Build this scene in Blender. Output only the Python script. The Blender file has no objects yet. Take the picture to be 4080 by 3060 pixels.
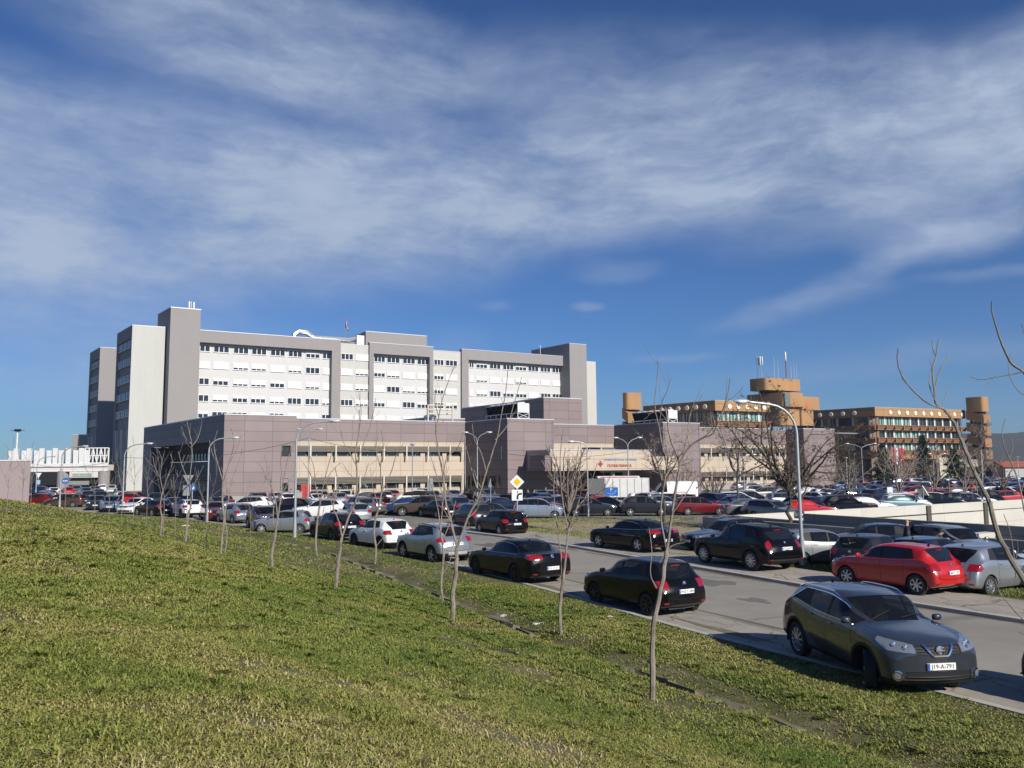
import bpy, bmesh, math, random
import numpy as np
from mathutils import Vector, Matrix
from mathutils.bvhtree import BVHTree
R=math.radians
scene=bpy.context.scene
COL=scene.collection
# ---------------- camera ----------------
FPX=3200.; PITCH=math.atan(332/FPX); ROLL=-.0087; EYE=4.05
cd=bpy.data.cameras.new('camera'); cam=bpy.data.objects.new('camera',cd); COL.objects.link(cam)
cd.sensor_width=36; cd.lens=36*FPX/4080; cd.clip_start=.1; cd.clip_end=6000
_f=Vector((0,math.cos(PITCH),math.sin(PITCH))); _u=Vector((0,-math.sin(PITCH),math.cos(PITCH))); _r=Vector((1,0,0))
_c,_s=math.cos(ROLL),math.sin(ROLL)
_R=_c*_r+_s*_u; _U=-_s*_r+_c*_u
M=Matrix((( _R.x,_U.x,-_f.x,0),(_R.y,_U.y,-_f.y,0),(_R.z,_U.z,-_f.z,EYE),(0,0,0,1)))
cam.matrix_world=M; scene.camera=cam
def ray(px,py):   # survey ray of a photo pixel (4080x3060)
    return _f+_R*((px-2040)/FPX)+_U*(-(py-1530)/FPX)
def G(px,py,z=0.):
    r=ray(px,py); t=(z-EYE)/r.z; return Vector((r.x*t,r.y*t,z))
def at(px,py,Y):
    r=ray(px,py); t=Y/r.y; return Vector((r.x*t,Y,EYE+r.z*t))
# ---------------- light ----------------
SUN=Vector((.63,-.777,0)).normalized()*math.cos(R(29.5)); SUN.z=math.sin(R(29.5))
sd=bpy.data.lights.new('sun','SUN'); sd.energy=5.0; sd.angle=R(.5); sd.color=(1,.94,.84)
so=bpy.data.objects.new('sun',sd); COL.objects.link(so); so.rotation_euler=SUN.to_track_quat('Z','Y').to_euler(); so.location=(60,-60,60)
world=bpy.data.worlds.new('World'); scene.world=world; world.use_nodes=True
nt=world.node_tree; nt.nodes.clear()
def N(nt,t,**k):
    n=nt.nodes.new(t)
    for a,b in k.items(): setattr(n,a,b)
    return n
def inp(nt,s,v):
    if hasattr(v,'is_output') or isinstance(v,bpy.types.NodeSocket): nt.links.new(v,s)
    else: s.default_value=v
def math_(nt,op,a,b=None,c=None,clamp=False):
    n=N(nt,'ShaderNodeMath',operation=op); n.use_clamp=clamp
    inp(nt,n.inputs[0],a)
    if b is not None: inp(nt,n.inputs[1],b)
    if c is not None: inp(nt,n.inputs[2],c)
    return n.outputs[0]
sky=N(nt,'ShaderNodeTexSky',sky_type='NISHITA'); sky.sun_disc=False
sky.sun_elevation=R(29.5); sky.sun_rotation=math.atan2(SUN.x,SUN.y); sky.altitude=200; sky.air_density=1.0; sky.dust_density=.25; sky.ozone_density=1.6
hs=N(nt,'ShaderNodeVectorMath',operation='MULTIPLY'); hs.inputs[1].default_value=(.37,.66,1.12); nt.links.new(sky.outputs[0],hs.inputs[0])
bg=N(nt,'ShaderNodeBackground'); bg.inputs[1].default_value=.064; nt.links.new(hs.outputs[0],bg.inputs[0])
tc=N(nt,'ShaderNodeTexCoord'); sp=N(nt,'ShaderNodeSeparateXYZ'); nt.links.new(tc.outputs['Generated'],sp.inputs[0])
az=math_(nt,'ARCTAN2',sp.outputs[0],sp.outputs[1]); el=math_(nt,'ARCSINE',sp.outputs[2])
cb=N(nt,'ShaderNodeCombineXYZ'); nt.links.new(az,cb.inputs[0]); nt.links.new(el,cb.inputs[1])
# domain warp of the (azimuth, elevation) cloud map
def noise(nt,vec,scale,detail=5,rough=.55,dist=0,out='Fac',dim='3D'):
    n=N(nt,'ShaderNodeTexNoise',noise_dimensions=dim); nt.links.new(vec,n.inputs['Vector'])
    n.inputs['Scale'].default_value=scale; n.inputs['Detail'].default_value=detail; n.inputs['Roughness'].default_value=rough; n.inputs['Distortion'].default_value=dist
    return n.outputs[out]
def mapping(nt,vec,loc=(0,0,0),rot=(0,0,0),scale=(1,1,1),vt='POINT'):
    n=N(nt,'ShaderNodeMapping',vector_type=vt); nt.links.new(vec,n.inputs[0]); n.inputs[1].default_value=loc; n.inputs[2].default_value=rot; n.inputs[3].default_value=scale; return n.outputs[0]
wn=noise(nt,cb.outputs[0],3.5,4,.55,out='Color')
vm=N(nt,'ShaderNodeVectorMath',operation='MULTIPLY_ADD'); nt.links.new(wn,vm.inputs[0]); vm.inputs[1].default_value=(.17,.075,0); nt.links.new(cb.outputs[0],vm.inputs[2])
vs=N(nt,'ShaderNodeVectorMath',operation='SUBTRACT'); nt.links.new(vm.outputs[0],vs.inputs[0]); vs.inputs[1].default_value=(.085,.0375,0)
W=vs.outputs[0]
def AE(px,py):
    d=ray(px*4080/2212,py*4080/2212).normalized(); return math.atan2(d.x,d.y),math.asin(d.z)
ell=[(330,420,720,165,5,1.05),(900,430,520,130,-4,1.0),(1420,365,620,135,-11,1.1),(2030,300,520,140,-9,1.05),(60,300,330,110,8,.5),(1150,250,500,60,-6,.5),
     (620,110,480,125,3,.85),(1330,150,520,90,4,.55),(1900,170,400,60,4,.42),(70,600,260,65,2,.6),(300,540,600,90,0,.5),
     (1720,665,190,26,-6,.62),(1340,590,110,26,0,.42),(2090,490,230,52,-9,.95),(1850,600,150,32,-25,.55),(2120,590,150,14,0,.35),(1060,655,50,14,0,.4),(1270,658,36,10,0,.4),
     (1800,790,420,34,-4,.22),(1450,760,120,12,0,.35),(120,700,640,200,2,.62),(2050,780,260,30,0,.25),(960,740,90,40,-20,.2)]
acc=None
for (x,y,rx,ry,rot,amp) in ell:
    a,e=AE(x,y); k=1/1735.
    m=mapping(nt,W,(a,e,0),(0,0,R(-rot)),(rx*k*1.25,ry*k*1.35,1),'TEXTURE')
    ln=N(nt,'ShaderNodeVectorMath',operation='LENGTH'); nt.links.new(m,ln.inputs[0])
    mr=N(nt,'ShaderNodeMapRange',interpolation_type='SMOOTHSTEP'); nt.links.new(ln.outputs['Value'],mr.inputs[0])
    mr.inputs[1].default_value=0.45 if rx>400 and amp>.7 else .1; mr.inputs[2].default_value=1.0; mr.inputs[3].default_value=amp; mr.inputs[4].default_value=0
    acc=mr.outputs[0] if acc is None else math_(nt,'MAXIMUM',acc,math_(nt,'ADD',math_(nt,'MULTIPLY',acc,.45),mr.outputs[0])) if False else math_(nt,'SUBTRACT',math_(nt,'ADD',acc,mr.outputs[0]),math_(nt,'MULTIPLY',math_(nt,'MULTIPLY',acc,mr.outputs[0]),.7))
n1=noise(nt,mapping(nt,W,(0,0,0),(0,0,R(9)),(1,2.5,1)),3.4,9,.60,.0)
n2=noise(nt,mapping(nt,W,(3,1,0),(0,0,R(14)),(1,3.6,1)),9,9,.66,.0)
n3=noise(nt,mapping(nt,W,(7,2,0),(0,0,R(10)),(1,2.0,1)),34,6,.7,.0)
nn=math_(nt,'ADD',math_(nt,'MULTIPLY',n1,.68),math_(nt,'ADD',math_(nt,'MULTIPLY',n2,.24),math_(nt,'MULTIPLY',n3,.08)))
nmr=N(nt,'ShaderNodeMapRange'); nt.links.new(nn,nmr.inputs[0]); nmr.inputs[1].default_value=.36; nmr.inputs[2].default_value=.64; nmr.inputs[3].default_value=.36; nmr.inputs[4].default_value=1.1
dens=math_(nt,'MULTIPLY',acc,nmr.outputs[0]); dens=math_(nt,'MULTIPLY',dens,.92,clamp=True)
dens=math_(nt,'MULTIPLY',dens,.92)
bg2=N(nt,'ShaderNodeBackground'); bg2.inputs[1].default_value=1.0
cr=N(nt,'ShaderNodeMix',data_type='RGBA'); nt.links.new(nmr.outputs[0],cr.inputs[0]); cr.inputs[6].default_value=(.165,.235,.38,1); cr.inputs[7].default_value=(.36,.43,.555,1); nt.links.new(cr.outputs[2],bg2.inputs[0])
mx=N(nt,'ShaderNodeMixShader'); nt.links.new(dens,mx.inputs[0]); nt.links.new(bg.outputs[0],mx.inputs[1]); nt.links.new(bg2.outputs[0],mx.inputs[2])
wo=N(nt,'ShaderNodeOutputWorld'); nt.links.new(mx.outputs[0],wo.inputs[0])
scene.view_settings.view_transform='Standard'; scene.view_settings.look='None'; scene.view_settings.exposure=.3; scene.view_settings.gamma=1
scene.render.resolution_x=1024; scene.render.resolution_y=768
scene.cycles.max_bounces=5; scene.cycles.diffuse_bounces=2; scene.cycles.glossy_bounces=3; scene.cycles.transparent_max_bounces=8; scene.cycles.transmission_bounces=3
scene.cycles.caustics_reflective=False; scene.cycles.caustics_refractive=False

# ---------------- materials ----------------
MATS={}
def mat(name,col,rough=.6,metal=0.,coat=0.,var=0.,vscale=3.,emit=None,spec=.5,bump=0.,bscale=20.,col2=None):
    if name in MATS: return MATS[name]
    m=bpy.data.materials.new(name); m.use_nodes=True; t=m.node_tree; b=t.nodes['Principled BSDF']
    b.inputs['Base Color'].default_value=(*col,1); b.inputs['Roughness'].default_value=rough; b.inputs['Metallic'].default_value=metal
    b.inputs['Coat Weight'].default_value=coat; b.inputs['Coat Roughness'].default_value=.04; b.inputs['Specular IOR Level'].default_value=spec
    if emit: b.inputs['Emission Color'].default_value=(*emit,1); b.inputs['Emission Strength'].default_value=1
    if var or col2:
        tcn=N(t,'ShaderNodeTexCoord'); nz=noise(t,tcn.outputs['Object'],vscale,6,.6)
        mr=N(t,'ShaderNodeMapRange'); t.links.new(nz,mr.inputs[0]); mr.inputs[1].default_value=.35; mr.inputs[2].default_value=.65
        mxn=N(t,'ShaderNodeMix',data_type='RGBA'); t.links.new(mr.outputs[0],mxn.inputs[0])
        c2=col2 or tuple(min(1,c*(1+var)) for c in col); c1=col if col2 else tuple(c*(1-var) for c in col)
        mxn.inputs[6].default_value=(*c1,1); mxn.inputs[7].default_value=(*c2,1); t.links.new(mxn.outputs[2],b.inputs['Base Color'])
    if bump:
        tcn=N(t,'ShaderNodeTexCoord'); nz=noise(t,tcn.outputs['Object'],bscale,5,.6)
        bp=N(t,'ShaderNodeBump'); bp.inputs['Strength'].default_value=bump; bp.inputs['Distance'].default_value=.02; t.links.new(nz,bp.inputs['Height']); t.links.new(bp.outputs[0],b.inputs['Normal'])
    MATS[name]=m; return m
def ground_mat(name,stops,cracks=.0,scale=.35,bump=.3,crack_scale=.5,fine=30.):
    """layered noise colour ramp in world metres, fine grain, optional cracks"""
    m=bpy.data.materials.new(name); m.use_nodes=True; t=m.node_tree; b=t.nodes['Principled BSDF']; b.inputs['Roughness'].default_value=.92; b.inputs['Specular IOR Level'].default_value=.25
    g=N(t,'ShaderNodeNewGeometry'); P=g.outputs['Position']
    n1=noise(t,P,scale,7,.62,.4); n2=noise(t,P,fine,4,.7); n3=noise(t,P,scale*8,5,.6)
    v=math_(t,'ADD',math_(t,'MULTIPLY',n1,.55),math_(t,'ADD',math_(t,'MULTIPLY',n2,.2),math_(t,'MULTIPLY',n3,.25)))
    cr=N(t,'ShaderNodeValToRGB'); t.links.new(v,cr.inputs[0]); e=cr.color_ramp.elements
    while len(e)<len(stops): e.new(.5)
    for i,(p,c) in enumerate(stops): e[i].position=p; e[i].color=(*c,1)
    out=cr.outputs[0]
    if cracks:
        vo=N(t,'ShaderNodeTexVoronoi',feature='DISTANCE_TO_EDGE'); vo.inputs['Scale'].default_value=crack_scale
        wv=N(t,'ShaderNodeVectorMath',operation='MULTIPLY_ADD'); t.links.new(noise(t,P,1.3,4,.6,out='Color'),wv.inputs[0]); wv.inputs[1].default_value=(.9,.9,0); t.links.new(P,wv.inputs[2]); t.links.new(wv.outputs[0],vo.inputs['Vector'])
        mr=N(t,'ShaderNodeMapRange'); t.links.new(vo.outputs['Distance'],mr.inputs[0]); mr.inputs[1].default_value=.0; mr.inputs[2].default_value=.022; mr.inputs[3].default_value=cracks; mr.inputs[4].default_value=0
        mxn=N(t,'ShaderNodeMix',data_type='RGBA'); t.links.new(mr.outputs[0],mxn.inputs[0]); t.links.new(out,mxn.inputs[6]); mxn.inputs[7].default_value=(.05,.045,.035,1); out=mxn.outputs[2]
    t.links.new(out,b.inputs['Base Color'])
    bp=N(t,'ShaderNodeBump'); bp.inputs['Strength'].default_value=bump; bp.inputs['Distance'].default_value=.02; t.links.new(n2,bp.inputs['Height']); t.links.new(bp.outputs[0],b.inputs['Normal'])
    return m

# ---------------- object helpers ----------------
def tag(o,label=None,cat=None,group=None,kind=None):
    if label: o['label']=label
    if cat: o['category']=cat
    if group: o['group']=group
    if kind: o['kind']=kind
    return o
def empty(name,loc=(0,0,0),rz=0.):
    o=bpy.data.objects.new(name,None); COL.objects.link(o); o.location=loc; o.rotation_euler=(0,0,rz); o.empty_display_size=.2; return o
def meshobj(name,verts,faces,mats=None,parent=None,smooth=False,midx=None,sharp=None):
    me=bpy.data.meshes.new(name); me.from_pydata([tuple(v) for v in verts],[],faces)
    if mats is not None:
        for m in (mats if isinstance(mats,(list,tuple)) else [mats]): me.materials.append(m)
    if midx is not None: me.polygons.foreach_set('material_index',midx)
    if smooth: me.shade_smooth()
    if smooth and sharp: me.set_sharp_from_angle(angle=R(sharp))
    me.update()
    o=bpy.data.objects.new(name,me); COL.objects.link(o)
    if parent is not None: o.parent=parent
    return o
class MB:
    """collects boxes, prisms, tubes; build() links them as one mesh object"""
    def __init__(s): s.v=[]; s.f=[]
    def add(s,vs,fs):
        n=len(s.v); s.v+= [tuple(v) for v in vs]; s.f+=[tuple(i+n for i in f) for f in fs]; return s
    def box(s,x0,x1,y0,y1,z0,z1):
        v=[(x,y,z) for z in (z0,z1) for y in (y0,y1) for x in (x0,x1)]
        return s.add(v,[(0,2,3,1),(4,5,7,6),(0,1,5,4),(2,6,7,3),(0,4,6,2),(1,3,7,5)])
    def hexa(s,p):  # 4 bottom + 4 top points
        return s.add(p,[(3,2,1,0),(4,5,6,7),(0,1,5,4),(1,2,6,5),(2,3,7,6),(3,0,4,7)])
    def fbox(s,o,e,n,s0,s1,z0,z1,d0,d1): # facade frame: origin o, along e, outward n
        p=[]
        for z in (z0,z1):
            for a,b in ((s0,d0),(s1,d0),(s1,d1),(s0,d1)): p.append((o[0]+e[0]*a+n[0]*b,o[1]+e[1]*a+n[1]*b,z))
        return s.hexa(p)
    def prism(s,poly,z0,z1):
        n=len(poly); v=[(p[0],p[1],z0) for p in poly]+[(p[0],p[1],z1) for p in poly]
        return s.add(v,[tuple(range(n-1,-1,-1)),tuple(range(n,2*n))]+[(i,(i+1)%n,n+(i+1)%n,n+i) for i in range(n)])
    def tube(s,pts,rad,k=6,cap=True):
        pts=[Vector(p) for p in pts]
        if not hasattr(rad,'__len__'): rad=[rad]*len(pts)
        vs=[];fs=[]; up=Vector((0,0,1)); pa=None
        for i,p in enumerate(pts):
            d=(pts[min(i+1,len(pts)-1)]-pts[max(i-1,0)]).normalized()
            if pa is None:
                a=d.cross(Vector((0,1,.1)) if abs(d.z)>.9 else up).normalized()
            else:
                a=(pa-d*pa.dot(d)); a=a.normalized() if a.length>1e-6 else pa
            pa=a; b=d.cross(a)
            for j in range(k):
                t=2*math.pi*j/k; vs.append(p+(a*math.cos(t)+b*math.sin(t))*rad[i])
        for i in range(len(pts)-1):
            for j in range(k): fs.append((i*k+j,i*k+(j+1)%k,(i+1)*k+(j+1)%k,(i+1)*k+j))
        if cap: fs.append(tuple(range(k-1,-1,-1))); fs.append(tuple((len(pts)-1)*k+j for j in range(k)))
        return s.add(vs,fs)
    def lathe(s,prof,k=16,axis='z',c=(0,0,0),cap=True):
        vs=[];fs=[]
        for (r,h) in prof:
            for j in range(k):
                t=2*math.pi*j/k; x,y=r*math.cos(t),r*math.sin(t)
                vs.append((c[0]+x,c[1]+y,c[2]+h) if axis=='z' else (c[0]+x,c[1]+h,c[2]+y) if axis=='y' else (c[0]+h,c[1]+x,c[2]+y))
        for i in range(len(prof)-1):
            for j in range(k): fs.append((i*k+j,i*k+(j+1)%k,(i+1)*k+(j+1)%k,(i+1)*k+j))
        if cap: fs.append(tuple(range(k-1,-1,-1))); fs.append(tuple((len(prof)-1)*k+j for j in range(k)))
        return s.add(vs,fs)
    def build(s,name,m,parent=None,smooth=False,sharp=35):
        return meshobj(name,s.v,s.f,m,parent,smooth,sharp=sharp if smooth else None)
def text_mesh(name,txt,size,m,parent,loc,rot,extrude=.004,sx=1.):
    c=bpy.data.curves.new(name,'FONT'); c.body=txt; c.size=size; c.align_x='CENTER'; c.align_y='CENTER'; c.extrude=extrude; c.resolution_u=2
    o=bpy.data.objects.new(name+'_tmp',c); COL.objects.link(o)
    me=bpy.data.meshes.new_from_object(o); bpy.data.objects.remove(o)
    me.name=name; me.materials.clear(); me.materials.append(m)
    o=bpy.data.objects.new(name,me); COL.objects.link(o); o.parent=parent; o.location=loc; o.rotation_euler=rot; o.scale=(sx,1,1); return o
def children_of(o): return [c for c in list(COL.objects) if c.parent==o]
def copy_tree(o,parent=None,kids=None):
    c=o.copy(); COL.objects.link(c)
    if parent is not None: c.parent=parent
    for ch in (o.children): copy_tree(ch,c)
    return c
random.seed(7); np.random.seed(7)
# ---------------- terrain ----------------
KP=[(24,-16),(16.6,-2.5),(8.2,13.4),(4.6,19.7),(1.9,25.3),(-2,33.2),(-6.0,41.2),(-11.3,48.7),(-17.3,55.6),(-22.2,61.2),(-27.5,67.5),(-34.5,73.5),(-43,80.5),(-54,87),(-70,93),(-100,98),(-150,101)]
def resample(P,step):
    P=[Vector(p) for p in P]; out=[]
    for i in range(len(P)-1):
        p0,p1,p2,p3=P[max(i-1,0)],P[i],P[i+1],P[min(i+2,len(P)-1)]
        n=max(1,int((p2-p1).length/step))
        for k in range(n):
            t=k/n; out.append(.5*((2*p1)+(p2-p0)*t+(2*p0-5*p1+4*p2-p3)*t*t+(3*p1-p0-3*p2+p3)*t**3))
    out.append(P[-1]); return out
KL=resample(KP,1.0); KA=np.array([tuple(p) for p in KL])
KT=np.gradient(KA,axis=0); KT/=np.linalg.norm(KT,axis=1)[:,None]; KN=np.stack([KT[:,1],-KT[:,0]],1)   # KN points away from the hill (to the road)
def kdist(x,y):
    """signed distance into the hill side (positive) from the kerb line, vectorised"""
    x=np.asarray(x,float); y=np.asarray(y,float); sh=x.shape; p=np.stack([x.ravel(),y.ravel()],1)
    best=np.full(len(p),1e9); sg=np.zeros(len(p))
    A=KA[:-1]; B=KA[1:]; D=B-A; L=(D**2).sum(1)
    for i in range(len(A)):
        t=np.clip(((p-A[i])@D[i])/L[i],0,1); q=A[i]+t[:,None]*D[i]; d=np.hypot(*(p-q).T)
        side=-((p-A[i])@np.array([D[i][1],-D[i][0]])); m=d<best-1e-9
        best[m]=d[m]; sg[m]=np.sign(side[m])
    return (best*sg).reshape(sh)
def sm(t): t=np.clip(t,0,1); return t*t*(3-2*t)
def fbm2(x,y,seed=0,octaves=4,f0=.2):
    r=np.random.RandomState(seed); o=0; a=1.
    for k in range(octaves):
        for q in range(3):
            th=r.rand()*6.283; ph=r.rand()*6.283; f=f0*(2**k)*(.7+.6*r.rand()); o=o+a*np.sin((x*math.cos(th)+y*math.sin(th))*f*2+ph+1.7*np.sin(y*f*.7+ph*2))
        a*=.5
    return o/5.
def hill(x,y,s=None):
    x=np.asarray(x,float); y=np.asarray(y,float)
    if s is None: s=kdist(x,y)
    ye=y-2.6*np.clip(s-12.4,0,9)
    T=1.0-.34*sm((ye-26)/24)-.62*sm((ye-44)/36)
    T=np.clip(T,.02,1)
    base=.05*sm(s/.2)+.14*sm((s-.5)/2.6)
    dit=-.16*np.exp(-((s-3.65)/.42)**2)*sm((58-y)/10)
    up=2.22*sm((s-3.4)/11.5)*.9+.30*np.clip((s-6)/14,0,1.3)+.42*sm((s-13.)/5)*sm((y-18)/14)
    bumps=.035*fbm2(x,y,3,4,.5)*sm((s-.6)/2)
    return base+dit+up*T+bumps
grassM=ground_mat('grass_soil',[(.30,(.05,.042,.018)),(.43,(.085,.085,.028)),(.50,(.12,.115,.045)),(.58,(.17,.14,.075)),(.70,(.24,.19,.125))],scale=.55,bump=.9,fine=22)
def grid_obj(name,xs,ys,zf,m,mask=None,**k):
    X,Y=np.meshgrid(xs,ys); Z=zf(X,Y); v=np.stack([X,Y,Z],-1).reshape(-1,3); nx=len(xs); f=[]
    mk=mask(X,Y) if mask is not None else None
    for j in range(len(ys)-1):
        for i in range(nx-1):
            if mk is not None and not (mk[j,i] or mk[j+1,i] or mk[j,i+1] or mk[j+1,i+1]): continue
            a=j*nx+i; f.append((a,a+1,a+nx+1,a+nx))
    return meshobj(name,v,f,m,smooth=True,**k)
# hill: a strip that follows the kerb, and a grid behind it (one mesh)
ss=[-.02,.0,.06,.14,.3,.6,1,1.5,2,2.5,2.9,3.1,3.3,3.5,3.65,3.8,4,4.3,4.8,5.4,6.0,6.05]
v=[];f=[]; S_=np.array(ss); kidx=range(0,len(KA))
for i in kidx:
    p=KA[i][None,:]-KN[i][None,:]*S_[:,None]; z=hill(p[:,0],p[:,1],S_); z[0]=-.05; z[-1]-=.25
    for q in range(len(ss)): v.append((p[q,0],p[q,1],z[q]))
w=len(ss)
for i in range(len(KA)-1):
    for q in range(w-1): f.append((i*w+q,(i+1)*w+q,(i+1)*w+q+1,i*w+q+1))
xs=np.concatenate([np.arange(-130,-30,1.5),np.arange(-30,26,.6)]); ys=np.concatenate([np.arange(-16,40,.6),np.arange(40,118,1.5)])
X,Y=np.meshgrid(xs,ys); S=kdist(X,Y); Z=np.where(S>5.6,hill(X,Y,S),hill(X,Y,S)-.6); n0=len(v); nx=len(xs)
v+= [tuple(t) for t in np.stack([X,Y,Z],-1).reshape(-1,3)]
for j in range(len(ys)-1):
    for i in range(nx-1):
        if min(S[j,i],S[j+1,i],S[j,i+1],S[j+1,i+1])>4.2: a=n0+j*nx+i; f.append((a,a+1,a+nx+1,a+nx))
tag(meshobj('grass_slope',v,f,grassM,smooth=True),kind='structure')
# ---- grass blades ----
def blades(name,n,dfun,size,seed,cond):
    r=np.random.RandomState(seed)
    x,y=dfun(r,n); s=kdist(x,y); keep=cond(x,y,s); x,y,s=x[keep],y[keep],s[keep]
    pat=fbm2(x,y,11,4,.9)+.5*fbm2(x,y,5,3,3.)
    lowp=fbm2(x,y,41,3,.28); keep=r.rand(len(x))<np.clip(.97-.85*sm((-pat-.34+.45*np.clip(lowp,-.6,1))/.42),.12,1); x,y,s,pat=x[keep],y[keep],s[keep],pat[keep]
    z=hill(x,y,s); d=np.hypot(x,y); n=len(x)
    ang=r.rand(n)*6.283; h=size*.92*(.6+.8*r.rand(n))*(1+.022*d)*(1+.35*np.clip(pat,-.5,1))*(.55+.45*sm((s-.2)/1.5)); lean=h*(.5+1.1*r.rand(n)); up=h*(.35+.55*r.rand(n)); wd=(.0019+.00036*d)*(.7+.7*r.rand(n))*1.2
    la=ang+r.randn(n)*.3; dx,dy=np.cos(la),np.sin(la); px,py=-np.sin(ang),np.cos(ang)
    V=np.empty((n,5,3),np.float32)
    V[:,0]=np.stack([x-px*wd,y-py*wd,z-.005],1); V[:,1]=np.stack([x+px*wd,y+py*wd,z-.005],1)
    mx_,my_=x+dx*lean*.35,y+dy*lean*.35; mz=z+up*.7
    V[:,2]=np.stack([mx_+px*wd*.8,my_+py*wd*.8,mz],1); V[:,3]=np.stack([mx_-px*wd*.8,my_-py*wd*.8,mz],1)
    V[:,4]=np.stack([x+dx*lean,y+dy*lean,z+up*(.75+.3*r.rand(n))],1)
    me=bpy.data.meshes.new(name); me.vertices.add(n*5); me.vertices.foreach_set('co',V.reshape(-1))
    li=np.empty((n,7),np.int32); b=np.arange(n)[:,None]*5; li[:]=b+np.array([0,1,2,3,3,2,4])
    me.loops.add(n*7); me.loops.foreach_set('vertex_index',li.reshape(-1)); me.polygons.add(n*2)
    ls=np.empty((n,2),np.int32); ls[:,0]=np.arange(n)*7; ls[:,1]=ls[:,0]+4; me.polygons.foreach_set('loop_start',ls.reshape(-1))
    me.update(calc_edges=True)
    pal=np.array([(.060,.105,.016),(.100,.138,.022),(.150,.172,.032),(.200,.195,.048),(.265,.230,.085),(.38,.31,.16)])
    low=fbm2(x,y,31,3,.16)+.4*fbm2(x,y,33,2,.5); mid=.40+.30*np.clip(-pat,-1,1)+.30*np.clip(low,-1,1)+.12*sm((s-4.5)/6)
    q=np.clip(mid+r.randn(n)*.16,0,.999)*(len(pal)-1); i0=q.astype(int); fr=(q-i0)[:,None]; c=pal[i0]*(1-fr)+pal[np.minimum(i0+1,len(pal)-1)]*fr; c*=(1.14*(.86+.28*r.rand(n)))[:,None]
    ca=np.ones((n,5,4),np.float32); ca[:,:,:3]=c[:,None,:]
    at_=me.color_attributes.new('col','FLOAT_COLOR','POINT'); at_.data.foreach_set('color',ca.reshape(-1))
    me.materials.append(bladeM); o=bpy.data.objects.new(name,me); COL.objects.link(o); return o
bladeM=bpy.data.materials.new('grass_blade'); bladeM.use_nodes=True; t=bladeM.node_tree; b=t.nodes['Principled BSDF']; b.inputs['Roughness'].default_value=.65; b.inputs['Specular IOR Level'].default_value=.25
an=N(t,'ShaderNodeVertexColor',layer_name='col'); t.links.new(an.outputs[0],b.inputs['Base Color'])
def wedge(d0,d1,pw=1.):
    def fn(r,n):
        d=d0+(d1-d0)*r.rand(n)**pw; u=-.70+1.42*r.rand(n); return u*d,d
    return fn
inside=lambda x,y,s:(s>.05)
near=lambda x,y,s:(s>.05)
nodit=lambda x,y,s:(s>.06)&((np.abs(s-3.55)>.42+.25*fbm2(x,y,23,3,.6))|(np.random.RandomState(3).rand(len(s))<.22)|(fbm2(x,y,21,3,.35)>.30)|(y<12))
BL=1.0
def bl(name,n,*a): return blades(name,int(n*BL),*a)
def jn(objs,name,label,cat):
    tag(objs[0],label,cat,kind='stuff'); objs[0].name=name
    for o in objs[1:]: o.parent=objs[0]; o.name='grass_patch'; o['kind']='stuff'
    return objs[0]
gr=[bl('grass',400000,wedge(3.2,11,.8),.036,1,nodit),bl('grass',560000,wedge(9,28,.75),.034,2,nodit),bl('grass',230000,wedge(24,75,.9),.032,4,nodit)]
def clumps(r,n):
    k=max(1,n//70); d=3.6+20*r.rand(k)**.8; u=-.70+1.4*r.rand(k); cx,cy=u*d,d; rad=.05+.13*r.rand(k)**2
    a=r.rand(k,70)*6.283; q=r.rand(k,70)**.6*rad[:,None]; return (cx[:,None]+np.cos(a)*q).ravel(),(cy[:,None]+np.sin(a)*q).ravel()
gr.append(bl('grass',45000,clumps,.085,9,nodit))
jn(gr,'grass','patchy green and straw grass covering the slope in the foreground','grass')
# ---- flat ground with a hole for the ramp pit ----
uR=Vector((-.4605,.8877)); nR=Vector((.8877,.4605))   # along the road (away), across it (to the right)
K0=Vector((8.2,13.4))
def RD(t,s): return K0+uR*t+nR*s   # road frame
A0=Vector((12.6,53.0)); eB=Vector((math.cos(R(29.8)),math.sin(R(29.8)))); eB2=Vector((math.cos(R(31.9)),math.sin(R(31.9))))
PIT=[A0+Vector((.4,.15)),A0+eB2*70,A0-uR*60+Vector((20,10)),A0-uR*34]
PIT=[Vector((12.9,52.9)),A0+eB2*62,Vector((60,60)),Vector((33.0,13.8))]
def poly_with_hole(outer,holes,z):
    from mathutils.geometry import tessellate_polygon
    rings=[[Vector((p[0],p[1],0)) for p in outer]]+[[Vector((p[0],p[1],0)) for p in h] for h in holes]
    flat=[p for r_ in rings for p in r_]; tr=tessellate_polygon(rings); return [(p.x,p.y,z) for p in flat],[tuple(t) for t in tr]
earthM=ground_mat('dry_field',[(.3,(.05,.055,.02)),(.5,(.11,.11,.045)),(.68,(.19,.17,.09))],scale=.05,fine=2.)
vv,ff=poly_with_hole([(-3000,-200),(3000,-200),(3000,4500),(-3000,4500)],[PIT],-.02)
tag(meshobj('ground',vv,ff,earthM),kind='structure')
lotM=ground_mat('lot_asphalt',[(.3,(.135,.125,.108)),(.5,(.21,.195,.168)),(.7,(.29,.265,.225))],cracks=.5,scale=.25,crack_scale=.25)
vv,ff=poly_with_hole([(-140,70),(-60,60),(-20,40),(4.5,29),(13,12),(30,-20),(120,-20),(190,60),(200,215),(60,200),(-150,200)],[PIT],-.008)
tag(meshobj('parking_lot',vv,ff,lotM),kind='structure')
roadM=ground_mat('road_asphalt',[(.3,(.205,.188,.162)),(.5,(.265,.245,.213)),(.7,(.335,.31,.27))],cracks=.35,scale=.18,crack_scale=.12,fine=60)
walkM=ground_mat('pavement_concrete',[(.3,(.22,.19,.155)),(.48,(.31,.28,.235)),(.7,(.41,.375,.32))],cracks=.8,scale=.5,crack_scale=.75,fine=35)
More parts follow.
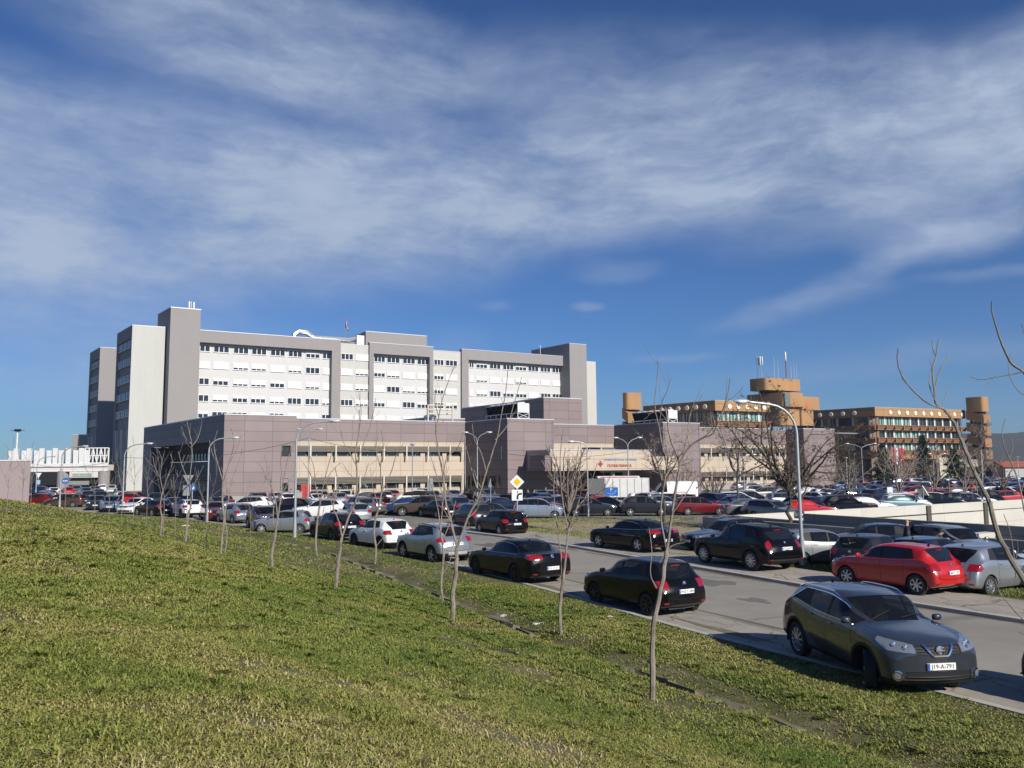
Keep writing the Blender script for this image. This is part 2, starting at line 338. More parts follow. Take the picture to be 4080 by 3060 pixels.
kerbM=ground_mat('kerb_stone',[(.3,(.32,.29,.25)),(.7,(.50,.47,.42))],cracks=.0,scale=1.2)
def strip(name,s0,s1,z0,z1,m,i0=0,i1=None,thick=None):
    i1=i1 or len(KA)-1; a=KA+KN*s0; b_=KA+KN*s1; v=[];f=[]
    for i in range(i0,i1+1):
        v+=[(a[i,0],a[i,1],z0),(b_[i,0],b_[i,1],z1)]
        if thick: v+=[(a[i,0],a[i,1],z0-thick),(b_[i,0],b_[i,1],z1-thick)]
    k=4 if thick else 2; n=i1-i0
    for i in range(n):
        f.append((i*k,i*k+1,(i+1)*k+1,(i+1)*k))
        if thick: f.append((i*k+2,i*k,(i+1)*k,(i+1)*k+2)); f.append((i*k+1,i*k+3,(i+1)*k+3,(i+1)*k+1))
    if thick: f+=[(0,2,3,1),(n*k,n*k+1,n*k+3,n*k+2)]
    return tag(meshobj(name,v,f,m),kind='structure')
strip('road',1.8,7.8,.0,.0,roadM)
strip('pavement',.10,1.83,.012,.006,walkM)
strip('kerb',-.10,.11,.062,.05,kerbM,thick=.12)
jt=[i for i in range(len(KA)) if KA[i,1]<50]; JI=max(jt)
strip('kerb',7.8,7.98,.10,.11,kerbM,0,JI,thick=.16)
strip('sidewalk',7.985,10.8,.106,.10,walkM,0,JI,thick=.15)
vergeM=ground_mat('verge_grass',[(.3,(.05,.05,.02)),(.45,(.08,.10,.025)),(.58,(.13,.13,.045)),(.7,(.25,.2,.12))],scale=1.2,fine=25,bump=.9)
islandM=ground_mat('dry_grass_island',[(.34,(.10,.11,.04)),(.43,(.24,.20,.115)),(.55,(.34,.28,.17)),(.7,(.42,.36,.24))],scale=.35,fine=12,bump=.8)
VI=min([i for i in range(len(KA)) if KA[i,1]>26.5])
strip('verge',10.8,13.7,.09,.09,vergeM,0,VI,thick=.12)
# dry island between the sidewalk and the lot aisle
isl=[KA[VI]+KN[VI]*10.8,KA[JI]+KN[JI]*10.8,(-.6,60.8),(3,62.3),(12.4,63.3),(12.4,54.2),(13.2,43.5),KA[VI]+KN[VI]*13.7]
mb=MB(); mb.prism([tuple(p) for p in isl],-.02,.075); tag(mb.build('island',islandM),kind='structure')
# verge blades
def blades2(name,polyf,n,seed,z,size=.07,dry=.0):
    r=np.random.RandomState(seed); x,y=polyf(r,n); n=len(x); d=np.hypot(x,y); ang=r.rand(n)*6.283
    h=size*(.5+.9*r.rand(n)); wd=.004+.0005*d*.8; dx,dy=np.cos(ang),np.sin(ang)
    V=np.empty((n,3,3),np.float32); V[:,0]=np.stack([x-dy*wd,y+dx*wd,0*x+z],1); V[:,1]=np.stack([x+dy*wd,y-dx*wd,0*x+z],1); V[:,2]=np.stack([x+dx*h*.8,y+dy*h*.8,z+h],1)
    me=bpy.data.meshes.new(name); me.vertices.add(n*3); me.vertices.foreach_set('co',V.reshape(-1)); me.loops.add(n*3); me.loops.foreach_set('vertex_index',np.arange(n*3,dtype=np.int32)); me.polygons.add(n); me.polygons.foreach_set('loop_start',np.arange(n,dtype=np.int32)*3); me.update(calc_edges=True)
    pal=np.array([(.08,.13,.025),(.14,.18,.045),(.26,.24,.09),(.42,.35,.2)]); q=np.clip(.35+dry+r.randn(n)*.25,0,.999)*3; i0=q.astype(int); fr=(q-i0)[:,None]; c=pal[i0]*(1-fr)+pal[np.minimum(i0+1,3)]*fr
    ca=np.ones((n,3,4),np.float32); ca[:,:,:3]=c[:,None]; a=me.color_attributes.new('col','FLOAT_COLOR','POINT'); a.data.foreach_set('color',ca.reshape(-1)); me.materials.append(bladeM)
    o=bpy.data.objects.new(name,me); COL.objects.link(o); o['kind']='stuff'; return o
def vpoly(r,n):
    t=r.rand(n)*24-6; s=10.9+2.7*r.rand(n); return K0.x+uR.x*t+nR.x*s,K0.y+uR.y*t+nR.y*s
tag(blades2('verge_grass',vpoly,40000,5,.085),'short green grass tufts on the narrow verge beside the sidewalk','grass')
def ipoly(r,n):
    x=-1+15*r.rand(n); y=44+19*r.rand(n); k=kdist(x,y)<-11; x,y=x[k],y[k]
    g=(y>61.2)|(kdist(x,y)>-13)|((x-2)**2/6+(y-60)**2<2)|(r.rand(len(x))<.10); return x[g],y[g]
tag(blades2('island_grass',ipoly,40000,6,.07,dry=.1),'tufts of grass on the worn earth island beyond the sidewalk','grass')
# drain channel slabs along the foot of the slope
slabM=ground_mat('old_concrete_slab',[(.3,(.10,.08,.058)),(.5,(.16,.135,.10)),(.7,(.23,.19,.145))],scale=2.5)
r_=random.Random(4); DCo=(-2.4,28.); DC=empty('drain_channel',(*DCo,0)); tag(DC,'broken concrete drain channel along the foot of the grass slope','drain')
for i in range(len(KA)):
    if not 14<KA[i,1]<52: continue
    if r_.random()<(.22 if KA[i,1]<38 else .5): continue
    c=KA[i]-KN[i]*3.62; e=KT[i]; n=KN[i]; z=float(hill(c[0],c[1],3.62)); hl=.36+.1*r_.random(); tl=(r_.random()-.5)*.10; w2=.20+.07*r_.random()
    p=[]
    for zz in (-.12,.02+.045*r_.random()):
        for a,b_ in ((-hl,-w2),(hl,-w2),(hl,w2),(-hl,w2)):
            p.append((c[0]+e[0]*a+n[0]*b_+r_.uniform(-.05,.05),c[1]+e[1]*a+n[1]*b_+r_.uniform(-.05,.05),z+zz+tl*b_/w2+.16*(-b_/w2)*.3))
    sb=MB(); sb.hexa([(q[0]-DCo[0],q[1]-DCo[1],q[2]) for q in p]); sb.build('slab',slabM,DC)
# litter and stones on the grass
stM=mat('pale_stone',(.5,.47,.42),.9,var=.2)
for k,(px,py,lab) in enumerate([(2428,2443,'white paper scrap on the grass edge beside the black hatchback'),(2006,2445,'flat pale stone lying in the grass left of the two-stemmed sapling'),(2140,2484,'small round stone in the grass below the flat pale stone'),(738,2098,'pale rock in the grass near the road sign posts'),(3460,2700,'white stone in the grass beneath the dark grey crossover')]):
    g=G(px,py,.15); g.z=float(hill(g.x,g.y)); bm=bmesh.new(); bmesh.ops.create_icosphere(bm,subdivisions=1,radius=.09 if k!=3 else .22)
    for vv_ in bm.verts: vv_.co.x*=1.3+.4*random.random(); vv_.co.z*=.35+.2*random.random(); vv_.co+=Vector([random.uniform(-.015,.015) for _ in range(3)])
    me=bpy.data.meshes.new('stone'); bm.to_mesh(me); bm.free(); me.materials.append(stM); o=bpy.data.objects.new('stone',me); COL.objects.link(o); o.location=g; tag(o,lab,'stone')
# far wooded hills
hM=ground_mat('wooded_hill',[(.3,(.03,.035,.025)),(.5,(.055,.055,.045)),(.7,(.08,.075,.06))],scale=.02,fine=.3,bump=.6)
def ridge(name,x0,x1,y0,depth,h,seed):
    xs=np.linspace(x0,x1,140); ys=np.linspace(0,1,9); v=[];f=[]
    for j,t in enumerate(ys):
        for x in xs: v.append((x,y0+depth*t,(h*(1+.22*float(fbm2(np.array(x*.02),np.array(seed*3.),seed,4,.25)))+1.6*math.sin(x*.9+seed)*math.sin(x*.37))*math.sin(t*math.pi/2)**.8-2))
    n=len(xs)
    for j in range(len(ys)-1):
        for i in range(n-1): f.append((j*n+i,j*n+i+1,(j+1)*n+i+1,(j+1)*n+i))
    return tag(meshobj(name,v,f,hM,smooth=True),kind='structure')
ridge('hills',350,1900,900,500,52,3)
ridge('hills',-2200,-560,1500,500,30,8)

# repairs, stains and a gully grate on the road
patchM=ground_mat('asphalt_patch',[(.3,(.10,.095,.085)),(.7,(.16,.15,.135))],scale=1.5,fine=60); stainM=ground_mat('oil_stain',[(.3,(.12,.112,.10)),(.7,(.19,.18,.16))],scale=2.,fine=50); dirtM=ground_mat('kerb_dirt',[(.3,(.12,.09,.06)),(.7,(.24,.19,.13))],scale=3.,fine=40)
rg_=random.Random(8)
def blob(name,t,s,rt,rs,m,z,lab=None,n=22):
    v=[]
    for i in range(n):
        a=6.283*i/n; f=1+.22*math.sin(a*3+t)+.16*math.sin(a*5+s)+rg_.uniform(-.07,.07); p=RD(t+math.cos(a)*rt*f,s+math.sin(a)*rs*f); v.append((p.x,p.y,z))
    return tag(meshobj(name,v,[tuple(range(n))],m),kind='structure')
for (t,s,rt,rs,m) in ((6,3.4,1.5,.5,patchM),(14,5.9,.8,.6,stainM),(22,3.2,2.2,.35,patchM),(1.5,6.2,.7,.4,stainM),(-1.0,4.6,1.1,.7,stainM),(10.5,4.4,.5,.35,stainM),(30,5.2,1.6,.6,patchM)): blob('road_patch',t,s,rt,rs,m,.004)
for (t,s,rt,rs) in ((12,1.0,.6,.35),(4.2,1.1,.7,.4),(19,.9,.8,.3),(25,1.2,.6,.35),(7.5,.45,1.6,.16),(16,.35,2.,.14),(1.0,9.4,.7,.5),(9,9.0,.8,.4),(17,9.6,.9,.5)): blob('dirt_patch',t,s,rt,rs,dirtM,.0165 if s<2 else .113)
for k in range(9): blob('kerb_dirt',-2+k*4.2,7.55,1.9,.13,dirtM,.0045)
for k in range(7): blob('joint_dirt',-1+k*4.6,1.86,2.0,.06,dirtM,.0085)
g=RD(1.6,7.45); t=empty('gully_grate',(g.x,g.y,.0)); t.rotation_euler=(0,0,math.atan2(uR.y,uR.x)); tag(t,'rusty iron gully grate in the road beside the far kerb','grate')
mb=MB(); mb.box(-.33,.33,-.22,.22,.001,.006); mb.build('frame',mat('rusty_iron',(.10,.06,.04),.7),t)
mb=MB()
for k in range(7): mb.box(-.28+k*.09,-.24+k*.09,-.18,.18,.0065,.014)
mb.build('bars',mat('iron_bar',(.05,.04,.035),.6),t)
# ---------------- cars ----------------
def paint(name,c,metal=.35,rough=.28):
    dk=max(c)<.05; return mat('paint_'+name,c,rough,metal,.62 if dk else .95,spec=.06 if dk else .4)
PAINT={'black':paint('black',(.0035,.0035,.0045),0),'dark grey':paint('dark_grey',(.035,.037,.042),.5),'graphite':paint('graphite',(.040,.046,.060),.3),'silver':paint('silver',(.42,.44,.46),.75,.32),
 'white':paint('white',(.72,.72,.71),0,.3),'red':paint('red',(.42,.012,.012),0),'dark red':paint('dark_red',(.16,.010,.012),.3),'navy':paint('navy',(.012,.02,.05),.3),'blue':paint('blue',(.018,.05,.14),.4),
 'grey':paint('grey',(.17,.175,.185),.6),'brown':paint('brown',(.11,.075,.05),.5),'pale blue':paint('pale_blue',(.36,.42,.50),.6),'silver blue':paint('silver_blue',(.25,.30,.37),.65),'beige':paint('beige',(.33,.28,.21),.5),'teal':paint('teal',(.16,.24,.25),.5),'maroon':paint('maroon',(.075,.018,.02),.4)}
def glassmat():
    m=bpy.data.materials.new('car_glass'); m.use_nodes=True; t=m.node_tree; b=t.nodes['Principled BSDF']; b.inputs['Base Color'].default_value=(.012,.014,.016,1); b.inputs['Roughness'].default_value=.03; b.inputs['Specular IOR Level'].default_value=.65
    tr=N(t,'ShaderNodeBsdfTransparent'); tr.inputs[0].default_value=(.52,.56,.56,1); mx=N(t,'ShaderNodeMixShader'); mx.inputs[0].default_value=.55; t.links.new(tr.outputs[0],mx.inputs[1]); t.links.new(b.outputs[0],mx.inputs[2]); t.links.new(mx.outputs[0],t.nodes['Material Output'].inputs[0]); return m
GLASS=glassmat(); GLASSD=mat('dark_glass',(.010,.012,.015),.04,spec=.7)
BLK=mat('black_plastic',(.011,.011,.012),.6,spec=.3); LIN=mat('cabin_lining',(.03,.029,.028),.9); TYRE=mat('tyre_rubber',(.022,.021,.02),.85,bump=.4,bscale=60)
RIM=mat('alloy_rim',(.55,.56,.58),.3,.8); RIMD=mat('dark_rim',(.05,.05,.055),.3,.7); RIMB=mat('black_rim',(.012,.012,.013),.3,.3); CHR=mat('chrome',(.75,.76,.78),.12,1.)
RED=mat('tail_lens',(.26,.006,.008),.10,coat=1.); HL=mat('head_lens',(.34,.36,.38),.10,.6,coat=1.); PLT=mat('number_plate',(.75,.75,.73),.4); PBL=mat('plate_blue',(.02,.08,.35),.4); PTX=mat('plate_text',(.02,.02,.02),.5); SEAT=mat('seat_fabric',(.045,.045,.048),.9); AMB=mat('amber_lens',(.6,.2,.02),.1,coat=1.)
GREYP=mat('grey_skid_plate',(.42,.43,.44),.4,.4)
def pchip(X,Y,q):
    X=np.array(X,float);Y=np.array(Y,float);h=np.diff(X);d=np.diff(Y)/h;m=np.zeros(len(X))
    for i in range(1,len(X)-1):
        if d[i-1]*d[i]>0: w1=2*h[i]+h[i-1];w2=h[i]+2*h[i-1]; m[i]=(w1+w2)/(w1/d[i-1]+w2/d[i])
    m[0]=d[0];m[-1]=d[-1]; q=np.atleast_1d(q); i=np.clip(np.searchsorted(X,q)-1,0,len(X)-2); t=(q-X[i])/h[i]
    return (2*t**3-3*t**2+1)*Y[i]+(t**3-2*t**2+t)*h[i]*m[i]+(-2*t**3+3*t**2)*Y[i+1]+(t**3-t**2)*h[i]*m[i+1]
def interp(pts,q): return pchip([p[0] for p in pts],[p[1] for p in pts],q)
# kind: L W H wb fo(front overhang) wr top profile(X from nose) belt
MODELS=dict(
 hatch=dict(L=3.97,W=1.70,H=1.46,wb=2.47,fo=.80,wr=.305,top=[(0,.56),(.05,.68),(.2,.79),(.55,.90),(1.08,1.02),(1.78,1.39),(2.3,1.458),(2.85,1.45),(3.42,1.385),(3.76,.98),(3.86,.90),(3.93,.80),(3.97,.58)],
   belt=[(0,.52),(.3,.76),(1.08,.95),(2.4,.985),(3.4,1.05),(3.76,.95),(3.97,.54)],ws=1.76,re=3.43,rg=3.74,cow=1.10,dlo=(1.22,3.22,-.16),pill=[2.08,2.86],tail='block',gap=.05),
 sedan=dict(L=4.77,W=1.83,H=1.456,wb=2.79,fo=.88,wr=.335,top=[(0,.56),(.06,.70),(.25,.80),(.7,.90),(1.35,1.00),(2.15,1.38),(2.7,1.455),(3.2,1.43),(3.65,1.30),(4.22,1.07),(4.55,1.05),(4.70,1.0),(4.77,.70)],
   belt=[(0,.53),(.3,.76),(1.35,.94),(2.7,.97),(3.7,1.0),(4.2,1.02),(4.6,1.0),(4.77,.62)],ws=2.12,re=3.52,rg=4.20,cow=1.38,dlo=(1.52,3.98,-.40),pill=[2.58,3.42],tail='wide',gap=.05),
 liftback=dict(L=4.86,W=1.86,H=1.47,wb=2.84,fo=.92,wr=.335,top=[(0,.56),(.06,.70),(.25,.82),(.8,.93),(1.45,1.02),(2.2,1.39),(2.75,1.468),(3.3,1.44),(3.8,1.32),(4.45,1.09),(4.66,1.06),(4.80,1.0),(4.86,.70)],
   belt=[(0,.53),(.3,.78),(1.45,.96),(2.8,.99),(3.8,1.02),(4.4,1.04),(4.66,1.0),(4.86,.62)],ws=2.18,re=3.62,rg=4.42,cow=1.48,dlo=(1.62,4.15,-.42),pill=[2.68,3.50],tail='wide',gap=.05),
 crossover=dict(L=4.38,W=1.81,H=1.57,wb=2.646,fo=.88,wr=.355,top=[(0,.62),(.05,.80),(.18,.92),(.55,1.03),(1.15,1.13),(1.92,1.50),(2.45,1.568),(3.1,1.56),(3.75,1.49),(4.15,1.12),(4.28,1.03),(4.34,.9),(4.38,.66)],
   belt=[(0,.56),(.25,.86),(1.15,1.05),(2.6,1.09),(3.7,1.20),(4.1,1.06),(4.38,.60)],ws=1.90,re=3.76,rg=4.12,cow=1.18,dlo=(1.32,3.72,-.42),pill=[2.22,3.02],tail='block',gap=.07,clad=.36,rails=1,zb=.24),
 suv=dict(L=4.63,W=1.89,H=1.69,wb=2.774,fo=.87,wr=.372,top=[(0,.70),(.05,.88),(.18,.98),(.6,1.06),(1.30,1.15),(2.05,1.58),(2.6,1.685),(3.4,1.67),(4.0,1.58),(4.38,1.16),(4.50,1.05),(4.58,.92),(4.63,.66)],
   belt=[(0,.6),(.25,.90),(1.3,1.07),(2.8,1.12),(3.9,1.24),(4.35,1.10),(4.63,.6)],ws=2.03,re=4.02,rg=4.36,cow=1.33,dlo=(1.46,4.02,-.34),pill=[2.42,3.30],tail='tall',gap=.07,clad=.34,rails=1,zb=.26),
 minisuv=dict(L=4.28,W=1.78,H=1.63,wb=2.555,fo=.90,wr=.345,top=[(0,.66),(.05,.84),(.18,.95),(.5,1.05),(1.10,1.14),(1.85,1.54),(2.35,1.625),(3.0,1.61),(3.62,1.52),(4.0,1.13),(4.14,1.02),(4.23,.9),(4.28,.66)],
   belt=[(0,.58),(.25,.88),(1.1,1.05),(2.5,1.09),(3.55,1.19),(4.0,1.05),(4.28,.6)],ws=1.83,re=3.64,rg=3.98,cow=1.13,dlo=(1.26,3.60,-.36),pill=[2.15,2.95],tail='block',gap=.07,clad=.36,rails=1,zb=.24),
 hatch5=dict(L=4.22,W=1.77,H=1.51,wb=2.60,fo=.88,wr=.315,top=[(0,.58),(.05,.70),(.2,.82),(.6,.95),(1.15,1.06),(1.95,1.44),(2.45,1.51),(3.0,1.50),(3.6,1.42),(3.98,1.0),(4.1,.92),(4.18,.8),(4.22,.6)],
   belt=[(0,.54),(.3,.79),(1.15,.98),(2.5,1.02),(3.55,1.08),(3.98,.96),(4.22,.55)],ws=1.93,re=3.62,rg=3.96,cow=1.18,dlo=(1.32,3.40,-.22),pill=[2.22,3.02],tail='block',gap=.05),
 wagon=dict(L=4.55,W=1.76,H=1.50,wb=2.60,fo=.90,wr=.32,top=[(0,.56),(.06,.68),(.25,.80),(.7,.90),(1.3,1.0),(2.05,1.41),(2.6,1.50),(3.4,1.495),(4.1,1.43),(4.38,1.02),(4.46,.92),(4.52,.82),(4.55,.6)],
   belt=[(0,.52),(.3,.76),(1.3,.94),(2.6,.98),(4.0,1.03),(4.38,.96),(4.55,.55)],ws=2.03,re=4.12,rg=4.36,cow=1.33,dlo=(1.46,4.12,-.16),pill=[2.42,3.25],tail='block',gap=.05,rails=1),
 mpv=dict(L=4.05,W=1.69,H=1.62,wb=2.60,fo=.74,wr=.30,top=[(0,.60),(.05,.74),(.18,.86),(.45,.98),(.85,1.12),(1.65,1.54),(2.2,1.62),(3.0,1.61),(3.65,1.55),(3.9,1.08),(3.98,.95),(4.02,.84),(4.05,.6)],
   belt=[(0,.54),(.25,.82),(.85,1.02),(2.2,1.05),(3.6,1.08),(3.9,1.0),(4.05,.55)],ws=1.62,re=3.67,rg=3.88,cow=.88,dlo=(1.0,3.66,-.10),pill=[2.05,2.85],tail='tall',gap=.05),
 van=dict(L=5.6,W=2.0,H=2.5,wb=3.35,fo=.95,wr=.35,top=[(0,.75),(.05,.95),(.2,1.12),(.7,1.30),(1.0,1.45),(1.75,2.2),(2.2,2.46),(3.0,2.5),(5.2,2.5),(5.48,2.44),(5.55,2.2),(5.58,1.6),(5.6,.7)],
   belt=[(0,.65),(.25,1.0),(1.0,1.28),(2.2,1.36),(5.2,1.36),(5.5,1.34),(5.6,.65)],ws=1.78,re=5.49,rg=5.55,cow=1.05,dlo=(1.15,2.35,-.02),pill=[],tail='tall',gap=.06),
)
def build_model(kind,**ov):
    P=dict(MODELS[kind]); P.update(ov); L,W,H=P['L'],P['W'],P['H']; zb0=P.get('zb',.19); fo,wb,wr=P['fo'],P['wb'],P['wr']; xm=fo+wb/2
    keys=sorted(set([0,.015,.04,.08,.14,.22,.32,.45,.6,L,L-.012,L-.03,L-.06,L-.1,L-.16,L-.24,L-.34,P['cow'],P['ws'],P['re'],P['rg'],P['cow']+.04]+list(np.linspace(.7,L-.4,34))))
    K2=[keys[0]]
    for k in keys[1:]:
        if k-K2[-1]>.009: K2.append(k)
    X=np.array(K2); n=len(X)
    tp=list(P['top']); tp[0]=(0,tp[0][1]+.18); tp[1]=(tp[1][0],tp[1][1]+.11); tp[2]=(tp[2][0],tp[2][1]+.06); tp[3]=(tp[3][0],tp[3][1]+.02); bp_=list(P['belt']); bp_[0]=(0,bp_[0][1]+.16); bp_[1]=(bp_[1][0],bp_[1][1]+.03)
    if kind!='van': tp[-1]=(tp[-1][0],tp[-1][1]+.10); bp_[-1]=(bp_[-1][0],bp_[-1][1]+.09)
    P['top']=tp; zt=interp(tp,X); zs=np.minimum(interp(bp_,X),zt-.025)
    zb=interp([(0,zb0+.10),(.12,zb0+.02),(.6,zb0),(L-.6,zb0+.02),(L-.12,zb0+.08),(L,zb0+.16)],X)
    w=W/2*interp([(0,.84),(.04,.895),(.14,.95),(.4,.985),(.9,1),(L-.9,1),(L-.35,.985),(L-.1,.95),(L-.02,.91),(L,.88)],X)
    bul=interp([(0,.20),(.3,.13),(.7,.05),(P['cow']-.1,.07),(P['cow']+.05,.13),(P['ws'],.06),(P['ws']+.6,0),(P['re']-.2,-.02),(P['re'],-.05),(P['rg'],-.09),(L-.05,-.11),(L,-.12)],X)
    g=np.array([float(sm(np.array(v))) for v in (zt-zs-.03)/.30])
    wrf=P.get('wrf',.755)
    rows=[]
    for i in range(n):
        ww=w[i];S=zs[i];B=zb[i];T=zt[i]; ws=ww*.955
        low=[(0,B),(ww*.80,B),(ww*.93,B+(S-B)*.04),(ww*.985,B+(S-B)*.16),(ww,B+(S-B)*.40),(ww*1.0,B+(S-B)*.64),(ww*.985,B+(S-B)*.87),(ws,S)]
        hood=[(ws*f,S+(T-S)*h) for f,h in zip([.935,.83,.72,.60,.48,.25,0],[.16,.40,.60,.76,.87,.97,1])]
        wr_=W/2*wrf; zr=max(T-.085,S+.01)
        a8=(ws-.022,S+.018); R_=(wr_,zr)
        cab=[a8,(a8[0]+(R_[0]-a8[0])*.30,a8[1]+(R_[1]-a8[1])*.34),(a8[0]+(R_[0]-a8[0])*.62,a8[1]+(R_[1]-a8[1])*.67),R_,(wr_-.07,T-.035),(wr_*.5,T-.008),(0,T)]
        up=[(h[0]*(1-g[i])+c[0]*g[i],h[1]*(1-g[i])+c[1]*g[i]) for h,c in zip(hood,cab)]
        rows.append(low+up)
    rows=np.array(rows) # n,15,2
    bm=bmesh.new(); fl=bm.faces.layers.int.new('row'); fs=bm.faces.layers.int.new('st')
    V=[]
    for i in range(n):
        r=[]
        for j in range(15):
            y,z=rows[i,j]; q=(y/(W/2))**2; x=X[i]+bul[i]*q; r.append(bm.verts.new((xm-x,y,z)))
        rr=[bm.verts.new((v.co.x,-v.co.y,v.co.z)) for v in r[1:14]]
        V.append(r+rr[::-1])    # 28 ring
    m_=28
    def rowof(j): return j if j<14 else 27-j
    for i in range(n-1):
        for j in range(m_):
            f=bm.faces.new((V[i][j],V[i+1][j],V[i+1][(j+1)%m_],V[i][(j+1)%m_])); f[fl]=rowof(j); f[fs]=i
    for i,st in ((0,-1),(n-1,n)):     # curved caps
        r=V[i]; KC=8; grid=[]
        for j in range(15):
            y=rows[i,j,0]; z=rows[i,j,1]
            if y<1e-6: grid.append([r[j]]*(KC+1)); continue
            line=[r[j]]
            for k in range(1,KC):
                yy=y*(1-2*k/KC); line.append(bm.verts.new((xm-(X[i]+bul[i]*(yy/(W/2))**2),yy,z)))
            line.append(r[28-j]); grid.append(line)
        for j in range(14):
            for k in range(KC):
                q=[grid[j][k],grid[j][k+1],grid[j+1][k+1],grid[j+1][k]]; u_=[]
                for v_ in q:
                    if v_ not in u_: u_.append(v_)
                if len(u_)>2:
                    try: f=bm.faces.new(u_ if i==0 else u_[::-1]); f[fl]=j; f[fs]=st
                    except ValueError: pass
    bmesh.ops.recalc_face_normals(bm,faces=bm.faces)
    tg=bm.faces.layers.int.new('tag')
    TAG={'body':0,'glass':1,'trim':2,'clad':3,'head':4,'tail':5,'grille':6,'seam':7,'skid':8,'rglass':9,'chrome':10}
    def bis(cond,co,no):
        fsel=[f for f in bm.faces if cond(f)]
        geom=list(set([v for f in fsel for v in f.verts]))+list(set([e for f in fsel for e in f.edges]))+fsel
        bmesh.ops.bisect_plane(bm,geom=geom,dist=1e-5,plane_co=co,plane_no=no)
    def cutpoly(poly,cond,t):   # polygon in (X from nose, z)
        pl=[(xm-p[0],p[1]) for p in poly]; c=(sum(p[0] for p in pl)/len(pl),sum(p[1] for p in pl)/len(pl))
        bx=(min(p[0] for p in pl)-.01,max(p[0] for p in pl)+.01); bz=(min(p[1] for p in pl)-.01,max(p[1] for p in pl)+.01)
        def near_(f):
            if not cond(f): return False
            xs_=[v.co.x for v in f.verts]; zs_=[v.co.z for v in f.verts]
            return max(xs_)>bx[0] and min(xs_)<bx[1] and max(zs_)>bz[0] and min(zs_)<bz[1]
        for k in range(len(pl)):
            a,b_=pl[k],pl[(k+1)%len(pl)]; d=(b_[0]-a[0],b_[1]-a[1]); bis(near_,(a[0],0,a[1]),(d[1],0,-d[0]))
        out=[]
        sgn=None
        ar=sum(pl[k][0]*pl[(k+1)%len(pl)][1]-pl[(k+1)%len(pl)][0]*pl[k][1] for k in range(len(pl)))
        for f in bm.faces:
            if not cond(f): continue
            q=f.calc_center_median(); ok=True
            for k in range(len(pl)):
                a,b_=pl[k],pl[(k+1)%len(pl)]; cr_=(b_[0]-a[0])*(q.z-a[1])-(b_[1]-a[1])*(q.x-a[0])
                if cr_*ar<-1e-9: ok=False;break
            if ok:
                if t is not None: f[tg]=TAG[t]
                out.append(f)
        return out
    # wheel arches
    gap=P['gap']
    for ax in (fo,fo+wb):
        circ=lambda r_,c: [(ax+r_*math.cos(a),max(.02,c+r_*math.sin(a))) for a in np.linspace(-.35,math.pi+.35,18)]
        lowside=lambda f: f[fl]<=6 and abs(f.calc_center_median().y)>W*.26
        if P.get('clad'): cutpoly(circ(wr+gap+.055,wr),lambda f: lowside(f) and f[fl]>=1,'clad')
        dl=cutpoly(circ(wr+gap,wr),lowside,None); bmesh.ops.delete(bm,geom=dl,context='FACES')
    if P.get('clad'):
        z=P['clad']; bis(lambda f:f[fl]<=5,(0,0,z),(0,0,1))
        for f in bm.faces:
            if f[fl]<=5 and f.calc_center_median().z<z: f[tg]=TAG['clad']
    # glass
    dl0,dl1,sl=P['dlo']; belt_r=float(np.interp(dl1,X,zs)); top_r=float(np.interp(dl1,X,zt))
    def zsat(x): return float(np.interp(x,X,zs))
    side=lambda f: 8<=f[fl]<=10 and 0<f[fs]<n-1
    a0=(dl0,zsat(dl0)-.1); a1=(dl0+.02,3)
    # slanted rear edge of the side glass
    re_=[(dl0,0.5),(dl0,2.6),(dl1+sl*(2.6-belt_r)/max(.2,top_r-belt_r),2.6),(dl1-sl*(belt_r-.5)/max(.2,top_r-belt_r)*1.0,.5)]
    cutpoly(re_,side,'trim')
    # end of DLO tapers: quarter-glass kick
    pil=P['pill']; edges=[]; xs0=dl0+.03
    segs=[];last=xs0
    for p_ in pil: segs.append((last,p_-.035)); last=p_+.035
    segs.append((last,None))
    for a_,b__ in segs:
        sh=.06
        rr=(b__,b__-.0) if b__ else None
        if rr: poly=[(a_,.5),(a_,2.6),(b__-.10 if 0 else b__,2.6),(b__,.5)]
        else: poly=[(a_,.5),(a_,2.6),(re_[2][0]-.035,2.6),(re_[3][0]-.035,.5)]
        cutpoly(poly,lambda f: side(f) and f[tg]==TAG['trim'],'glass')
    for f in bm.faces:
        i=f[fs]
        if 0<=i<n-1:
            xa,xb=X[i],X[i+1]
            if f[fl]>=12 and xa>=P['cow']-.001 and xb<=P['ws']+.001: f[tg]=TAG['glass']
            if f[fl]>=12 and xa>=P['re']-.001 and xb<=P['rg']+.001 and kind!='van': f[tg]=TAG['rglass']
    # lights
    zh=float(np.interp(.10,X,zt)); fr=lambda f: f.calc_center_median().x>xm-.75
    hlp=P.get('head',[(-.05,zh-.16),(-.05,zh-.06),(.22,zh+.0),(.62,zh+.05),(.50,zh-.03),(.28,zh-.12)])
    bis(lambda f:fr(f) and f[fl]>=4,(0,W*.235,0),(0,1,0)); bis(lambda f:fr(f) and f[fl]>=4,(0,-W*.235,0),(0,1,0))
    cutpoly(hlp,lambda f: fr(f) and abs(f.calc_center_median().y)>W*.235 and f[fl]>=3 ,'head')
    gz=P.get('gz',(zh-.17,zh-.03)); bis(lambda f:fr(f) and f[fl]>=3,(0,W*.225,0),(0,1,0)); bis(lambda f:fr(f) and f[fl]>=3,(0,-W*.225,0),(0,1,0))
    cutpoly([(-.1,gz[0]),(-.1,gz[1]),(.22,gz[1]),(.22,gz[0])],lambda f: fr(f) and abs(f.calc_center_median().y)<W*.225 and f[tg]==0,'grille')
    lz=zb0+.10
    for ysg in (1,-1): bis(lambda f:fr(f) and f[fl]<=7,(0,ysg*W*.33,0),(0,1,0))
    cutpoly([(-.1,lz),(-.1,lz+.15),(.25,lz+.15),(.25,lz)],lambda f: fr(f) and abs(f.calc_center_median().y)<W*.33 and f[tg] in (0,3) ,'grille')
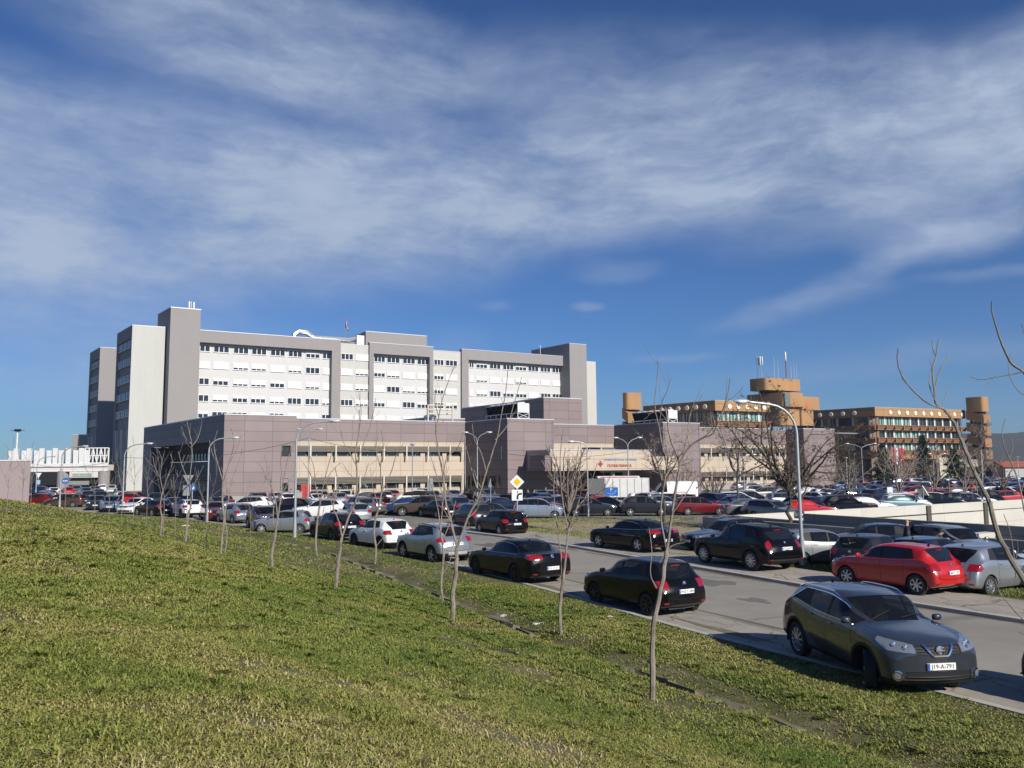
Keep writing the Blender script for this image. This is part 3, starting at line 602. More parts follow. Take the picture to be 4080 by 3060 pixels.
    rrf=lambda f: f.calc_center_median().x<xm-(L-.62)
    zt_=float(np.interp(P['rg']+.02,X,zt)); tk=P['tail']
    if tk=='block': tz=[(L-.42,zt_-.14),(L-.36,zt_-.02),(L+.1,zt_-.02),(L+.1,zt_-.23),(L-.30,zt_-.22)]; yl=W*.30
    elif tk=='wide': tz=[(L-.45,zt_-.13),(L-.40,zt_-.04),(L+.1,zt_-.06),(L+.1,zt_-.21),(L-.30,zt_-.20)]; yl=W*.21
    else: tz=[(P['re']+.10,H-.22),(P['re']+.22,H-.22),(L-.10,zt_+.02),(L+.1,zt_-.05),(L+.1,zt_-.30),(L-.25,zt_-.28),(L-.30,zt_-.08)]; yl=W*.33
    for ysg in (1,-1): bis(lambda f:rrf(f),(0,ysg*yl,0),(0,1,0))
    cutpoly(tz,lambda f: rrf(f) and abs(f.calc_center_median().y)>yl and f[tg]==0,'tail')
    bis(lambda f:rrf(f) and f[fl]<=6,(0,0,zb0+.22),(0,0,1))
    if P.get('clad'):
        for f in bm.faces:
            if rrf(f) and f[fl]<=6 and f.calc_center_median().z<zb0+.22 and f[tg]==0: f[tg]=TAG['clad']
        for ysg in (1,-1): bis(lambda f:rrf(f) and f[fl]<=5,(0,ysg*W*.26,0),(0,1,0))
        bis(lambda f:rrf(f) and f[fl]<=5,(0,0,zb0+.18),(0,0,1))
        for f in bm.faces:
            q=f.calc_center_median()
            if rrf(f) and q.x<xm-(L-.08) and abs(q.y)<W*.26 and q.z<zb0+.28 and P.get('skid'): f[tg]=TAG['skid']
    # door seams
    sw=.007
    if P.get('seams',True):
        for xs_ in [dl0-.02]+list(pil[:2]):
            cutpoly([(xs_-sw,zb0+.12),(xs_-sw,1.7),(xs_+sw,1.7),(xs_+sw,zb0+.12)],lambda f: 3<=f[fl]<=7 and f[tg]==0,'seam')
        zz=zsat(dl1)
        if len(pil)>1:
            xx=pil[1]+.0
    # bonnet & tailgate seams
    zc=zb0+.33
    for f in bm.faces:
        pass
    def extract(tags,offset=0.):
        fsl=[f for f in bm.faces if f[tg] in [TAG[t_] for t_ in tags]]
        vm={};vs=[];out=[]
        for f in fsl:
            idx=[]
            for v in f.verts:
                if v not in vm: vm[v]=len(vs); vs.append(v.co+v.normal*offset)
                idx.append(vm[v])
            out.append(tuple(idx))
        return vs,out
    bm.normal_update()
    parts={}
    for nm,tags,off in (('body',('body',),0),('window',('glass',),-.004),('rear_window',('rglass',),-.004),('pillar_trim',('trim','seam'),-.001),('cladding',('clad',),.004),('headlight',('head',),.003),('taillight',('tail',),.004),('grille',('grille',),-.012),('skid_plate',('skid',),.008)):
        parts[nm]=extract(tags,off)
    lv,lf=extract(('body','trim'),-.022)
    parts['lining']=(lv,[f[::-1] for f in lf])
    bvh=BVHTree.FromBMesh(bm)
    info=dict(P=P,parts=parts,xm=xm,bvh=bvh,zsat=zsat,X=X,zt=zt,zs=zs,W=W)
    bm.free() if False else None
    info['bm']=bm
    return info
def rim_mesh(r,style):
    """rim face in local coords: axis +y outward"""
    mb=MB(); k=24
    mb.lathe([(r,-.02),(r,.0),(r*.95,.012),(r*.90,.0),(r*.86,-.05)],k,'y',cap=False)
    if style=='steel':
        for a in range(7):
            t=a*2*math.pi/7
            c,s=math.cos(t),math.sin(t); w_=.26*r
            P_=[(-w_*.8,r*.15),(w_*.8,r*.15),(w_*1.15,r*.93),(-w_*1.15,r*.93)]
            vs=[(x*c-z*s,yy,x*s+z*c) for yy in (-.03,.012) for x,z in P_]; mb.hexa([(v[0],v[1],v[2]) for v in vs])
    else:
        ns={'five':5,'ten':10,'multi':16,'seven':7}.get(style,5)
        for a in range(ns):
            t=a*2*math.pi/ns+.2; c,s=math.cos(t),math.sin(t)
            w0,w1={'five':(.13,.20),'ten':(.07,.085),'multi':(.035,.05),'seven':(.10,.12)}[style]
            P_=[(-w0*r,r*.1),(w0*r,r*.1),(w1*r,r*.92),(-w1*r,r*.92)]
            if style=='five': P_=[(-w1*r*.9,r*.1),(w1*r*.9,r*.1),(w0*r*1.6,r*.92),(-w0*r*.4,r*.92)]
            vs=[(x*c-z*s,yy+(.010 if abs(z)<r*.3 else 0),x*s+z*c) for yy in (-.03,.010) for x,z in P_]; mb.hexa(vs)
    mb.lathe([(r*.16,-.01),(r*.16,.026),(r*.10,.032)],12,'y')
    return mb
def tyre_mesh(r,w,rr):
    mb=MB(); h=w/2
    mb.lathe([(rr*.9,-h*.8),(rr,-h*.86),(r*.93,-h),(r*.985,-h*.86),(r,-h*.5),(r,h*.5),(r*.985,h*.86),(r*.93,h),(rr,h*.86),(rr*.97,h*.6),(rr*.5,h*.35)],32,'y'); return mb
CACHE={}
def car_proto(key,kind,rim='five',rimm=None,plate=None,plate_front=None,steer=0,detail=1,lite=False,chromeline=False,mirror_dark=False,grille=None,tint=False,**ov):
    I=build_model(kind,**ov); P=I['P']; xm=I['xm']; W=P['W']; root=empty(key.replace(' ','_'))
    glass=GLASSD if tint or not detail else GLASS
    def loose(vs,fs):
        par=list(range(len(vs)))
        def fd(a):
            while par[a]!=a: par[a]=par[par[a]]; a=par[a]
            return a
        for f in fs:
            for i in f[1:]:
                a,b=fd(f[0]),fd(i)
                if a!=b: par[a]=b
        gr={}
        for f in fs: gr.setdefault(fd(f[0]),[]).append(f)
        out=[]
        for k,ff in gr.items():
            ids=sorted(set(i for f in ff for i in f)); mp={i:n for n,i in enumerate(ids)}; out.append(([vs[i] for i in ids],[tuple(mp[i] for i in f) for f in ff]))
        return out
    def part(nm,m,parent=root,sharp=32,split=False,to=None):
        vs,fs=I['parts'][nm]
        if not fs: return None
        if split and not lite:
            for a,b in loose(vs,fs): 
                if len(b)>1: meshobj(to or nm,a,b,m,parent,smooth=True,sharp=sharp)
            return
        o=meshobj(nm,vs,fs,m,parent,smooth=True,sharp=sharp); return o
    body=part('body',PAINT['black'])
    win=part('window',glass,split=True); rw=part('rear_window',glass)
    part('pillar_trim',BLK,split=True,to='trim_strip'); part('cladding',BLK,split=True,to='cladding')
    part('grille',BLK); part('skid_plate',GREYP)
    # left / right lamps as separate parts
    for nm,m in (('headlight',HL),('taillight',RED)):
        vs,fs=I['parts'][nm]
        for sg in (1,-1):
            ff=[f for f in fs if sum(vs[i].y for i in f)*sg>0]
            if not ff: continue
            ids=sorted(set(i for f in ff for i in f)); mp={i:k for k,i in enumerate(ids)}
            o=meshobj(nm,[vs[i] for i in ids],[tuple(mp[i] for i in f) for f in ff],m,root,smooth=True,sharp=40)
    if detail:
        part('lining',LIN)
        # seats and dashboard
        zf=.52 if not P.get('clad') else .66
        for sx,sy in ((-.05,.37),(-.05,-.37),(-.95,.38),(-.95,-.38)):
            mb=MB(); x=sx+.05; b_=.47/2
            mb.hexa([(x-.22,sy-b_,zf-.1),(x+.28,sy-b_,zf-.1),(x+.28,sy+b_,zf-.1),(x-.22,sy+b_,zf-.1),(x-.22,sy-b_,zf+.02),(x+.28,sy-b_,zf+.05),(x+.28,sy+b_,zf+.05),(x-.22,sy+b_,zf+.02)])
            mb.hexa([(x-.28,sy-b_,zf),(x-.16,sy-b_,zf),(x-.16,sy+b_,zf),(x-.28,sy+b_,zf),(x-.44,sy-b_*.7,zf+.56),(x-.35,sy-b_*.7,zf+.56),(x-.35,sy+b_*.7,zf+.56),(x-.44,sy+b_*.7,zf+.56)])
            mb.hexa([(x-.46,sy-.12,zf+.60),(x-.38,sy-.12,zf+.60),(x-.38,sy+.12,zf+.60),(x-.46,sy+.12,zf+.60),(x-.48,sy-.10,zf+.76),(x-.41,sy-.10,zf+.76),(x-.41,sy+.10,zf+.76),(x-.48,sy+.10,zf+.76)])
            mb.build('seat',SEAT,root)
        mb=MB(); cx=xm-P['cow']; zc=float(np.interp(P['cow'],I['X'],I['zt']))
        mb.box(cx-.62,cx-.18,-W*.38,W*.38,zf-.05,zc-.11); mb.build('dashboard',LIN,root)
        mb=MB(); pts=[(cx-.74+.06*math.sin(a),.37+.18*math.cos(a),zc-.06+.17*math.sin(a)) for a in np.linspace(0,2*math.pi,17)]; mb.tube(pts,.014,5); mb.build('steering_wheel',BLK,root)
    elif not lite: part('lining',LIN)
    if detail:
        zh=float(np.interp(.10,I['X'],I['zt']))
        for sg in (1,-1):
            for yy,zz in ((W*.30,zh-.075),(W*.375,zh-.045)):
                h=I['bvh'].ray_cast(Vector((4,sg*yy,zz)),Vector((-1,0,0)))[0]
                if h: mb=MB(); mb.lathe([(.052,-.02),(.052,.006),(.040,.010),(.034,-.004),(.0,.004)],14,'x'); o=mb.build('lamp_reflector',CHR,root,smooth=True,sharp=40); o.location=(h.x,h.y,h.z)
    if detail:
        bc=I['bvh'].ray_cast; zh=float(np.interp(.10,I['X'],I['zt'])); zb0_=P.get('zb',.19)
        for sg in (1,-1):
            h=bc(Vector((4,sg*W*.40,zb0_+.18)),Vector((-1,0,0)))[0]
            if h:
                mb=MB(); mb.lathe([(.085,-.03),(.088,.014),(.068,.018),(.064,-.004)],16,'x'); o=mb.build('fog_lamp_ring',CHR if chromeline else BLK,root,smooth=True,sharp=40); o.location=h; o.rotation_euler=(0,0,sg*.5)
                mb=MB(); mb.lathe([(.06,-.02),(.058,.006),(.0,.012)],14,'x'); o2=mb.build('fog_lamp',HL,root,smooth=True,sharp=40); o2.location=h; o2.rotation_euler=(0,0,sg*.5)
        def line_on(pts,r_,nm_,m,dirv=(-1,0,0),st=4):
            q=[]
            for (yy,zz) in pts:
                h=bc(Vector((st,yy,zz)),Vector(dirv))[0]
                if h: q.append(h+Vector((.008*(1 if st>0 else -1),0,0)))
            if len(q)>1: mb=MB(); mb.tube(q,r_,5); mb.build(nm_,m,root,smooth=True)
        gzc=zh-.10
        if chromeline and kind=='crossover':
            line_on([(-.27,zh-.01),(-.24,zh-.05),(-.20,zh-.11),(-.15,zh-.17),(-.12,zh-.19),(.12,zh-.19),(.15,zh-.17),(.20,zh-.11),(.24,zh-.05),(.27,zh-.01)],.024,'grille_chrome',CHR)
        else: line_on([(y_*W*.22,zh-.035) for y_ in np.linspace(-1,1,9)],.010,'grille_chrome',CHR)
        for dz_ in (.05,.09,.13): line_on([(y_*W*.21,zh-.03-dz_) for y_ in np.linspace(-1,1,7)],.006,'grille_bar',RIMD)
        h=bc(Vector((4,0,gzc)),Vector((-1,0,0)))[0]
        if h: mb=MB(); mb.lathe([(.075,-.01),(.075,.014),(.060,.018),(.058,.006),(.02,.010)],18,'x'); o=mb.build('front_badge',CHR,root,smooth=True,sharp=40); o.location=h; mb=MB(); mb.box(.012,.022,-.075,.075,-.012,.012); mb.build('badge_bar',CHR,o)
        line_on([(y_*W*.33,zb0_+.165) for y_ in np.linspace(-1,1,9)],.012,'intake_bar',RIMD)
        # wipers on the windscreen
        for y0_,y1_ in ((.10,.62),(-.55,-.02)):
            q=[]
            for k_ in range(5):
                xx=P['cow']+.07+.05*k_; yy=y0_+(y1_-y0_)*k_/4
                h=bc(Vector((xm-xx,yy,3)),Vector((0,0,-1)))[0]
                if h: q.append(h+Vector((.0,0,.014)))
            if len(q)>1: mb=MB(); mb.tube(q,.009,4); mb.build('wiper',BLK,root)
        # bonnet and tailgate shut lines
        for sg in (1,-1):
            q=[]
            for xx in np.linspace(.42,P['cow']-.03,9):
                h=bc(Vector((xm-xx,sg*W*(.36+.03*(xx/P['cow'])),3)),Vector((0,0,-1)))[0]
                if h: q.append(h+Vector((0,0,-.0015)))
            if len(q)>1: mb=MB(); mb.tube(q,.0045,4); mb.build('bonnet_gap',BLK,root)
        zt2=float(np.interp(P['rg']+.02,I['X'],I['zt']))
        zlow=zb0_+.30
        line_on([(y_*W*.36,zlow+.05*abs(y_)**3) for y_ in np.linspace(-1,1,11)],.006,'tailgate_gap',BLK,(1,0,0),-4)
        for sg in (1,-1): line_on([(sg*W*.36,zlow+.05+(zt2-.24-zlow)*k_/5) for k_ in range(6)],.005,'tailgate_gap',BLK,(1,0,0),-4)
        for sg in (1,-1):
            h=bc(Vector((-4,sg*W*.30,zb0_+.05)),Vector((1,0,0)))[0]
            if h and sg>0: mb=MB(); mb.tube([(h.x-.02,h.y,h.z-.03),(h.x+.2,h.y,h.z-.03)],.028,8); mb.build('exhaust_pipe',RIMD,root,smooth=True)
        # roof-edge spoiler and high brake light
        if P['tail']!='wide':
            xx=P['re']-.02; q=[]
            h=bc(Vector((xm-P['re']-.07,0,3)),Vector((0,0,-1)))[0]
            if h: mb=MB(); mb.box(h.x-.02,h.x+.02,-.16,.16,h.z-.015,h.z+.012); mb.build('brake_light',RED,root)
    # floor pan and wheel wells
    mb=MB(); zb0=P.get('zb',.19)
    mb.box(-P['wb']/2-.5,P['wb']/2+.45,-W*.27,W*.27,zb0+.01,zb0+.05)
    for ax in (P['wb']/2,-P['wb']/2):
        for sg in (1,-1):
            r_=P['wr']+P['gap']+.015; vs=[];fs=[]; y0,y1=sg*W*.255,sg*(W/2-.015)
            for k in range(13):
                a=-.25+(math.pi+.5)*k/12; vs+=[(ax+r_*math.cos(a),y0,P['wr']+r_*math.sin(a)),(ax+r_*math.cos(a),y1,P['wr']+r_*math.sin(a))]
            for k in range(12): fs.append((2*k,2*k+1,2*k+3,2*k+2))
            fs.append(tuple(2*k for k in range(13))); mb.add(vs,fs)
    mb.build('underbody',LIN,root)
    # wheels
    wr=P['wr']; tw=.20; rr=wr*.70; tm=tyre_mesh(wr,tw,rr); rm=rim_mesh(rr*1.0,rim)
    wm=None
    for ax,fnt in ((P['wb']/2,1),(-P['wb']/2,0)):
        for sg in (1,-1):
            if wm is None:
                wo=tm.build('wheel',TYRE,root,smooth=True,sharp=30); ro=rm.build('rim',rimm or RIM,wo,smooth=False); wm=(wo.data,ro.data)
            else:
                wo=bpy.data.objects.new('wheel',wm[0]); COL.objects.link(wo); wo.parent=root; ro=bpy.data.objects.new('rim',wm[1]); COL.objects.link(ro); ro.parent=wo
            wo.location=(ax,sg*(W/2-tw/2-.012),wr); wo.rotation_euler=(0,0,(0 if sg>0 else math.pi)+(steer if fnt else 0)); ro.location=(0,tw/2*.72,0)
    # mirrors, handles, plates
    bv=I['bvh']
    def hit(o,d):
        h=bv.ray_cast(Vector(o),Vector(d)); return h[0]
    dx=xm-P['dlo'][0]; zm=I['zsat'](P['dlo'][0])
    for sg in (1,-1) if not lite else ():
        bm=bmesh.new(); bmesh.ops.create_uvsphere(bm,u_segments=10,v_segments=7,radius=1)
        for v in bm.verts: v.co=Vector((dx-.10+v.co.x*(.075 if v.co.x>0 else .03),sg*(W/2+.015)+math.copysign(abs(v.co.y)**.6,v.co.y)*.095,zm+.075+math.copysign(abs(v.co.z)**.6,v.co.z)*.062))
        me=bpy.data.meshes.new('mirror'); bm.to_mesh(me); bm.free(); me.materials.append(BLK if mirror_dark else PAINT['black']); me.shade_smooth(); o=bpy.data.objects.new('mirror',me); COL.objects.link(o); o.parent=root
        if not mirror_dark: o['painted']=1
    if detail:
        for xh in [p for p in P['pill'][:2]]:
            for sg in (1,-1):
                h=hit((xm-xh+.16,sg*2,I['zsat'](xh)-.12),(0,-sg,0))
                if h: mb=MB(); mb.box(h.x-.085,h.x+.085,min(h.y-.004*sg,h.y+.028*sg),max(h.y-.004*sg,h.y+.028*sg),h.z-.014,h.z+.014); o=mb.build('door_handle',BLK if mirror_dark else PAINT['black'],root); o['painted']=1
    zt_=float(np.interp(P['rg']+.02,I['X'],I['zt']))
    def mkplate(front,txt):
        z=(zb0+.34) if front else (P.get('pz') or (zt_-.30 if P['tail']!='wide' else zb0+.38))
        h=hit((4 if front else -4,0,z),(-1 if front else 1,0,0))
        if not h: return
        x=h.x+(.012 if front else -.012); sg=1 if front else -1
        mb=MB(); mb.box(min(x,x-sg*.02),max(x,x-sg*.02),-.26,.26,z-.057,z+.057); o=mb.build('number_plate',PLT,root)
        mb=MB(); mb.box(min(x,x+sg*.002),max(x,x+sg*.002),(-.26 if front else .215),(-.215 if front else .26),z-.055,z+.055); mb.build('plate_band',PBL,o)
        if txt and detail: text_mesh('plate_text',txt,.104,PTX,o,(x+sg*.003,.024 if front else -.024,z),(math.pi/2,0,math.pi/2 if front else -math.pi/2),.001,1.)
    if not lite: mkplate(False,plate); mkplate(True,plate_front)
    if P.get('rails'):
        for sg in (1,-1):
            a,b_=P['ws']+.12,P['re']-.1; pts=[]
            for k in range(9):
                xx=a+(b_-a)*k/8; zz=float(np.interp(xx,I['X'],I['zt']))-.062+(.04 if 0<k<8 else 0); pts.append((xm-xx,sg*W/2*.755*.97,zz))
            mb=MB(); mb.tube(pts,.017,6); mb.build('roof_rail',CHR if chromeline else BLK,root)
    if chromeline and detail:
        for sg in (1,-1):
            pts=[]
            for xx in np.linspace(P['dlo'][0]+.03,P['dlo'][1]-.02,14):
                h=hit((xm-xx,sg*2,I['zsat'](xx)+.012),(0,-sg,0)); 
                if h: pts.append(h+Vector((0,sg*.004,0)))
            # up the rear edge and back along the roof edge
            x1,x0=P['dlo'][1]-.02,P['dlo'][0]+.35; zb_=I['zsat'](x1); 
            top=[]
            for xx in np.linspace(P['dlo'][1]+P['dlo'][2],x0,14):
                zz=float(np.interp(xx,I['X'],I['zt']))-.092
                if zz<I['zsat'](xx)+.03: continue
                h=hit((xm-xx,sg*2,zz),(0,-sg,0)); 
                if h: top.append(h+Vector((0,sg*.004,0)))
            mb=MB(); mb.tube(pts+top,.012,5); mb.build('chrome_strip',CHR,root)
    # wiper / rear details
    h=None
    if P['tail']!='wide' and detail:
        a=hit((-4,.05,zt_+.06),(1,0,0)); b_=hit((-4,-.30,zt_+.10),(1,0,0))
        if a and b_: mb=MB(); mb.tube([a-Vector((.012,0,0)),b_-Vector((.015,0,0))],[.012,.006],5); mb.build('wiper',BLK,root)
    if detail:
        xr=P['re']-.25; zr=float(np.interp(xr,I['X'],I['zt'])); mb=MB(); mb.hexa([(xm-xr-.06,-.02,zr-.01),(xm-xr+.06,-.012,zr-.01),(xm-xr+.06,.012,zr-.01),(xm-xr-.06,.02,zr-.01),(xm-xr-.05,-.006,zr+.06),(xm-xr-.01,-.004,zr+.05),(xm-xr-.01,.004,zr+.05),(xm-xr-.05,.006,zr+.06)]); mb.build('antenna',BLK,root)
        # reflectors low on the rear bumper and round badge
        for sg in (1,-1):
            h=hit((-4,sg*W*.36,zb0+.20),(1,0,0))
            if h: mb=MB(); mb.box(h.x-.010,h.x+.02,h.y-.11,h.y+.11,h.z-.018,h.z+.018); mb.build('reflector',RED,root)
        zc=zt_-.10
        h=hit((-4,0,zc),(1,0,0))
        if h: mb=MB(); mb.lathe([(.062,-.006),(.062,.012),(.05,.016),(.05,.008),(.02,.012)],18,'x',(0,0,0)); o=mb.build('badge',CHR,root); o.location=(h.x-.004,0,h.z); o.rotation_euler=(0,0,math.pi)
    return root,I
def recolor(root,color):
    for c in root.children:
        if c.name.split('.')[0]=='body' or c.get('painted'):
            c.material_slots[0].link='OBJECT'; c.material_slots[0].material=PAINT[color]
KINDNAME=dict(hatch='hatchback',sedan='sedan',liftback='saloon car',crossover='crossover car',suv='suv',minisuv='small suv',hatch5='hatchback',wagon='estate car',mpv='minivan',van='van')
PROTO={}
def far_proto(kind,rimm=None,**k):
    kk=(kind,tuple(sorted((a,str(b)) for a,b in k.items())))
    if kk not in PROTO:
        r,I=car_proto(KINDNAME[kind],kind,detail=0,rimm=rimm,**k); PROTO[kk]=[r,I,False]
    return PROTO[kk]
CARS=[]
def put(root,x,y,head,z=0.):
    root.location=(x,y,z); root.rotation_euler=(0,0,R(head))
def car(kind,color,x,y,head,label,z=0.,group=None,hero=None,lite=False,**k):
    if hero is not None:
        root,I=car_proto(KINDNAME[kind],kind,**hero,**k)
    else:
        e=far_proto(kind,lite=lite,**k)
        if not e[2]: root=e[0]; e[2]=True
        else: root=copy_tree(e[0])
    recolor(root,color); put(root,x,y,head,z)
    tag(root,label,{'van':'van'}.get(kind,'car'),group); CARS.append((root,kind,color)); return root
def wheels_at(F,R_,kind,z=0.,W=None,wb=None):
    """near-side tyre contact points (front, rear) in photo survey -> x, y, heading"""
    a=G(*F,z);b=G(*R_,z); m=(a+b)/2; d=(a-b).xy.normalized(); n=Vector((-d.y,d.x))
    if n.dot(m.xy)<0: n=-n
    W=W or MODELS[kind]['W']; c=m.xy+n*(W/2-.11); return c.x,c.y,math.degrees(math.atan2(d.y,d.x))
# ---------------- building materials ----------------
def panelmat(name,col,jcol,uv,bw,bh,mort=.03,var=.06,rough=.55,off=0.,z0=0.):
    """cladding panels: joints laid out along the wall direction uv and the height"""
    m=bpy.data.materials.new(name); m.use_nodes=True; t=m.node_tree; b=t.nodes['Principled BSDF']; b.inputs['Roughness'].default_value=rough; b.inputs['Specular IOR Level'].default_value=.35
    g=N(t,'ShaderNodeNewGeometry'); d=N(t,'ShaderNodeVectorMath',operation='DOT_PRODUCT'); t.links.new(g.outputs['Position'],d.inputs[0]); d.inputs[1].default_value=(*uv,0)
    s=N(t,'ShaderNodeSeparateXYZ'); t.links.new(g.outputs['Position'],s.inputs[0]); c=N(t,'ShaderNodeCombineXYZ'); t.links.new(d.outputs['Value'],c.inputs[0]); t.links.new(math_(t,'ADD',s.outputs[2],z0),c.inputs[1])
    br=N(t,'ShaderNodeTexBrick'); br.offset=off; br.squash=1; t.links.new(c.outputs[0],br.inputs['Vector']); br.inputs['Scale'].default_value=1; br.inputs['Mortar Size'].default_value=mort; br.inputs['Mortar Smooth'].default_value=0
    br.inputs['Brick Width'].default_value=bw; br.inputs['Row Height'].default_value=bh; br.inputs['Color1'].default_value=(*[x*(1-var) for x in col],1); br.inputs['Color2'].default_value=(*[x*(1+var) for x in col],1); br.inputs['Mortar'].default_value=(*jcol,1)
    nz=noise(t,g.outputs['Position'],.25,6,.65); mr=N(t,'ShaderNodeMapRange'); t.links.new(nz,mr.inputs[0]); mr.inputs[1].default_value=.3; mr.inputs[2].default_value=.7; mr.inputs[3].default_value=.92; mr.inputs[4].default_value=1.08
    mm=N(t,'ShaderNodeVectorMath',operation='SCALE'); t.links.new(br.outputs['Color'],mm.inputs[0]); t.links.new(mr.outputs[0],mm.inputs['Scale']); t.links.new(mm.outputs[0],b.inputs['Base Color']); return m
def plaster(name,col,var=.05,streak=.10,fine=.06):
    """render with rain streaks below the coping and a fine mottled grain"""
    m=bpy.data.materials.new(name); m.use_nodes=True; t=m.node_tree; b=t.nodes['Principled BSDF']; b.inputs['Roughness'].default_value=.9; b.inputs['Specular IOR Level'].default_value=.2
    g=N(t,'ShaderNodeNewGeometry'); P=g.outputs['Position']; a=noise(t,P,.12,6,.6); c=noise(t,mapping(t,P,(0,0,0),(0,0,0),(1.2,1.2,.07)),1.0,5,.65); f_=noise(t,P,4.,4,.75)
    v=math_(t,'ADD',math_(t,'MULTIPLY',math_(t,'SUBTRACT',a,.5),var*4),math_(t,'ADD',math_(t,'MULTIPLY',math_(t,'SUBTRACT',c,.5),streak*2.5),math_(t,'MULTIPLY',math_(t,'SUBTRACT',f_,.5),fine*4)))
    v=math_(t,'ADD',v,1.); s=N(t,'ShaderNodeVectorMath',operation='SCALE'); s.inputs[0].default_value=col; t.links.new(v,s.inputs['Scale']); t.links.new(s.outputs[0],b.inputs['Base Color']); return m
eF=(math.cos(R(29.8)),math.sin(R(29.8))); nF=(eF[1],-eF[0]); wL=(math.cos(R(128)),math.sin(R(128))); nL=(-wL[1],wL[0])
TAUPE=plaster('taupe_render',(.265,.248,.246),.03,.03); WHITEW=plaster('white_render',(.52,.515,.51),.02,.03,.05); CREAM=plaster('cream_render',(.47,.462,.435),.03,.06); CREAMB=plaster('offwhite_render',(.45,.45,.425),.03,.07)
GREYR=plaster('grey_render',(.27,.27,.275),.03,.02); COPE=mat('metal_coping',(.55,.57,.6),.35,.3); WFR=mat('white_window_frame',(.72,.72,.72),.4); BLIND=mat('roller_blind',(.66,.655,.64),.6,var=.04,vscale=5); WGL=mat('window_glass',(.02,.024,.03),.06,spec=.8)
PANF=panelmat('brown_panel_front',(.215,.170,.168),(.11,.085,.085),eF,3.4,1.25); PANL=panelmat('brown_panel_side_shaded',(.195,.155,.160),(.09,.07,.074),wL,3.4,1.25)  # PANL is the same cladding darkened: flank shade put into its colour
BEIF=panelmat('beige_panel_front',(.455,.380,.300),(.28,.225,.17),eF,3.4,1.25,var=.03); BEIL=panelmat('beige_panel_side_shaded',(.42,.36,.28),(.24,.19,.15),wL,3.4,1.25,var=.03)  # BEIL likewise, beige darkened for the shaded flanks
DKG=mat('dark_grey_panel',(.10,.10,.10),.6); LOUV=mat('louver_slat',(.20,.175,.145),.5); LOUVD=mat('louver_dark',(.06,.052,.045),.6); POST=mat('beige_post',(.55,.50,.42),.5); PLINTH=plaster('concrete_plinth',(.30,.29,.27),.05,.08); DARK=mat('opening_shade',(.012,.012,.013),.9); STEEL=mat('galvanised_steel',(.52,.55,.57),.35,.85)  # DARK: near-black painted in for the shade inside openings and gaps
ROOFM=mat('roof_membrane',(.22,.215,.21),.9,var=.1)
def LX(px,o,e,py=1760):
    r=ray(px,py); k=r.x/r.y; return (k*o[1]-o[0])/(e[0]-k*e[1])
def off(o,e,s,n=None,d=0): 
    return (o[0]+e[0]*s+(n[0]*d if n else 0),o[1]+e[1]*s+(n[1]*d if n else 0))
def fb(parent,name,m,o,e,n,*boxes):
    mb=MB()
    for b in boxes: mb.fbox(o,e,n,*b)
    return mb.build(name,m,parent)
def thing(name,loc,label,cat,group=None):
    o=empty(name,loc); tag(o,label,cat,group); return o
def place(o,root):  # keep world geometry under an Empty that stands at the thing's base
    for c in root.children: c.matrix_parent_inverse=Matrix.Translation(-root.location)
def win_meshes(w,h,npane,state,deep=.16):
    k=('win',round(w,1),round(h,2),npane,state)
    if k in CACHE: return CACHE[k]
    w=round(w,1); fr=.09; mb=MB(); 
    mb.box(0,w,0,.13,0,fr); mb.box(0,w,0,.13,h-fr,h); mb.box(0,fr,0,.13,fr,h-fr); mb.box(w-fr,w,0,.13,fr,h-fr)
    pw=(w-2*fr)/npane
    for i in range(1,npane): mb.box(fr+pw*i-.07,fr+pw*i+.07,.01,.11,fr,h-fr)
    mb.box(-.06,w+.06,.0,.20,-.05,0)
    g=MB(); g.box(fr,w-fr,.01,.03,fr,h-fr)
    me1=MB_mesh(mb,'window',WFR); me2=MB_mesh(g,'pane',WGL); me3=None
    if state>0:
        bl=MB(); zb=fr+(h-2*fr)*(1-state); z=h-fr
        n=max(2,int((z-zb)/.14))
        for i in range(npane):
            for q in range(n): bl.box(fr+pw*i+.04,fr+pw*(i+1)-.04,+.035,.085+(q%2)*.012,zb+(z-zb)*q/n,zb+(z-zb)*(q+1)/n-.004)
        me3=MB_mesh(bl,'blind',BLIND)
    CACHE[k]=(me1,me2,me3); return CACHE[k]
def MB_mesh(mb,name,m):
    me=bpy.data.meshes.new(name); me.from_pydata([tuple(v) for v in mb.v],[],mb.f); me.materials.append(m); me.update(); return me
def add_window(parent,o,e,n,s,z,w,h,npane,state,d=0.):
    ms=win_meshes(w,h,npane,state); p=off(o,e,s,n,d); rz=math.atan2(e[1],e[0])
    a=bpy.data.objects.new('window',ms[0]); COL.objects.link(a); a.parent=parent; a.location=(p[0]-parent.location.x,p[1]-parent.location.y,z); 
    # local +x along e, local +y outward
    ex=Vector((e[0],e[1],0)); ny=Vector((n[0],n[1],0)); a.matrix_basis=Matrix(((ex.x,ny.x,0,p[0]-parent.location.x),(ex.y,ny.y,0,p[1]-parent.location.y),(0,0,1,z),(0,0,0,1)))
    for m_,nm in ((ms[1],'pane'),(ms[2],'blind')):
        if m_: c=bpy.data.objects.new(nm,m_); COL.objects.link(c); c.parent=a
    return a
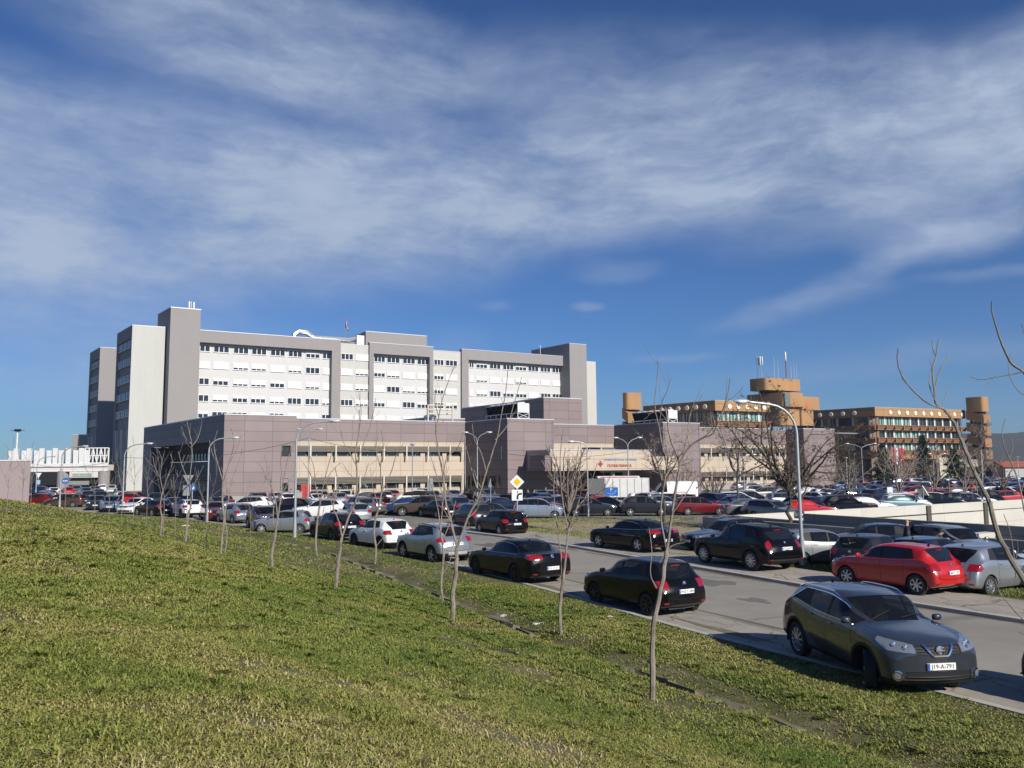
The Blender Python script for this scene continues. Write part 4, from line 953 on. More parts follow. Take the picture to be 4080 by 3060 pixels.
# ---------------- hospital ward block ----------------
OT=at(784,1750,169); OT=(OT.x,OT.y); S1=LX(1318,OT,eF); 
sT=lambda px: LX(px,OT,eF)
sEnd=sT(2250); ZT=33.7
T=thing('hospital_ward_block',(off(OT,eF,sEnd/2)+(0,)),'long white seven-storey hospital block framed in taupe bands','building')
fb(T,'wall',WHITEW,OT,eF,nF,(-1,sEnd+2,0,ZT-1.0,-17,-1.3))
fb(T,'roof',ROOFM,OT,eF,nF,(-.9,sEnd+1.9,ZT-.98,ZT-.7,-16.8,-1.6))
segs=[(0,1353,1318,None),(1469,1726,1712,1486),(1841,2250,2245,1868)]
# frames: top band + legs
def frame(x0,x1,xi1,xi0,name='frame'):
    a,b=sT(x0) if x0 else -.2,sT(x1); bx=[(a,b,31.15,ZT,-1.28,0)]
    if xi0: bx.append((a,sT(xi0),0,31.15,-1.28,0))
    bx.append((sT(xi1),b,0,31.15,-1.28,0)) if x1!=2250 else None
    fb(T,name,TAUPE,OT,eF,nF,*bx); fb(T,'coping',COPE,OT,eF,nF,(a-.05,b+.05,ZT,ZT+.12,-1.4,.06))
frame(None,1353,1318,None); frame(1469,1726,1712,1486); frame(1841,2250,2245,1868)
for a,b in ((1353,1469),(1726,1841)):
    fb(T,'bay_wall',CREAM,OT,eF,nF,(sT(a)+.01,sT(b)-.01,0,ZT-.75,-1.25,-.6)); fb(T,'coping',COPE,OT,eF,nF,(sT(a),sT(b),ZT-.75,ZT-.62,-1.4,-.54))
q=lambda xs,base: [(base+a/2.212,base+b/2.212) for a,b in xs]
B1=q([(186,280),(310,447),(487,620),(650,780),(818,945),(977,1100),(1133,1255),(1282,1352)],700)
B2=q([(1447,1555),(1575,1692)],700); B3=q([(1740,1838),(1855,1970),(1997,2105),(2125,2232)],700)
B4=q([(505,590),(608,710)],1500); B5=q([(818,858),(880,980),(1000,1097),(1117,1212),(1230,1325),(1342,1435),(1452,1540),(1555,1642)],1500)
ZR=[30.05,26.45,22.9,19.3,15.75]; h_,q_,F_=.35,.72,.97
ST={1:[[0,0,0,0,0,0,h_,0],[F_,F_,q_,q_,F_,q_,0,F_],[0,h_,q_,q_,h_,F_,q_,F_],[0,q_,h_,h_,q_,0,0,q_],[h_,0,0,q_,0,F_,q_,0]],
 2:[[0,F_],[F_,q_],[F_,q_],[0,q_],[F_,q_]],3:[[0,0,0,0],[h_,q_,F_,F_],[F_,0,q_,q_],[h_,F_,0,h_],[F_,F_,F_,F_]],
 4:[[0,0],[h_,F_],[h_,F_],[0,h_]],5:[[0,h_,0,0,h_,0,0,0],[F_,q_,F_,F_,q_,F_,F_,F_],[F_,q_,0,h_,h_,F_,0,0],[F_,q_,F_]]}
for bi,(B,d) in enumerate(((B1,-1.3),(B2,-.6),(B3,-1.3),(B4,-.6),(B5,-1.3)),1):
    o2=off(OT,eF,0,nF,d)
    for r_,row in enumerate(ST[bi]):
        for c_,stt in enumerate(row):
            a,b=B[c_]; s0,s1=LX(a,o2,eF),LX(b,o2,eF); w=round(s1-s0,1); np_=2 if w<2.6 else 3
            add_window(T,o2,eF,nF,s0,ZR[r_]-.72,w,1.45,np_,stt,d=.0)
# roof: penthouses, ducts
PH=off(OT,eF,0,nF,-12); a,b=LX(1453,PH,eF),LX(1700,PH,eF)
fb(T,'penthouse',TAUPE,PH,eF,nF,(a,b,ZT-.7,38.4,-8,0)); fb(T,'coping',COPE,PH,eF,nF,(a-.05,b+.05,38.4,38.55,-8.05,.05))
a2=LX(1293,PH,eF); fb(T,'penthouse',TAUPE,PH,eF,nF,(a2,a-.01,ZT-.7,36.8,-9,-3)); fb(T,'coping',COPE,PH,eF,nF,(a2,a-.01,36.8,36.95,-9.05,-2.95))
DU=off(OT,eF,0,nF,-3.2); mb=MB(); d0,d1,d2=LX(1165,DU,eF),LX(1230,DU,eF),LX(1432,DU,eF)
def du(s,z,dd=0): return (*off(DU,eF,s,nF,dd),z)
mb.tube([du(d0,33.6),du(d0,34.8),du(d0+1,35.5),du(d1-1,35.5),du(d1,34.9),du(d1+1,34.4),du(d2-3,34.4),du(d2-1,34.9),du(d2,35.0)],[.62]*9,8); mb.box(*[0]*6) if False else None
T_d=mb.build('roof_duct',STEEL,T,smooth=True)
fb(T,'roof_duct',STEEL,DU,eF,nF,(d2-1.2,d2+.6,33.2,35.6,-.9,.9))
# stair towers
o3=off(OT,eF,0,nF,2.5); a,b=LX(662,o3,eF),LX(784,o3,eF)
T1=thing('stair_tower',off(o3,eF,(a+b)/2)+(0,),'tall windowless taupe stair tower at the left end of the white hospital block','tower','stair towers of the hospital')
mb=MB(); mb.prism([off(o3,eF,a),off(o3,eF,b),off(off(o3,eF,b),wL,10),off(off(o3,eF,a),wL,10)],0,37.6); mb.build('wall',TAUPE,T1)
mb=MB(); mb.prism([off(o3,eF,a-.06,nF,.06),off(o3,eF,b+.06,nF,.06),off(off(o3,eF,b),wL,10.1),off(off(o3,eF,a-.06),wL,10.1)],37.6,37.75); mb.build('coping',COPE,T1)
o4=off(OT,eF,0,nF,2.6); a,b=LX(2275,o4,eF),LX(2343,o4,eF)
T2=thing('stair_tower',off(o4,eF,(a+b)/2)+(0,),'taupe stair tower at the right end of the white hospital block','tower','stair towers of the hospital')
mb=MB(); mb.prism([off(o4,eF,a),off(o4,eF,b),off(off(o4,eF,b),wL,16),off(off(o4,eF,a),wL,16)],0,36.9); mb.build('wall',TAUPE,T2)
mb=MB(); mb.prism([off(o4,eF,a-.05,nF,.05),off(o4,eF,b+.05,nF,.05),off(off(o4,eF,b),wL,16.1),off(off(o4,eF,a-.05),wL,16.1)],36.9,37.05); mb.build('coping',COPE,T2)
a=b+.02; b=LX(2376,OT,eF)+.3
mb=MB(); mb.prism([off(OT,eF,a),off(OT,eF,b),off(off(OT,eF,b),wL,12),off(off(OT,eF,a),wL,12)],0,32.9); mb.build('end_wall',CREAM,T2)
# service ladder on the right tower's left flank
mb=MB(); lc=off(off(o4,eF,LX(2275,o4,eF)-.35),wL,12)
for dy in (-.35,.35):
    c=off(lc,wL,dy); mb.tube([(*c,32.9),(*c,37.9)],.06,5)
for k in range(9): mb.tube([(*off(lc,wL,-.35),33.2+k*.55),(*off(lc,wL,.35),33.2+k*.55)],.05,4)
mb.build('service_ladder',STEEL,T2)
# mobile antennas on the left stair tower
def antenna_cluster(loc,h,label,npan=3,pole=.12,rust=False,ph=2.4):
    A=thing('mobile_antenna',loc,label,'antenna')
    mb=MB(); mb.tube([(0,0,0),(0,0,h)],pole,8); mb.build('mast',mat('rusty_steel',(.16,.07,.045),.7) if rust else STEEL,A,smooth=True)
    for k in range(npan):
        t=-2.0+k*2*math.pi/npan; mb=MB(); c=Vector((math.cos(t)*.55,math.sin(t)*.55,h-ph-.1)); mb.lathe([(.16,0),(.19,.05),(.19,ph),(.16,ph+.05)],8,'z',c); mb.build('antenna_panel',mat('antenna_shell',(.62,.61,.58),.5),A,smooth=True,sharp=40)
        mb=MB(); mb.tube([(0,0,h-ph*.2),(c.x,c.y,h-ph*.2)],.05,5); mb.tube([(0,0,h-ph*.8),(c.x,c.y,h-ph*.8)],.05,5); mb.build('bracket',STEEL,A)
    return A
pA=at(762,1222,172); antenna_cluster((pA.x,pA.y,37.6),2.9,'white mobile antenna cluster on top of the left hospital stair tower')
# flag on the roof
pf=at(1372,1300,190); FL=thing('flagpole',(pf.x,pf.y,ZT-.7),'thin rooftop flagpole with drooping red, blue and white flag','flag')
mb=MB(); mb.tube([(0,0,0),(0,0,7.4)],[.07,.04],6); mb.build('pole',STEEL,FL,smooth=True)
RDC=mat('flag_red',(.45,.04,.05),.8); BLC=mat('flag_blue',(.03,.06,.25),.8); WHC=mat('flag_white',(.65,.65,.66),.8)
for k,mm_ in enumerate((BLC,WHC,RDC)):
    v=[];f=[]
    for i in range(9):
        t=i/8
        for j in range(2): v.append((.10+.13*math.sin(t*5+j)+(k+j)*.28*(.35+.65*t)+t*.3,.12*math.sin(t*7+k),7.3-t*(2.6+.25*k)-(k+j)*.12))
    for i in range(8): f.append((2*i,2*i+1,2*i+3,2*i+2))
    o=meshobj('flag_stripe',v,f,mm_,FL,smooth=True); md=o.modifiers.new('s','SOLIDIFY'); md.thickness=.02
# ---------------- left end wings ----------------
def side_wing(px_fl,Yf,px_fr,px_bl,ztop,wallm,label,cat='building',cols=4,rows=ZR,slots=True,slotz=12.6,shift=0):
    c0=at(px_fl,1750,Yf); c0=(c0.x,c0.y); s=LX(px_fr,c0,eF); dL=LX(px_bl,c0,wL)
    Tw=thing('hospital_end_wing',off(c0,eF,s/2)+(0,),label,cat,'left end wings of the hospital')
    D=.55
    mb=MB(); mb.prism([off(c0,wL,0),off(c0,eF,s),off(off(c0,eF,s),wL,dL),off(c0,wL,dL)],0,ztop) 
    # body is set back behind the framed left face
    mb=MB(); mb.prism([off(c0,nL,-D),off(c0,eF,s),off(off(c0,eF,s),wL,dL),off(off(c0,nL,-D),wL,dL)],0 if not slots else slotz,ztop-.01); mb.build('wall',GREYR,Tw)
    mb=MB(); mb.prism([off(c0,nL,-D),off(c0,eF,s,nF,0),off(c0,eF,s,nF,.3),off(c0,eF,0,nF,.3)],0,ztop); mb.build('front_wall',wallm,Tw)
    fb(Tw,'frame',TAUPE,c0,wL,nL,(-.3 if 0 else .0,dL,31.2,ztop,-D,0),(0,.9,0,31.2,-D,0),(dL-.9,dL,0,31.2,-D,0))
    mb=MB(); mb.prism([off(c0,nL,.05),off(c0,eF,s,nF,.35),off(off(c0,eF,s),wL,dL),off(off(c0,nL,.05),wL,dL)],ztop,ztop+.13); mb.build('coping',COPE,Tw)
    cw=(dL-2.2)/cols
    for z in rows:
        for i in range(cols):
            s0=1.2+cw*i+.25; w=round(cw-.6,1)
            add_window(Tw,off(c0,nL,-D+.30),wL,nL,s0,z-.72,w,1.5,2,0)
    if slots:
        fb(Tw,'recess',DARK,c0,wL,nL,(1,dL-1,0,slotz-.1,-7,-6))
        for i in range(3):
            a=1.2+(dL-3)*i/2.; p=[]
            mb=MB()
            for z,wd in ((0,.25),(slotz,.7)):
                pass
            b0=[off(c0,wL,a,nL,-D),off(c0,wL,a+.35,nL,-D),off(c0,wL,a+.35,nL,-5),off(c0,wL,a,nL,-5)]
            b1=[off(c0,wL,a-.3,nL,-.1),off(c0,wL,a+1.0,nL,-.1),off(c0,wL,a+1.0,nL,-5),off(c0,wL,a-.3,nL,-5)]
            mb.hexa([(*p_,0) for p_ in b0]+[(*p_,slotz) for p_ in b1]); mb.build('pillar',WHITEW,Tw)
    return Tw,c0,s,dL
side_wing(509,162.5,642,449,ZT,CREAMB,'off-white windowless end wing with five rows of windows on its shaded left flank',cols=3)
side_wing(383,192,449+12,343,ZT,TAUPE,'rear taupe end wing farthest left on the tall hospital',cols=3,rows=[z-.1 for z in ZR])
c=at(330,1900,205); mb=MB(); c1=at(247,1900,200); c2=at(281,1900,200)
bx=thing('plant_room',(c.x,c.y,0),'low taupe box building behind the white fins of the entrance bridge','building')
mb=MB(); mb.prism([(c2.x,c2.y),(c2.x+24,c2.y+3),(c2.x+20,c2.y+18),(c1.x-1.5,c2.y+12)],0,13.0); mb.build('wall',TAUPE,bx); mb=MB(); mb.prism([(c2.x,c2.y-.06),(c2.x+24,c2.y+2.94),(c2.x+20,c2.y+18),(c1.x-1.6,c2.y+12)],13.0,13.15); mb.build('coping',COPE,bx)
# ---------------- low clinic wing ----------------
OP=(-34.8,97.0); sP=lambda px,o=OP: LX(px,o,eF); ZP=10.4
CB=thing('clinic_wing',(0,118,0),'low two-storey clinic clad in brown and beige panels with louvred window bands','building')
def bands(root,o,e,n,s0,s1,posts,zt,zb_,d=0.,glassz=None,lou=True):
    """window band with sun louvres: dark glass, mullions, slats, posts"""
    h=zt-zb_; fb(root,'window_band',WGL,o,e,n,(s0,s1,zb_,zt,d-.35,d-.25))
    L_=s1-s0; mu=[]; k=int(L_/1.35)
    for i in range(k+1): x=s0+L_*i/k; mu.append((x-.04,x+.04,zb_,zt,d-.25,d-.16))
    mu+= [(s0,s1,zb_,zb_+.09,d-.25,d-.15)]
    fb(root,'mullion',mat('bronze_frame',(.16,.13,.10),.5),o,e,n,*mu)
    if lou:
        sl=[]; 
        for q_ in range(5): z=zt-.06-q_*(h*.52/5); sl.append((s0,s1,z-.085,z,d+.02,d+.42))
        fb(root,'sun_louver',LOUV,o,e,n,*sl)
    for p in posts: fb(root,'louver_post',POST,o,e,n,(p-.09,p+.09,zb_-.45,zt+.12,d+.43,d+.60))
# block A (corner) + B : body boxes behind
sA=sP(1180); sB=sP(1853)
def wallpan(root,name,m,o,e,n,s0,s1,z0,z1,holes,t=.35,d=0.):
    """wall slab with rectangular openings (s0,s1,z0,z1)"""
    xs=sorted(set([s0,s1]+[h[0] for h in holes]+[h[1] for h in holes])); zs=sorted(set([z0,z1]+[h[2] for h in holes]+[h[3] for h in holes])); bx=[]
    for i in range(len(xs)-1):
        run=None
        for j in range(len(zs)-1):
            cx,cz=(xs[i]+xs[i+1])/2,(zs[j]+zs[j+1])/2; inside_=any(h[0]<cx<h[1] and h[2]<cz<h[3] for h in holes)
            if not inside_:
                if run is None: run=[zs[j],zs[j+1]]
                else: run[1]=zs[j+1]
            else:
                if run: bx.append((xs[i],xs[i+1],run[0],run[1],d-t,d)); run=None
        if run: bx.append((xs[i],xs[i+1],run[0],run[1],d-t,d))
    return fb(root,name,m,o,e,n,*bx)
wx0,wx1=sP(1122.5),sP(1160)
wallpan(CB,'wall',PANF,OP,eF,nF,0,sA,.95,ZP+.3,[(wx0,wx1,5.65,7.0)])
fb(CB,'plinth',PLINTH,OP,eF,nF,(.05,sA,0,.95,-.4,-.06))
fb(CB,'window',WGL,OP,eF,nF,(wx0,wx1,5.65,7.0,-.45,-.36)); fb(CB,'coping',COPE,OP,eF,nF,(-.05,sA,ZP+.3,ZP+.42,-.5,.06))
dx0,dx1=sP(1121),sP(1156); D_=fb(CB,'door',WGL,OP,eF,nF,(dx0+.15,dx1-.15,.25,2.4,.02,.05)); fb(D_,'door_frame',mat('bronze_frame',(.2,.2,.2)),OP,eF,nF,(dx0,dx0+.15,.2,3.1,.0,.12),(dx1-.15,dx1,.2,3.1,.0,.12),(dx0+.15,dx1-.15,2.4,2.52,.0,.12),(dx0+.15,dx1-.15,2.95,3.1,.0,.12)); 
for c_ in D_.children: pass
bw=[]; zt1,zb1,zt2,zb2=6.98,5.62,2.98,1.35
piers=[sP(700+x/2.212) for x in (1400,1620,1828,2025)]+[sP(1500+x/2.212) for x in (445,637)]
wallpan(CB,'beige_wall',BEIF,OP,eF,nF,sA,sB,.9,7.66,[(sA,sB-.6,zb1,zt1),(sA,sB-.6,zb2,zt2)],d=-.1)
fb(CB,'brown_band',PANF,OP,eF,nF,(sA,sB,7.68,ZP,-.45,0)); fb(CB,'coping',COPE,OP,eF,nF,(sA,sB+1,ZP,ZP+.12,-.5,.06)); fb(CB,'plinth',PLINTH,OP,eF,nF,(sA,sB,0,.9,-.5,-.16))
pp=[sP(1180)+.12]+piers+[sB-.7]
psts=[sP(700+x/2.212) for x in (1183,1405,1620,1828,2026)]+[sP(1500+x/2.212) for x in (445,637,748)]
bands(CB,OP,eF,nF,sA,sB-.6,psts,zt1,zb1,d=-.12); bands(CB,OP,eF,nF,sA,sB-.6,psts,zt2,zb2,d=-.12)
for p in piers: fb(CB,'pier',BEIF,OP,eF,nF,(p-.9,p-.25,zb1,zt1-.6,-.34,-.1),(p-.9,p-.25,zb2,zt2-.7,-.34,-.1))
# left flank of the clinic, with recess
dW=LX(572,OP,wL); LW=lambda px: LX(px,OP,wL)
r0,r1=LW(833.6),LW(601.7)
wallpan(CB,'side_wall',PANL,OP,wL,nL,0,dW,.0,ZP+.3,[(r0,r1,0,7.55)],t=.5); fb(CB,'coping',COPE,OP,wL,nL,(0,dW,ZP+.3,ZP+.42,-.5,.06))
fb(CB,'recess_wall',DKG,OP,wL,nL,(r0,r1,0,5.2,-3.2,-2.6),(r0,r1,7.0,7.6,-3.2,-2.6)); fb(CB,'recess_soffit',DKG,OP,wL,nL,(r0,r1,7.55,7.7,-3,-.5))
mb=MB(); a0_=off(OP,wL,r1,nL,-.5); mb.hexa([(*off(OP,wL,r1-3.4,nL,-2.6),0),(*off(OP,wL,r1-3.3,nL,-2.6),0),(*off(OP,wL,r1-3.0,nL,-.02),0),(*off(OP,wL,r1-3.1,nL,-.02),0),(*off(OP,wL,r1-.4,nL,-2.6),7.5),(*off(OP,wL,r1-.3,nL,-2.6),7.5),(*off(OP,wL,r1,nL,-.02),7.5),(*off(OP,wL,r1-.1,nL,-.02),7.5)]); mb.build('slanted_fin',DKG,CB)
mb=MB(); mb.hexa([(*off(OP,wL,r1-3.0,nL,-.4),0),(*off(OP,wL,r1,nL,-.4),0),(*off(OP,wL,r1,nL,-.0),0),(*off(OP,wL,r1-3.0,nL,-.0),0),(*off(OP,wL,r1-.02,nL,-.4),7.5),(*off(OP,wL,r1,nL,-.4),7.5),(*off(OP,wL,r1,nL,-.0),7.5),(*off(OP,wL,r1-.02,nL,-.0),7.5)]); mb.build('slanted_panel',PANL,CB)
bands(CB,OP,wL,nL,r0,r1-1.0,[],7.0,5.25,d=-2.4,lou=False); fb(CB,'sun_louver',LOUVD,OP,wL,nL,*[(r0,r1-1.2,6.3+.14*k,6.36+.14*k,-2.4,-2.1) for k in range(5)])
fb(CB,'curtain',mat('white_curtain',(.6,.6,.58),.8),OP,wL,nL,*[(x,x+.55,5.35,6.2,-2.72,-2.66) for x in np.arange(r0+.6,r1-4,1.05)])
fb(CB,'sun_louver',LOUV,OP,wL,nL,*[(r0+.2,r1-3.6,2.55+.2*k,2.63+.2*k,-1.6,-.9) for k in range(5)])
fb(CB,'louver_post',POST,OP,wL,nL,*[(x,x+.16,1.3,2.5,-1.4,-1.0) for x in np.arange(r0+.5,r1-4,1.5)])
bands(CB,OP,wL,nL,r0,r1-3.5,[],3.0,1.3,d=-2.3,lou=False)
# roof slab and body
mb=MB(); mb.prism([off(OP,eF,.5,nF,-.5),off(OP,eF,118,nF,-.5),off(OP,eF,118,nF,-30),off(OP,eF,-2,nF,-30)],9.9,10.1); mb.build('roof',ROOFM,CB)
# blocks C, F, H protruding; D, G between
def proj_block(px_side,px_fl,px_fr,label_root,ztop,extra_holes=(),nm='brown_block'):
    s=LX(px_side,OP,eF); o=off(OP,eF,s); # junction on the main plane
    k=ray(px_fl,1760); k=k.x/k.y; d=(k*o[1]-o[0])/(-wL[0]-k*(-wL[1])); c=(o[0]-wL[0]*d,o[1]-wL[1]*d); fl=LX(px_fr,c,eF)
    wallpan(CB,nm,PANF,c,eF,nF,0,fl,.0,ztop,[],t=.3)
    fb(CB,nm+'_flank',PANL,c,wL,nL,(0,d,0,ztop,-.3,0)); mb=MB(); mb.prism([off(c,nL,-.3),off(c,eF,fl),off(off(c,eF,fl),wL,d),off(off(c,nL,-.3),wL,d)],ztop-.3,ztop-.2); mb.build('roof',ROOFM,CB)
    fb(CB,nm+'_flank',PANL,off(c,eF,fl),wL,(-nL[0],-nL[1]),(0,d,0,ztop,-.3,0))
    mb=MB(); mb.prism([off(c,nL,.05),off(c,eF,fl+.05,nF,.05),off(off(c,eF,fl+.05),wL,d),off(off(c,nL,.05),wL,d)],ztop,ztop+.12); mb.build('coping',COPE,CB)
    return c,fl,d
cC,fC,dC=proj_block(1855,2022,2207,None,ZP)
cF,fF,dF=proj_block(2449,2643,2790,None,ZP); cH,fH,dH=proj_block(3133,3203,3327,None,ZP)
# flank details: vent grilles and strip windows on C and F
for (c_,px0,px1,zz0,zz1) in ((cC,1958,1999,5.1,6.9),(cF,2524,2546,4.9,6.6)):
    a,b=sorted((LX(px0,c_,wL),LX(px1,c_,wL))); fb(CB,'vent_grille',mat('vent_metal',(.16,.15,.16),.5),c_,wL,nL,*([(a,b,zz0,zz1,.01,.04)]+[(a,b,zz0+.2*k,zz0+.2*k+.1,.04,.09) for k in range(int((zz1-zz0)/.2))]))
for px0,px1 in ((1862,1893),(1905,1940),(1950,1992)):
    a,b=sorted((LX(px0,cC,wL),LX(px1,cC,wL))); fb(CB,'window_band',WGL,cC,wL,nL,(a,b,1.3,2.95,.01,.05))
# D between C and F, beige with window and louvres
sD0,sD1=LX(2207,OP,eF)-8,LX(2449,OP,eF)+.5; w0,w1=sP(2319),sP(2388)
wallpan(CB,'beige_wall',BEIF,OP,eF,nF,sD0,sD1,3.6,7.66,[(w0,sD1,5.3,7.0)],d=-.1); fb(CB,'brown_band',PANF,OP,eF,nF,(sD0,sD1,7.68,ZP,-.45,0)); fb(CB,'coping',COPE,OP,eF,nF,(sD0,sD1,ZP,ZP+.12,-.5,.06))
bands(CB,OP,eF,nF,w0,w1,[],6.95,5.3,d=-.12,lou=False); bands(CB,OP,eF,nF,w1,sD1,[w1,sD1-.4],6.95,5.3,d=-.12)
fb(CB,'entrance_glazing',WGL,OP,eF,nF,(sD0,sD1,0,3.6,-1.2,-1.1)); fb(CB,'mullion',mat('bronze_frame',(.2,.2,.2)),OP,eF,nF,*[(x,x+.12,0,3.6,-1.1,-.95) for x in np.arange(sD0,sD1,1.6)])
# G right part
sG0,sG1=LX(2790,OP,eF)-6,LX(3133,OP,eF)+.5; 
wallpan(CB,'beige_wall',BEIF,OP,eF,nF,sG0,sG1,.9,7.66,[(sG0,sG1-.8,5.5,7.0),(sG0,sG1-.8,1.35,2.98)],d=-.1); fb(CB,'brown_band',PANF,OP,eF,nF,(sG0,sG1,7.68,ZP,-.45,0)); fb(CB,'coping',COPE,OP,eF,nF,(sG0,sG1+2,ZP,ZP+.12,-.5,.06)); fb(CB,'plinth',PLINTH,OP,eF,nF,(sG0,sG1,0,.9,-.5,-.16))
ps=[sP(2300+x/2.011) for x in (1055,1170,1280,1385,1490,1600)]
bands(CB,OP,eF,nF,sG0,sG1-.8,ps,7.0,5.55,d=-.12); bands(CB,OP,eF,nF,sG0,sG1-.8,ps,2.98,1.35,d=-.12)
for p in ps: fb(CB,'pier',BEIF,OP,eF,nF,(p-1.0,p-.3,5.55,6.4,-.34,-.1),(p-1.0,p-.3,1.35,2.3,-.34,-.1))
# upper block E behind C
mE=off(OP,eF,0,nF,-.02); e0,e1=LX(2168,mE,eF),LX(2320.5,mE,eF)
fb(CB,'upper_block',PANF,mE,eF,nF,(e0,e1,ZP-.3,14.35,-9,0)); fb(CB,'coping',COPE,mE,eF,nF,(e0-.05,e1+.05,14.35,14.5,-9.05,.05))
oU=off(off(OP,eF,e0),wL,9); u0=LX(2059,oU,eF); uz=14.3
fb(CB,'upper_block',PANF,oU,eF,nF,(u0,6,ZP-.3,uz,-12,0)); fb(CB,'coping',COPE,oU,eF,nF,(u0-.05,6,uz,uz+.15,-12.05,.05))
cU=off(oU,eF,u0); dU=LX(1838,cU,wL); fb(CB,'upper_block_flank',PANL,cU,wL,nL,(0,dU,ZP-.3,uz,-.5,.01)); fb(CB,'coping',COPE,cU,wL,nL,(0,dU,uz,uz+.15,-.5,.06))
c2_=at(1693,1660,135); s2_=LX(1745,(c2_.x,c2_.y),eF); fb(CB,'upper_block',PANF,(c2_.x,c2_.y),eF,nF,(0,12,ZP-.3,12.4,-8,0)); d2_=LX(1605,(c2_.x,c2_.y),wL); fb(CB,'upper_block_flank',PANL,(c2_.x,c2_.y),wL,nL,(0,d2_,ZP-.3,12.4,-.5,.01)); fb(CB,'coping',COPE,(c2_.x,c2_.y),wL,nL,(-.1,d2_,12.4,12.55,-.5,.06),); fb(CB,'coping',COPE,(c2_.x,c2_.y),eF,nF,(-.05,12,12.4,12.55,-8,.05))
# entrance canopy with lettering
cc=off(cC,eF,0,nF,.0); k0=at(2201,1850,101.5); oK=(k0.x,k0.y); kL=LX(2700,oK,eF); kM=LX(2605,oK,eF)
KZ0=Vector(at(2201,1876,101.5)).z
CN=fb(CB,'canopy',BEIF,oK,eF,nF,(0,kL,3.55,5.35,-8,0),(0,kM,5.35,6.15,-8,-.6)); fb(CN,'canopy_coping',COPE,oK,eF,nF,(-.04,kM+.04,6.15,6.27,-8,-.54))
fb(CB,'canopy_cap',PANL,oK,eF,nF,(-.9,-.02,3.55,5.5,-4,-.3))
for x in (1.5,kL*.5,kL-2): mb=MB(); c_=off(oK,eF,x,nF,-1.2); mb.tube([(*c_,0),(*c_,3.55)],.22,12); mb.build('column',PLINTH,CB,smooth=True)
fb(CB,'entrance_shadow_wall',DARK,oK,eF,nF,(-1,kL+1,0,3.5,-12,-11.8))  # near-black sheet painted in for the shade beneath the canopy
LTR=mat('red_letters',(.34,.03,.03),.5); LTB=mat('blue_letters',(.20,.33,.50),.4)
rz=math.atan2(eF[1],eF[0]); 
def wtext(txt,px,z,size,m,n_='sign_lettering'):
    s=LX(px,oK,eF); p=off(oK,eF,s,nF,.03); o=text_mesh(n_,txt,size,m,CB,(p[0]-CB.location.x,p[1]-CB.location.y,z),(math.pi/2,0,rz),.03); return o
wtext('ПОЛИКЛИНИКА',2466,4.12,.50,LTR); wtext('УНИВЕРЗИТЕТСКА  БОЛНИЦА',2470,4.93,.36,LTB)
s=LX(2390,oK,eF); mb=MB(); 
for dz,ds in ((0,0),(.24,0),(-.24,0),(0,.22),(0,-.22)): mb.fbox(oK,eF,nF,s+ds-.12,s+ds+.12,4.4+dz-.12,4.4+dz+.12,.02+.001*abs(ds),.08+.002*abs(dz)+.001*abs(ds))
mb.build('cross_emblem',LTR,CB)
# chillers on the roof
def chiller(loc,rz_,label):
    c=thing('roof_chiller',loc,label,'chiller','chillers on the clinic roof'); c.rotation_euler=(0,0,rz_); c.scale=(.8,.8,.66); Wh=mat('chiller_white',(.66,.66,.65),.4); L_=10.2; Wd=2.4
    mb=MB(); mb.box(0,L_,-Wd/2,Wd/2,2.9,3.05); mb.box(0,L_,-Wd/2,-Wd/2+.12,.95,1.07); mb.box(0,L_,Wd/2-.12,Wd/2,.95,1.07); mb.build('frame',Wh,c)
    mb=MB(); mb.box(0,L_,-Wd/2,Wd/2,-1.1,-.02); mb.build('pedestal',Wh,c)
    mb=MB(); mb.box(-.02,.10,-Wd/2,Wd/2,1.1,2.9); mb.build('end_panel',mat('perforated_panel',(.6,.6,.59),.6,var=.15,vscale=30),c)
    for i in range(7):
        x=i*L_/6-.0; mb=MB()
        mb.box(min(x,L_-.1),min(x,L_-.1)+.1,-Wd/2,-Wd/2+.1,0,.95); mb.box(min(x,L_-.1),min(x,L_-.1)+.1,Wd/2-.1,Wd/2,0,.95)
        if i in (0,6): mb.tube([(x,-Wd/2,0),(x,Wd/2,.95)],.05,5); mb.tube([(x,Wd/2,0),(x,-Wd/2,.95)],.05,5)
        mb.build('leg',Wh,c)
    for i in range(6):
        x=L_*(i+.5)/6; mb=MB(); hx=L_/12
        mb.hexa([(x-hx*.25,-Wd/2,1.1),(x-hx*.12,-Wd/2,1.1),(x-hx*.12,Wd/2,1.1),(x-hx*.25,Wd/2,1.1),(x-hx*.95,-Wd/2,2.9),(x-hx*.75,-Wd/2,2.9),(x-hx*.75,Wd/2,2.9),(x-hx*.95,Wd/2,2.9)]); mb.hexa([(x+hx*.12,-Wd/2,1.1),(x+hx*.25,-Wd/2,1.1),(x+hx*.25,Wd/2,1.1),(x+hx*.12,Wd/2,1.1),(x+hx*.75,-Wd/2,2.9),(x+hx*.95,-Wd/2,2.9),(x+hx*.95,Wd/2,2.9),(x+hx*.75,Wd/2,2.9)]); mb.build('coil',BLK,c)
        mb=MB(); mb.lathe([(.72,3.05),(.78,3.3),(.7,3.3),(.66,3.1)],14,'z',(x,0,0)); mb.build('fan',Wh,c,smooth=True)
    mb=MB(); mb.box(1.2,L_-.3,-Wd/2+.3,Wd/2-.3,.15,.9); mb.build('compressor',BLK,c); return c
p=at(2048,1672,112); chiller((p.x+1.3,p.y-2.5,10.75),R(124),'white rooftop chiller with V-shaped black coils above the priority road sign'); 
p=at(2620,1690,124); chiller((p.x+2.2,p.y-1,10.55),R(124),'white rooftop chiller with V-shaped black coils in front of the orange offices')
mb=MB()
for px in (1704,1722): p=at(px,1680,118); mb.lathe([(.35,0),(.35,1.2),(.6,1.3),(.6,1.6),(.2,1.75)],12,'z',(p.x,p.y,10.1))
